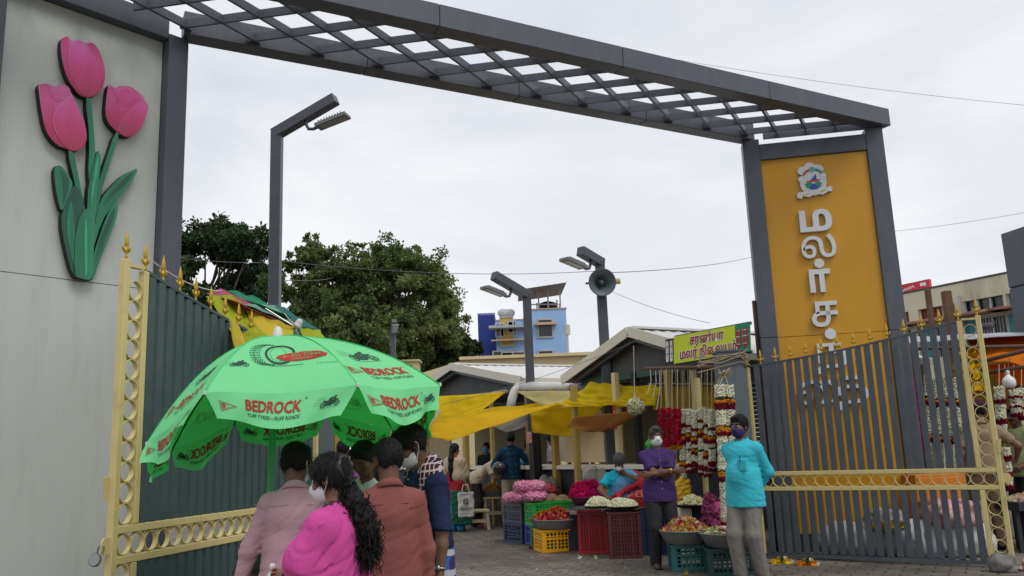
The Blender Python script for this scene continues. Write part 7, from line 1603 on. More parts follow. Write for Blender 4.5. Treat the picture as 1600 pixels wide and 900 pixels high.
p = at(855, 760, 15.4); blob('grey_sheet_bundle', 'grey plastic sheet bundled on the ground behind the stacked crates', 'bundle', (p[0], p[1], 0), [((0, 0, 0.5), (0.28, 0.25, 0.45)), ((0.2, 0, 0.3), (0.25, 0.25, 0.3))], mat('grey_sheet', (0.15, 0.15, 0.13), 0.5, var=0.2), 0.02, (0.03, 0.3), (0.02, 0.2, (1, 0.2, 0.4)), seed=3)
p = at(836, 782, 15.2); blob('cloth_bundle', 'khaki cloth bundle beside the black post', 'bundle', (p[0]-0.2, p[1], 0), [((0, 0, 0.4), (0.25, 0.25, 0.4))], M_khak, 0.02, (0.03, 0.25), (0.02, 0.2, (1, 0.2, 0.4)), seed=4)
p = at(852, 757, 15.0); blob('red_bag', 'red plastic bag in front of the dark counter', 'bag', (p[0]-0.02, p[1]-0.15, 0.63), [((0, 0, 0.12), (0.16, 0.13, 0.12)), ((0.14, 0, 0.1), (0.1, 0.1, 0.1))], mat('red_plastic', (0.3, 0.03, 0.035), 0.35), 0.015, (0.012, 0.1), seed=5)
crate('green tub crate holding the red plastic bag', np.array((p[0]+0.05, p[1]-0.12, 0)), AN, C_grn, 0.55, 0.4, 0.62)
p = at(930, 745, 13.9); blob('grey_sheet_bundle', 'big grey plastic bundle on the ground beside the seated seller', 'bundle', (p[0], p[1], 0), [((0, 0, 0.55), (0.26, 0.24, 0.5)), ((0.15, 0, 0.75), (0.2, 0.2, 0.3))], MATS['grey_sheet'], 0.02, (0.03, 0.3), (0.02, 0.2, (1, 0.2, 0.4)), seed=6)
p = at(1067, 800, 11.7); blob('yellow_bag', 'yellow plastic shopping bag behind the purple shirted man', 'bag', (p[0], p[1], 0.60), [((0, 0, 0.15), (0.14, 0.1, 0.17)), ((0.02, 0, 0.3), (0.1, 0.06, 0.08))], mat('yellow_plastic', (0.75, 0.45, 0.01), 0.4, translucent=0.3), 0.013, (0.012, 0.09), (0.010, 0.1, (1, 0.2, 0.3)), seed=7); o = MB().box((0, 0, 0.3), (0.3, 0.24, 0.6)).build('stand', M_dark, None); o.location = Vector((p[0], p[1], 0)); tag(o, 'dark stand under the yellow plastic bag', 'stand')
p = at(1022, 705, 12.1); blob('green_bag', 'bright green plastic bag hanging behind the purple shirted man', 'bag', (p[0], p[1], p[2]-0.05), [((0, 0, 0.12), (0.11, 0.08, 0.13)), ((0.02, 0, 0.27), (0.05, 0.04, 0.1))], mat('green_plastic', (0.04, 0.42, 0.05), 0.4, translucent=0.35), 0.012, (0.01, 0.08), (0.010, 0.08, (1, 0.2, 0.2)), flat=False, seed=8)
# white sacks behind the right gate
def gpos(px, Y): p = at(px, 880, Y); return np.array((p[0], Y, 0))
blob('sack', 'long white woven sack lying behind the gate, left of two', 'sack', gpos(1345, 10.75), [((-0.15, 0, 0.2), (0.36, 0.26, 0.22)), ((0.25, 0, 0.2), (0.36, 0.26, 0.24)), ((0.5, 0, 0.12), (0.2, 0.24, 0.16))], M_sackw, 0.018, (0.008, 0.2), (0.012, 0.15, (1, 0.3, 0.5)), seed=9, group='white sacks behind the gate'); blob('sack', 'wide white woven sack lying behind the gate, right of two', 'sack', gpos(1468, 10.5), [((-0.25, 0, 0.2), (0.36, 0.26, 0.24)), ((0.2, 0, 0.22), (0.4, 0.28, 0.26)), ((0.45, 0, 0.15), (0.22, 0.24, 0.2))], M_sackw, 0.018, (0.008, 0.2), (0.012, 0.15, (1, 0.3, 0.5)), seed=10, group='white sacks behind the gate')
blob('sack', 'white sack with brown flap on top of the left white sack', 'sack', gpos(1392, 10.6)+UP*0.3, [((0, 0, 0.1), (0.24, 0.22, 0.16))], mat('sack_brownish', (0.36, 0.33, 0.28), 0.8, var=0.3), 0.016, (0.02, 0.2), (0.02, 0.12, (1, 0.3, 0.5)), seed=11, group='white sacks behind the gate'); heap('yellow flowers spilling from the sack behind the gate', gpos(1400, 10.4)+UP*0.36, 0.22, 0.1, 0.08, 90, 0.03, [P_y, P_gn], [3, 1], 12)
blob('sack', 'pink and yellow printed sack on top of the right white sack', 'sack', gpos(1500, 10.3)+UP*0.36, [((-0.1, 0, 0.14), (0.2, 0.2, 0.16)), ((0.12, 0, 0.12), (0.22, 0.2, 0.18))], mat('printed_sack', (0.55, 0.28, 0.30), 0.7, var=0.6, vscale=9, dirt=0.8, dirt_col=(0.55, 0.45, 0.1), dirt_scale=5), 0.016, (0.02, 0.2), (0.015, 0.12, (1, 0.3, 0.5)), seed=13, group='white sacks behind the gate')
p = gpos(1474, 11.0); o = MB().box((0, 0, 0.28), (0.62, 0.4, 0.55)).box((0, -0.205, 0.28), (0.56, 0.01, 0.47)).build('orange_box', mat('orange_board', (0.62, 0.20, 0.015), 0.6, var=0.1), None, bev=0.006); o.location = Vector(p+UP*0.38); tag(o, 'orange box standing behind the gate above the sacks', 'box'); o = MB().box((0, 0, 0.19), (0.8, 0.5, 0.38)).build('stand', M_dark, None); o.location = Vector(p); tag(o, 'dark plinth under the orange box behind the gate', 'stand')
o = MB().lathe([(0, 0), (0.13, 0.0), (0.2, 0.1), (0.19, 0.22), (0.12, 0.3), (0.15, 0.34), (0.13, 0.33), (0, 0.28)], (0, 0, 0), 20).build('clay_pot', mat('terracotta', (0.28, 0.10, 0.05), 0.8, var=0.2), None, smooth=True); o.location = Vector(gpos(1452, 10.62)+UP*0.30); tag(o, 'brown clay pot between the sacks behind the gate', 'pot'); o = MB().box((0, 0, 0.15), (0.3, 0.3, 0.3)).build('stand', M_dark, None); o.location = Vector(gpos(1452, 10.62)); tag(o, 'dark block under the clay pot', 'stand')
# flowers and litter on the ground
for px, py, m, lab in ((1222, 880, P_y, 'yellow petals swept against the bottom of the gate'), (1262, 883, P_o, 'orange petals swept against the bottom of the gate')):
    p = gz(px, py); heap(lab, p, 0.14, 0.08, 0.05, 60, 0.026, [m, P_gn, P_c], [4, 1, 1], 14)
for i, (px, py, m, lab) in enumerate(((829, 858, P_r, 'red flower dropped on the paving by the green crate'), (819, 857, P_lg, 'green bud dropped on the paving by the violet crate'), (905, 873, P_w, 'white flower dropped before the red crate'), (931, 873, P_c, 'cream flower dropped before the maroon crate'), (1072, 897, P_y, 'yellow flower dropped before the teal crate'))):
    heap(lab, gz(px, py), 0.02, 0.02, 0.025, 7, 0.022, [m], [1], 15+i, name='fallen_flower')
rs3 = np.random.RandomState(9); C = []
for i in range(220):
    px, py = rs3.uniform(700, 1200), rs3.uniform(835, 899); p = gz(px, py); C.append(p+UP*0.004)
V, F = beads(C, 0.011, 4, 0.5, 1); V[:, 2] = np.clip(V[:, 2], 0.001, 0.012); o = mesh_np('litter', V, F, [P_c, P_m, P_gn, M_jute], np.repeat(rs3.randint(0, 4, 220), 14), None); tag(o, 'tiny petals and dust scattered over the paving', 'litter', kind='stuff')
f = Field((-0.25,)*3, (0.25,)*3, 0.014); f.ell((0, 0, 0.06), (0.14, 0.12, 0.11), 0.02); f.lump(0.02, 0.2, 2); f.clip((0, 0, 0), (0, 0, -1)); V, F = f.mesh(); o = mesh_np('stone', V, F, mat('stone', (0.16, 0.15, 0.14), 0.95, var=0.3, vscale=12, bump=0.5, bscale=30), None, None, True); o.location = Vector(gz(1569, 893)); tag(o, 'grey stone propping the foot of the open gate post', 'stone')
# ---------------------------------------------------------------- tables, buckets beside the woman with the bag
M_ctab = mat('cream_plastic', (0.55, 0.47, 0.30), 0.5, var=0.08)
def stool(label, P, w, d, h, rz=0.0, cat='table', name='low_table'):
    root = thing(name, label, cat, P, rz)
    MB().box((0, 0, h-0.02), (w, d, 0.04)).build('table_top', M_ctab, root, bev=0.006)
    for sx in (-1, 1):
        for sy in (-1, 1): MB().bar((sx*(w/2-0.02), sy*(d/2-0.02), 0), (sx*(w/2-0.05), sy*(d/2-0.05), h-0.04), 0.05, 0.05, up=(0, 1, 0)).build('leg', M_ctab, root)
    MB().box((0, -(d/2-0.035), h*0.45), (w-0.08, 0.02, 0.06)).build('apron', M_ctab, root); return root
p = gz(737, 829); stool('low cream table beside the woman with the green bag', p+np.array((0.05, 0.2, 0)), 0.55, 0.4, 0.36, 0.1)
p = gz(772, 823); stool('tall cream stool holding a basin of marigolds', p+np.array((0, 0.2, 0)), 0.42, 0.38, 0.56, 0.05); b = p+np.array((0, 0.2, 0.562)); basin('grey basin of marigolds on the tall cream stool', b, 0.24, 0.12); heap('orange marigolds in the basin on the tall stool', b+UP*0.1, 0.22, 0.2, 0.14, 240, 0.03, [P_o, P_y, P_c], [3, 3, 2], 40)
p = p+np.array((-0.42, 0.35, 0)); stool('second tall cream stool behind the woman with the bag', p, 0.42, 0.38, 0.58, 0.0); b = p+UP*0.582; basin('darker basin of marigolds beside the beige shirted man', b, 0.25, 0.1, M_dark); heap('pale orange marigolds in the darker basin', b+UP*0.08, 0.23, 0.2, 0.13, 220, 0.03, [P_o, P_c, P_y], [2, 3, 2], 41)
p = gz(750, 819)+np.array((0.02, 0.0, 0)); o = MB().lathe([(0, 0), (0.13, 0), (0.17, 0.32), (0.185, 0.33), (0.185, 0.345), (0.165, 0.34), (0, 0.3)], (0, 0, 0), 20).build('bucket', plastic('bucket_orange', (0.75, 0.17, 0.01)), None, smooth=True); o.location = Vector(p); tag(o, 'orange plastic bucket under the marigold stools', 'bucket')
o = MB().lathe([(0, 0), (0.07, 0), (0.08, 0.02), (0.08, 0.12), (0.05, 0.15), (0, 0.15)], (0, 0, 0), 14).build('jar', MATS['pvc_pipe'], None, smooth=True); o.location = Vector(p+UP*0.302); tag(o, 'white plastic jar standing in the orange bucket', 'jar')
p = gz(781, 815)+np.array((0.05, 0.35, 0)); o = MB().lathe([(0, 0), (0.2, 0), (0.23, 0.4), (0.24, 0.42), (0.21, 0.41), (0, 0.36)], (0, 0, 0), 20).build('drum', plastic('drum_wine', (0.20, 0.01, 0.02)), None, smooth=True); o.location = Vector(p); tag(o, 'dark red plastic drum behind the tall stool', 'drum')
# foreground bundle on a low stand, and a dark sack by the gate
p = at(372, 906, 3.75); root = stool('low stand under the ochre cloth bundle in the foreground', (p[0]-0.02, p[1], 0), 0.5, 0.4, 0.70)
blob('cloth_bundle', 'ochre cloth bundle at the bottom left in front of the gate', 'bundle', (p[0]-0.02, p[1], 0.70), [((-0.08, 0, 0.07), (0.14, 0.15, 0.10)), ((0.08, 0, 0.08), (0.16, 0.15, 0.115))], mat('ochre_cloth', (0.50, 0.32, 0.05), 0.9, var=0.2), 0.011, (0.008, 0.1), (0.016, 0.08, (1, 0.3, 0.3)), seed=21)
p = at(386, 880, 5.7); blob('sack', 'dark green sack between the gate and the pink shirted man', 'sack', (p[0]+0.05, p[1], 0), [((0, 0, 0.45), (0.16, 0.18, 0.5)), ((0.05, 0, 0.2), (0.18, 0.2, 0.25))], mat('dark_green_sack', (0.035, 0.05, 0.035), 0.7, var=0.2), 0.018, (0.02, 0.2), (0.02, 0.12, (1, 0.3, 0.5)), seed=22)
# ================================================================ the people
def PX(px, Y, y=760): p = at(px, y, Y); return (p[0], Y, 0)
c_pink = cloth('light_pink_cotton', (0.50, 0.30, 0.35)); c_fuch = cloth('fuchsia_cloth', (0.62, 0.085, 0.33), 0.12); c_brick = cloth('dusty_red_cotton', (0.22, 0.078, 0.068)); c_navy = cloth('navy_cotton', (0.016, 0.026, 0.065)); c_purple = cloth('purple_cotton', (0.058, 0.032, 0.12)); c_cyan = cloth('bright_cyan_cotton', (0.05, 0.46, 0.56)); c_gr = cloth('grey_trouser', (0.20, 0.185, 0.165)); c_chr = cloth('charcoal_trouser', (0.028, 0.027, 0.03)); c_khk = cloth('khaki_uniform', (0.25, 0.185, 0.115)); c_wh = cloth('white_cotton', (0.62, 0.61, 0.59)); c_or = cloth('rust_orange_cloth', (0.50, 0.12, 0.03)); c_crm = cloth('cream_shawl', (0.62, 0.52, 0.36), 0.15); c_red = cloth('red_kurta', (0.42, 0.02, 0.035)); c_blu = cloth('blue_salwar', (0.03, 0.22, 0.45)); c_bei = cloth('beige_shirt', (0.42, 0.36, 0.27)); c_lbl = cloth('sky_blue_shirt', (0.10, 0.30, 0.48)); c_olv = cloth('olive_shirt', (0.11, 0.10, 0.045)); c_drk = cloth('dark_maroon_cloth', (0.07, 0.015, 0.02)); c_ash = cloth('ash_grey_shirt', (0.24, 0.24, 0.25)); c_blk = cloth('black_cloth', (0.015, 0.016, 0.02)); c_lil = cloth('lilac_cloth', (0.27, 0.09, 0.27)); c_pgr = cloth('pale_green_shirt', (0.34, 0.40, 0.20))
c_plaid = mat_checks('blue_green_plaid', (0.010, 0.028, 0.055), (0.008, 0.075, 0.085), (9, 9, 9), 0.45, (0.012, 0.03, 0.10)); c_lungi = mat_checks('blue_checked_lungi', (0.035, 0.12, 0.36), (0.05, 0.03, 0.12), (11, 11, 9), 0.30, (0.42, 0.42, 0.50)); c_towel = mat_checks('maroon_checked_towel', (0.055, 0.012, 0.022), (0.46, 0.38, 0.38), (26, 26, 26), 0.26); c_print = mat('dark_printed_blouse', (0.03, 0.02, 0.03), 0.9, var=0.9, vscale=60)
def wristwatch(F_, w, el, m, name='wristwatch'):
    d = nrm(w-el); u = nrm(np.cross(d, (0.3, 0.5, 0.8))); v = np.cross(d, u); c = (w-d*0.035)*F_.k; mb = MB()
    mb.tube([c+(u*math.cos(a)+v*math.sin(a))*0.0315*F_.k for a in np.linspace(0, 2*math.pi, 20, endpoint=False)], 0.007, 6, closed=True); mb.lathe([(0, -0.005), (0.016, -0.005), (0.016, 0.006), (0, 0.006)], c+u*0.035, 14, ax=[d, v, u]); return mb.build(name, m, F_.root, smooth=True)
M_goldw = mat('gold_metal', (0.6, 0.42, 0.15), 0.25, 0.9)
# pink shirted man, back to the camera
p1 = Fig('man in a light pink long sleeved shirt, back to the camera', PX(462, 4.6), R(186), 1.475, 0.0095, sh=0.88, stoop=0.12, pitch=0.12, yaw=-0.35, hl=(0.34, -0.06, 0.86), hr=(-0.2, -0.32, 1.0), el=(0.7, 0.5, -0.3), girth=1.04, skin=1, belly=0.2)
p1.body().hair().strands().mask(M_maskw).shirt(c_pink, 0.93, 0.74, 0.012, seed=11, fold=0.004).trousers(c_chr)
# woman with the fuchsia dupatta
p2 = Fig('woman with long curly black hair and a fuchsia dupatta holding a small bottle', PX(528, 3.78), R(-112), 1.405, 0.0085, stoop=0.16, pitch=0.10, yaw=0.10, hl=(0.07, -0.33, 1.02), hr=(-0.02, -0.30, 1.10), el=(0.9, 0.4, -0.8), er=(-0.9, 0.4, -0.8), girth=0.96, skin=0, sh=0.84, curl=(0.75, 0.9), pn=((-1, 0, 0.2), (1, 0, 0.2)))
p2.body().eyes().hair(kind='pulled', th=0.016).strands(3000, 0.028).mask(M_maskw); p2.shirt(c_print, 0.62, 0.62, 0.0, 'kurta', False, 2, placket=False)
f = p2.field(); R2 = p2.R2
f.ell(p2.che+R2@np.array((0, 0.005, 0.0)), (0.178, 0.145, 0.18), 0.06, M=R2); f.cone(p2.shl, p2.shr, 0.066, 0.066, 0.06); f.cone(p2.shl, p2.ell_*0.75+p2.shl*0.25, 0.070, 0.080, 0.05); f.cone(p2.shr, p2.elr*0.6+p2.shr*0.4, 0.068, 0.072, 0.05); f.cone(p2.shl*0.5+p2.shr*0.5-UP*0.02, p2.nb-R2@np.array((0, -0.01, 0.02)), 0.09, 0.075, 0.05)
f.cone(p2.wai, p2.pel+np.array((0, 0.02, -0.12)), 0.165, 0.195, 0.08, flat=(1.08, 0.92, 1)); f.cone(p2.ell_*0.6+p2.shl*0.4, p2.pel+np.array((0.16, 0.02, 0.0)), 0.08, 0.07, 0.08)
f.ell(p2.nb+R2@np.array((0, -0.03, 0.045)), (0.072, 0.085, 0.07), 0.02, 'sub', M=R2)
f.folds(0.007, 0.075, (0.75, 0.35, 0.45), 5, 0.6); f.folds(0.005, 0.04, (0.65, 0.3, 0.6), 7, 0.7); f.folds(0.0025, 0.022, (0.7, 0.3, 0.5), 8, 1.0); f.clip(p2.pel+np.array((0, 0, -0.18)), (0.25, 0.0, -1)); p2.emit('dupatta', f, c_fuch)
f = Field(p2.hc-0.55, p2.hc+0.35, 0.009); H = p2.H
ch = [H((0, 0.09, -0.01)), p2.nb+R2@np.array((0.0, 0.115, 0.03)), p2.nb+R2@np.array((-0.01, 0.15, -0.08)), p2.nb+R2@np.array((-0.01, 0.155, -0.14)), p2.nb+R2@np.array((0, 0.15, -0.20))]
f.chain(ch, [0.036, 0.042, 0.050, 0.044, 0.018], 0.04); f.lump(0.006, 0.05, 2); f.lump(0.003, 0.02, 3); p2.emit('ponytail', f, M_hair, p2.hairo, it=0)
mb = MB(); rs = np.random.RandomState(8)
for i in range(1100):
    t = rs.uniform(0.05, 1); j = min(3, int(t*4)); q = ch[j]+(ch[j+1]-ch[j])*(t*4-j); a = nrm(rs.normal(size=3)); r = (0.045, 0.06, 0.07, 0.06)[j]*rs.uniform(0.5, 1.25); s = q+a*r; w = nrm(rs.normal(size=3)); L = rs.uniform(0.06, 0.17)
    mb.tube([(s+(-UP*L*k/5)+a*0.022*math.sin(k*1.4+i)+w*0.013*math.cos(k*1.7+i))*p2.k for k in range(6)], [0.0018]*5+[0.0006], 4)
mb.build('curls', M_hair, p2.hairo)
MB().lathe([(0.05, -0.014), (0.058, -0.014), (0.058, 0.014), (0.05, 0.014)], H((0, 0.095, 0.03))*p2.k, 14, ax=[p2.Rh@np.array((1, 0, 0)), p2.Rh@np.array((0, 0, 1)), p2.Rh@np.array((0, 1, 0))]).build('hair_clip', mat('hair_clip_black', (0.03, 0.03, 0.035), 0.2), p2.hairo, smooth=True)
mw = np.array(Matrix.Rotation(R(-112), 3, 'Z')); bt = mw@((p2.hl*0.5+p2.hr*0.5+np.array((0.0, -0.075, 0.02)))*p2.k)+np.array(PX(528, 3.78))
root = thing('bottle', 'small clear bottle with a white cap in the hands of the woman in pink', 'bottle', bt-UP*0.05); MB().lathe([(0, -0.05), (0.022, -0.05), (0.024, -0.045), (0.024, 0.02), (0.012, 0.035), (0.011, 0.04), (0, 0.04)], bt, 14).build('bottle_body', mat('clear_plastic', (0.55, 0.58, 0.60), 0.15, spec=0.6), root, smooth=True); MB().lathe([(0.014, 0.036), (0.014, 0.06), (0.01, 0.068), (0, 0.068)], bt, 12).build('cap', MATS['pvc_pipe'], root, smooth=True)
# dusty red shirted man
p3 = Fig('man in a dusty red shirt seen from behind with a black mask strap', PX(607, 4.35), R(-158), 1.475, 0.0095, stoop=0.10, pitch=0.10, yaw=0.28, hl=(0.12, -0.25, 0.92), hr=(-0.23, -0.02, 0.80), er=(-0.5, 0.5, -0.3), sh=0.9, girth=0.97, skin=1, belly=0.3)
p3.body().hair(bald=False, th=0.007).strands(2600, 0.012).mask(M_maskk).shirt(c_brick, 0.96, 0.72, 0.008, seed=21, fold=0.004).trousers(c_chr)
# navy shirted man with lungi and towel
p4 = Fig('man in a navy shirt and blue checked lungi with a checked towel', PX(668, 4.95), R(-62), 1.57, 0.0105, stoop=0.34, pitch=0.22, yaw=-0.15, hl=(0.29, -0.05, 0.80), hr=(-0.12, -0.26, 0.95), el=(0.6, 0.6, -0.3), skin=1)
p4.body().eyes().hair().strands().mask(M_maskw).shirt(c_navy, 0.52, 0.97, 0.006, seed=31, fold=0.004).lungi(c_lungi, low=0.14, r0=0.17, r1=0.22, fold=0.004); wristwatch(p4, p4.hl, p4.ell_, M_steel)
f = p4.field(); R2 = p4.R2
f.cone(p4.shl*0.8+p4.nb*0.2+UP*0.02, p4.nb+R2@np.array((0, 0.05, 0.0)), 0.072, 0.075, 0.04); f.cone(p4.shr*0.75+p4.nb*0.25+UP*0.02, p4.nb+R2@np.array((0, 0.05, 0.0)), 0.070, 0.075, 0.04); a = p4.shl*0.65+p4.nb*0.35+R2@np.array((0, -0.10, -0.02)); f.cone(a+R2@np.array((0, 0.06, 0.04)), a-np.array((0, 0.02, 0.42)), 0.055, 0.05, 0.04, flat=(1.0, 0.55, 1)); a = p4.shr*0.6+p4.nb*0.4+R2@np.array((0, -0.09, -0.02)); f.cone(a+R2@np.array((0, 0.06, 0.04)), a-np.array((0, 0.02, 0.3)), 0.05, 0.05, 0.04, flat=(1.0, 0.5, 1)); f.ell(p4.nb+R2@np.array((0, -0.03, 0.06)), (0.062, 0.075, 0.08), 0.01, 'sub', M=R2)
f.folds(0.010, 0.07, (0.8, 0.5, 0.2), 4, 0.8); p4.emit('towel', f, c_towel)
# white and rust person half hidden behind
p5 = Fig('person in white with rust orange sleeves, half hidden behind the dusty red shirt', PX(584, 5.6), R(-30), 1.50, 0.013, stoop=0.35, pitch=0.2, hl=(0.15, -0.25, 0.95), hr=(-0.2, -0.2, 0.9), skin=1)
p5.body().hair().shirt(c_or, 0.55, 0.75, 0.0, seed=41).lungi(c_wh, low=0.1, r0=0.17, r1=0.2)
f = p5.field(); f.ell(p5.che, (0.19, 0.14, 0.19), 0.05, M=p5.R2); f.cone(p5.shl, p5.shr, 0.072, 0.072, 0.05); f.cone(p5.wai, p5.pel, 0.17, 0.18, 0.05, flat=(1, 0.85, 1)); f.ell(p5.nb+p5.R2@np.array((0, -0.02, 0.05)), (0.065, 0.075, 0.07), 0.01, 'sub'); f.folds(0.012, 0.09, (0.7, 0.4, 0.4), 3); f.clip(p5.pel-UP*0.05, (0, 0, -1)); p5.emit('shawl', f, c_wh)
# people under the umbrella, far
Fig('person in a lilac top at the stalls, seen just under the umbrella', PX(537, 11.5), R(165), 1.62, 0.017, skin=1).body().hair().shirt(c_lil, 0.3, 0.8).trousers(c_chr)
p = Lp(Lt(680), 1.0); Fig('man with a blue mask in dark clothes sitting behind the far counter', (p[0], p[1], 0), R(-20), 1.62, 0.02, skin=1).body().hair().mask(M_maskbl).shirt(c_blk, 0.5, 0.8, collar=False).trousers(c_chr)
# woman with bag
p8 = Fig('woman in a cream shawl, red kurta and blue salwar carrying bags', PX(712, 16.3), R(150), 1.58, 0.015, hl=(0.22, -0.14, 0.98), hr=(-0.22, -0.20, 0.84), yaw=-0.2, skin=0, sh=0.92)
p8.body().hair(kind='pulled', th=0.014).shirt(c_red, 0.5, 0.62, 0.01, 'kurta', False, 3, placket=False); p8.hemz = p8.hemz; p8.trousers(c_blu, 'salwar', wide=1.15)
f = p8.field(); f.ell(p8.che, (0.195, 0.15, 0.19), 0.06, M=p8.R2); f.cone(p8.shl, p8.shr, 0.075, 0.075, 0.06); f.cone(p8.shr, p8.elr, 0.08, 0.085, 0.05); f.cone(p8.shl, p8.ell_, 0.078, 0.085, 0.05); f.cone(p8.wai+np.array((-0.05, 0, 0)), p8.pel+np.array((-0.05, -0.05, 0.05)), 0.17, 0.15, 0.06); f.cone(p8.ell_, np.array((0.20, 0.03, 0.62)), 0.075, 0.06, 0.05, flat=(1, 0.7, 1)); f.ell(p8.nb+np.array((0, -0.01, 0.05)), (0.065, 0.075, 0.075), 0.01, 'sub'); f.folds(0.013, 0.08, (0.7, 0.3, 0.5), 6, 0.8); f.clip((0, 0, 0.60), (0, 0, -1)); p8.emit('shawl', f, c_crm)
f = p8.field(); f.chain([p8.H((0, 0.09, 0.0)), p8.nb+np.array((0.0, 0.13, -0.02)), p8.nb+np.array((0, 0.15, -0.2)), p8.nb+np.array((0, 0.14, -0.42))], [0.05, 0.055, 0.05, 0.03], 0.03); f.lump(0.006, 0.05); p8.emit('braid', f, M_hair, p8.hairo)
def bag(label, P, w, h, d, m, art=None, name='shopping_bag'):
    root = thing(name, label, 'bag', P); f = Field((-w/2-0.05, -d/2-0.05, -0.03), (w/2+0.05, d/2+0.05, h+0.05), 0.014); f.box((0, 0, h/2), (w/2, d/2, h/2), 0.03); f.lump(0.006, 0.15, 3); V, F = f.mesh(); mesh_np('bag_body', V+np.array(P), F, m, None, root, True)
    for s in (-1, 1): MB().tube([np.array(P)+np.array((-w*0.25, s*d*0.4, h-0.01)), np.array(P)+np.array((-w*0.15, s*d*0.3, h+0.14)), np.array(P)+np.array((w*0.15, s*d*0.3, h+0.14)), np.array(P)+np.array((w*0.25, s*d*0.4, h-0.01))], 0.008, 6).build('handle', m, root)
    if art: art.wrap(lambda x, y: np.array(P)+np.array((x, -d/2-0.009, y)), 'bag_print', [M_blk, M_blk, M_blk], root)
p = at(727, 808, 15.95); a = Art(); a.ring(0, 0.27, 0.055, 0.066, 0, 24, 0.75); a.text('G', 0, 0.235, 0.075, 0, 0.02); a.line([(-0.1, 0.17), (0.1, 0.17)], 0.008); a.line([(-0.12, 0.145), (0.12, 0.145)], 0.014); a.line([(-0.08, 0.12), (0.08, 0.12)], 0.006); a.line([(-0.11, 0.06), (0.11, 0.06)], 0.005); a.line([(-0.1, 0.41), (0.1, 0.41)], 0.007)
bag('white printed tote bag in front of the woman in the cream shawl', (p[0]+0.02, 15.95, p[2]), 0.29, 0.44, 0.10, mat('tote_white', (0.58, 0.56, 0.54), 0.8, var=0.06), a); p = at(722, 815, 16.15); bag('dark green shopping bag behind the white tote', (p[0], 16.14, p[2]-0.06), 0.38, 0.62, 0.12, mat('bag_green', (0.008, 0.10, 0.06), 0.6))
# leaning man, plaid man
p9 = Fig('man in a beige shirt leaning over the marigold basins', PX(742, 17.0), R(75), 1.62, 0.016, lean=0.95, pitch=-0.35, hl=(0.12, -0.78, 0.98), hr=(-0.14, -0.72, 1.0), el=(0.4, 0.2, -0.5), er=(-0.4, 0.2, -0.5), skin=0)
p9.body().eyes().hair().shirt(c_bei, 0.35, 0.86, seed=51).trousers(c_chr)
p10 = Fig('man in a blue and green checked shirt and cream trousers, back to the camera', PX(800, 16.65), R(-168), 1.76, 0.014, hl=(0.15, -0.30, 1.05), hr=(-0.18, -0.16, 1.02), el=(0.9, 0.3, -0.3), er=(-0.8, 0.4, -0.3), skin=1, girth=1.05)
p10.body().hair().shirt(c_plaid, 0.95, 0.86, 0.004, seed=61).trousers(cloth('cream_trouser', (0.46, 0.40, 0.31))).shoes(M_blk)
root = thing('helmet', 'dark helmet held under the arm of the man in the checked shirt', 'helmet', (PX(779, 16.45)[0], 16.45, 1.02)); q = np.array((PX(781, 16.45)[0], 16.45, 1.12)); MB().lathe([(0.09, -0.1), (0.125, -0.06), (0.135, 0), (0.11, 0.07), (0.06, 0.11), (0, 0.125)], q, 18).build('shell', mat('helmet_dark', (0.03, 0.035, 0.05), 0.2, coat=0.5), root, smooth=True); MB().box(q+np.array((0, -0.115, 0.0)), (0.16, 0.05, 0.07)).build('visor', M_win, root, bev=0.02)
def behind(label, px, back, rz, H, shirt, sleeve=0.35, **k):
    p = Lp(Lt(px), back); extra = {a: k.pop(a) for a in ('mask',) if a in k}; F_ = Fig(label, (p[0], p[1], 0), R(rz), H, 0.019, skin=1, **k); F_.body().hair()
    if extra: F_.mask(extra['mask'])
    F_.shirt(shirt, sleeve, 0.8, collar=True).trousers(c_chr); return F_
behind('boy in a sky blue shirt standing behind the counter', 744, 0.95, 40, 1.62, c_lbl, 0.3, yaw=0.3); behind('man in a white shirt behind the counter, face turned to the right', 779, 0.95, 75, 1.74, c_ash, 0.4); behind('man in an olive shirt behind the counter beside the black post', 816, 1.0, 170, 1.74, c_olv, 0.4)
behind('man in a white shirt in the shade behind the brown tarp', 932, 1.3, 60, 1.66, c_wh, 0.4); behind('person in dark olive in the shade behind the seated seller', 962, 1.2, 160, 1.60, c_olv, 0.4); behind('person in dark maroon in the shade behind the seated seller', 980, 1.1, 170, 1.60, c_drk, 0.4); behind('man in an ash grey shirt bending in the shade beside the purple shirted man', 1004, 1.0, 110, 1.60, c_ash, 0.4, stoop=0.5, lean=0.35)
# seated flower seller in a blue sari
p18 = Fig('seated flower seller in a blue sari with a red border and white mask', PX(970, 12.6), R(-8), 1.66, 0.0125, pelvis=(0, 0.05, 0.60), lean=0.18, stoop=0.25, pitch=0.42, yaw=-0.08, hl=(0.10, -0.20, 1.05), hr=(-0.18, -0.42, 0.74), el=(0.9, 0.2, -0.4), er=(-0.8, 0.3, 0.0), feet=((0.14, -0.42, 0.075), (-0.14, -0.42, 0.075)), knees=((0.3, -1, 0.6), (-0.3, -1, 0.6)), girth=1.18, skin=1, sh=1.0, curl=(0.8, 0.5))
M_sari = mat('blue_sari', (0.11, 0.33, 0.52), 0.8, var=0.12, vscale=6, dirt=0.6, dirt_col=(0.02, 0.06, 0.12), dirt_scale=55, dirt_lo=0.58); M_bor = mat('red_sari_border', (0.42, 0.015, 0.03), 0.8, var=0.2, vscale=8, dirt=0.6, dirt_col=(0.5, 0.4, 0.4), dirt_scale=18, dirt_lo=0.6)
p18.body().eyes().hair(M_hairg, 'pulled', th=0.014).mask(M_maskw); p18.shirt(cloth('cyan_blouse', (0.02, 0.36, 0.48)), 0.36, 0.86, 0.0, 'blouse', False, 6, placket=False)
f = p18.field(); R2 = p18.R2
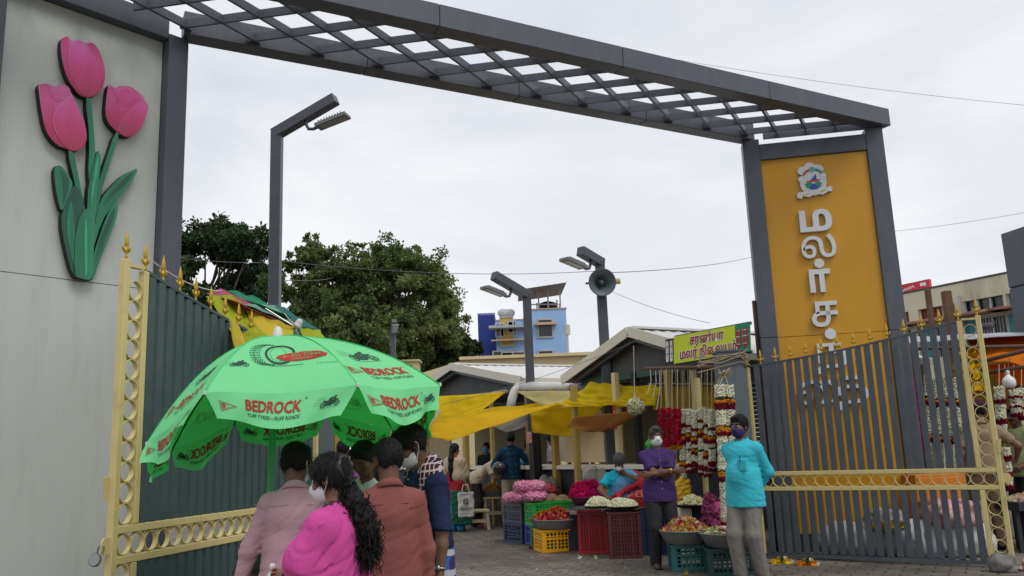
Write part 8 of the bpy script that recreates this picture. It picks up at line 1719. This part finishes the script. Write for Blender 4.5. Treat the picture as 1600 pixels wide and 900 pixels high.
f.ell(p18.che+R2@np.array((0.03, -0.01, -0.02)), (0.20, 0.16, 0.19), 0.06, M=R2); f.cone(p18.shl, p18.nb+R2@np.array((0.03, 0, -0.02)), 0.072, 0.07, 0.05); f.ell(p18.wai, (0.19, 0.16, 0.17), 0.06); f.ell(p18.pel, (0.23, 0.19, 0.15), 0.06); f.cone(p18.hipl, p18.knl, 0.13, 0.12, 0.06); f.cone(p18.hipr, p18.knr, 0.13, 0.12, 0.06); f.cone((p18.knl+p18.knr)/2, (p18.anl+p18.anr)/2, 0.2, 0.18, 0.08, flat=(1.3, 0.7, 1)); f.cone(p18.shl, p18.ell_*0.5+p18.shl*0.5, 0.075, 0.07, 0.04)
f.ell(p18.nb+R2@np.array((-0.01, -0.04, 0.04)), (0.08, 0.09, 0.09), 0.02, 'sub', M=R2); f.clip(p18.shr+R2@np.array((0.045, 0, 0.0)), R2@np.array((-1, 0, 0.75)), 0.02); f.folds(0.012, 0.08, (0.5, 0.3, 0.8), 5, 0.8); f.folds(0.007, 0.045, (0.3, 0.4, 0.8), 7, 0.9); f.clip((0, 0, 0.05), (0, 0, -1)); p18.emit('sari', f, M_sari)
f = p18.field(); f.chain([p18.shl+R2@np.array((0.03, 0.03, 0.02)), p18.ell_+np.array((0.06, -0.02, 0.0)), p18.ell_+np.array((0.09, -0.03, -0.22))], [0.055, 0.085, 0.10], 0.05); f.chain([p18.ell_+np.array((0.02, -0.05, 0.0)), p18.wai+np.array((0.10, -0.165, 0.08)), p18.wai+np.array((-0.06, -0.185, 0.0)), p18.wai+np.array((-0.16, -0.14, -0.05))], [0.045, 0.038, 0.034, 0.03], 0.05); f.cone(p18.wai+np.array((-0.03, -0.19, 0.0)), p18.pel+np.array((-0.03, -0.30, 0.08)), 0.032, 0.036, 0.04); f.folds(0.012, 0.05, (0.7, 0.2, 0.7), 4, 0.8); p18.emit('sari_border', f, M_bor)
o = MB().lathe([(0, 0), (0.2, 0), (0.2, 0.03), (0.17, 0.05), (0.17, 0.42), (0.19, 0.45), (0, 0.45)], (0, 0, 0), 18).build('stool', M_dark, None); o.location = Vector(np.array(PX(970, 12.6))+np.array((0, 0.06, 0.0))); tag(o, 'dark drum stool under the seated flower seller', 'stool')
# purple shirted man with folded arms
q = gz(1040, 887); p19 = Fig('man in a purple shirt and charcoal trousers with folded arms', (q[0], q[1]+0.05, 0), R(2), 1.62, 0.0115, hl=(-0.135, -0.215, 1.135), hr=(0.15, -0.235, 1.165), el=(1.0, -0.1, -0.6), er=(-1.0, -0.1, -0.6), girth=1.08, belly=0.35, skin=1, pitch=0.06, yaw=0.05, feet=((0.13, 0.0, 0.075), (-0.12, -0.06, 0.075)), curl=(0.35, 0.35), pn=((0, 1, 0), (0, 1, 0)))
p19.body().eyes().hair(M_hairg).strands(1500, 0.016).mask(M_maskw).shirt(c_purple, 0.40, 0.79, 0.004, seed=71, fold=0.004).trousers(c_chr).shoes(mat('brown_shoe', (0.035, 0.022, 0.016), 0.5)); wristwatch(p19, p19.hr, p19.elr, M_goldw)
MB().box((np.array((0.085, -0.148, 1.275)))*p19.k, (0.06, 0.012, 0.016)).build('pocket_phone', M_blk, p19.root)
# cyan shirted man
q = gz(1176, 908); p20 = Fig('man in a bright cyan shirt with hands behind his back', (q[0], q[1], 0), R(-42), 1.68, 0.011, hl=(0.06, 0.19, 0.93), hr=(-0.03, 0.20, 0.90), el=(1.0, 0.25, -0.2), er=(-1.0, 0.25, -0.2), girth=1.06, belly=0.75, skin=1, pitch=0.08, yaw=-0.1, feet=((0.09, 0.05, 0.075), (-0.09, -0.06, 0.075)))
p20.body().eyes().hair().strands(1500, 0.018).mask(M_maskb).shirt(c_cyan, 0.86, 0.755, 0.008, seed=81, fold=0.004).trousers(c_gr, wide=1.08).shoes(MATS['brown_shoe'])
pk = p20._front
f = p20.field(); f.box(np.array((0.09, -0.178, 1.19)), (0.055, 0.012, 0.065), 0.008); V, F = f.mesh(); mesh_np('shirt_pocket', relax(V, F, 1)*p20.k, F, c_cyan, None, p20.root, True); MB().tube([np.array((0.075, -0.193, 1.22))*p20.k, np.array((0.075, -0.19, 1.29))*p20.k], 0.005, 6).build('pen', M_maskb, p20.root)
# khaki and pale green men at the right stall
p21 = Fig('man in a khaki shirt and dark cap behind the open gate post', PX(1543, 10.9), R(168), 1.80, 0.013, hl=(0.22, -0.15, 0.95), hr=(-0.42, -0.18, 1.05), er=(-0.8, 0.4, -0.6), girth=1.12, skin=0)
p21.body().hair().mask(M_maskbl).shirt(c_khk, 0.36, 0.86, 0.01, seed=91).trousers(c_khk, wide=1.05).shoes(M_blk)
f = Field(p21.hc-0.2, p21.hc+0.25, 0.009); f.ell(p21.H((0, 0.015, 0.06)), np.array((0.092, 0.112, 0.085)), 0.01, M=p21.Rh); f.clip(p21.H((0, 0, 0.045)), (0, 0, -1)); f.cone(p21.H((0, -0.09, 0.055)), p21.H((0, -0.16, 0.045)), 0.05, 0.04, 0.01, flat=(1, 1, 0.25)); p21.emit('cap', f, cloth('plum_cap', (0.05, 0.015, 0.035)))
p22 = Fig('man in a pale green shirt at the right edge of the picture', PX(1602, 11.9), R(-75), 1.72, 0.015, skin=1, hl=(0.2, -0.2, 0.95), girth=1.05); p22.body().eyes().hair().moustache().shirt(c_pgr, 0.35, 0.8, seed=95).trousers(c_chr)
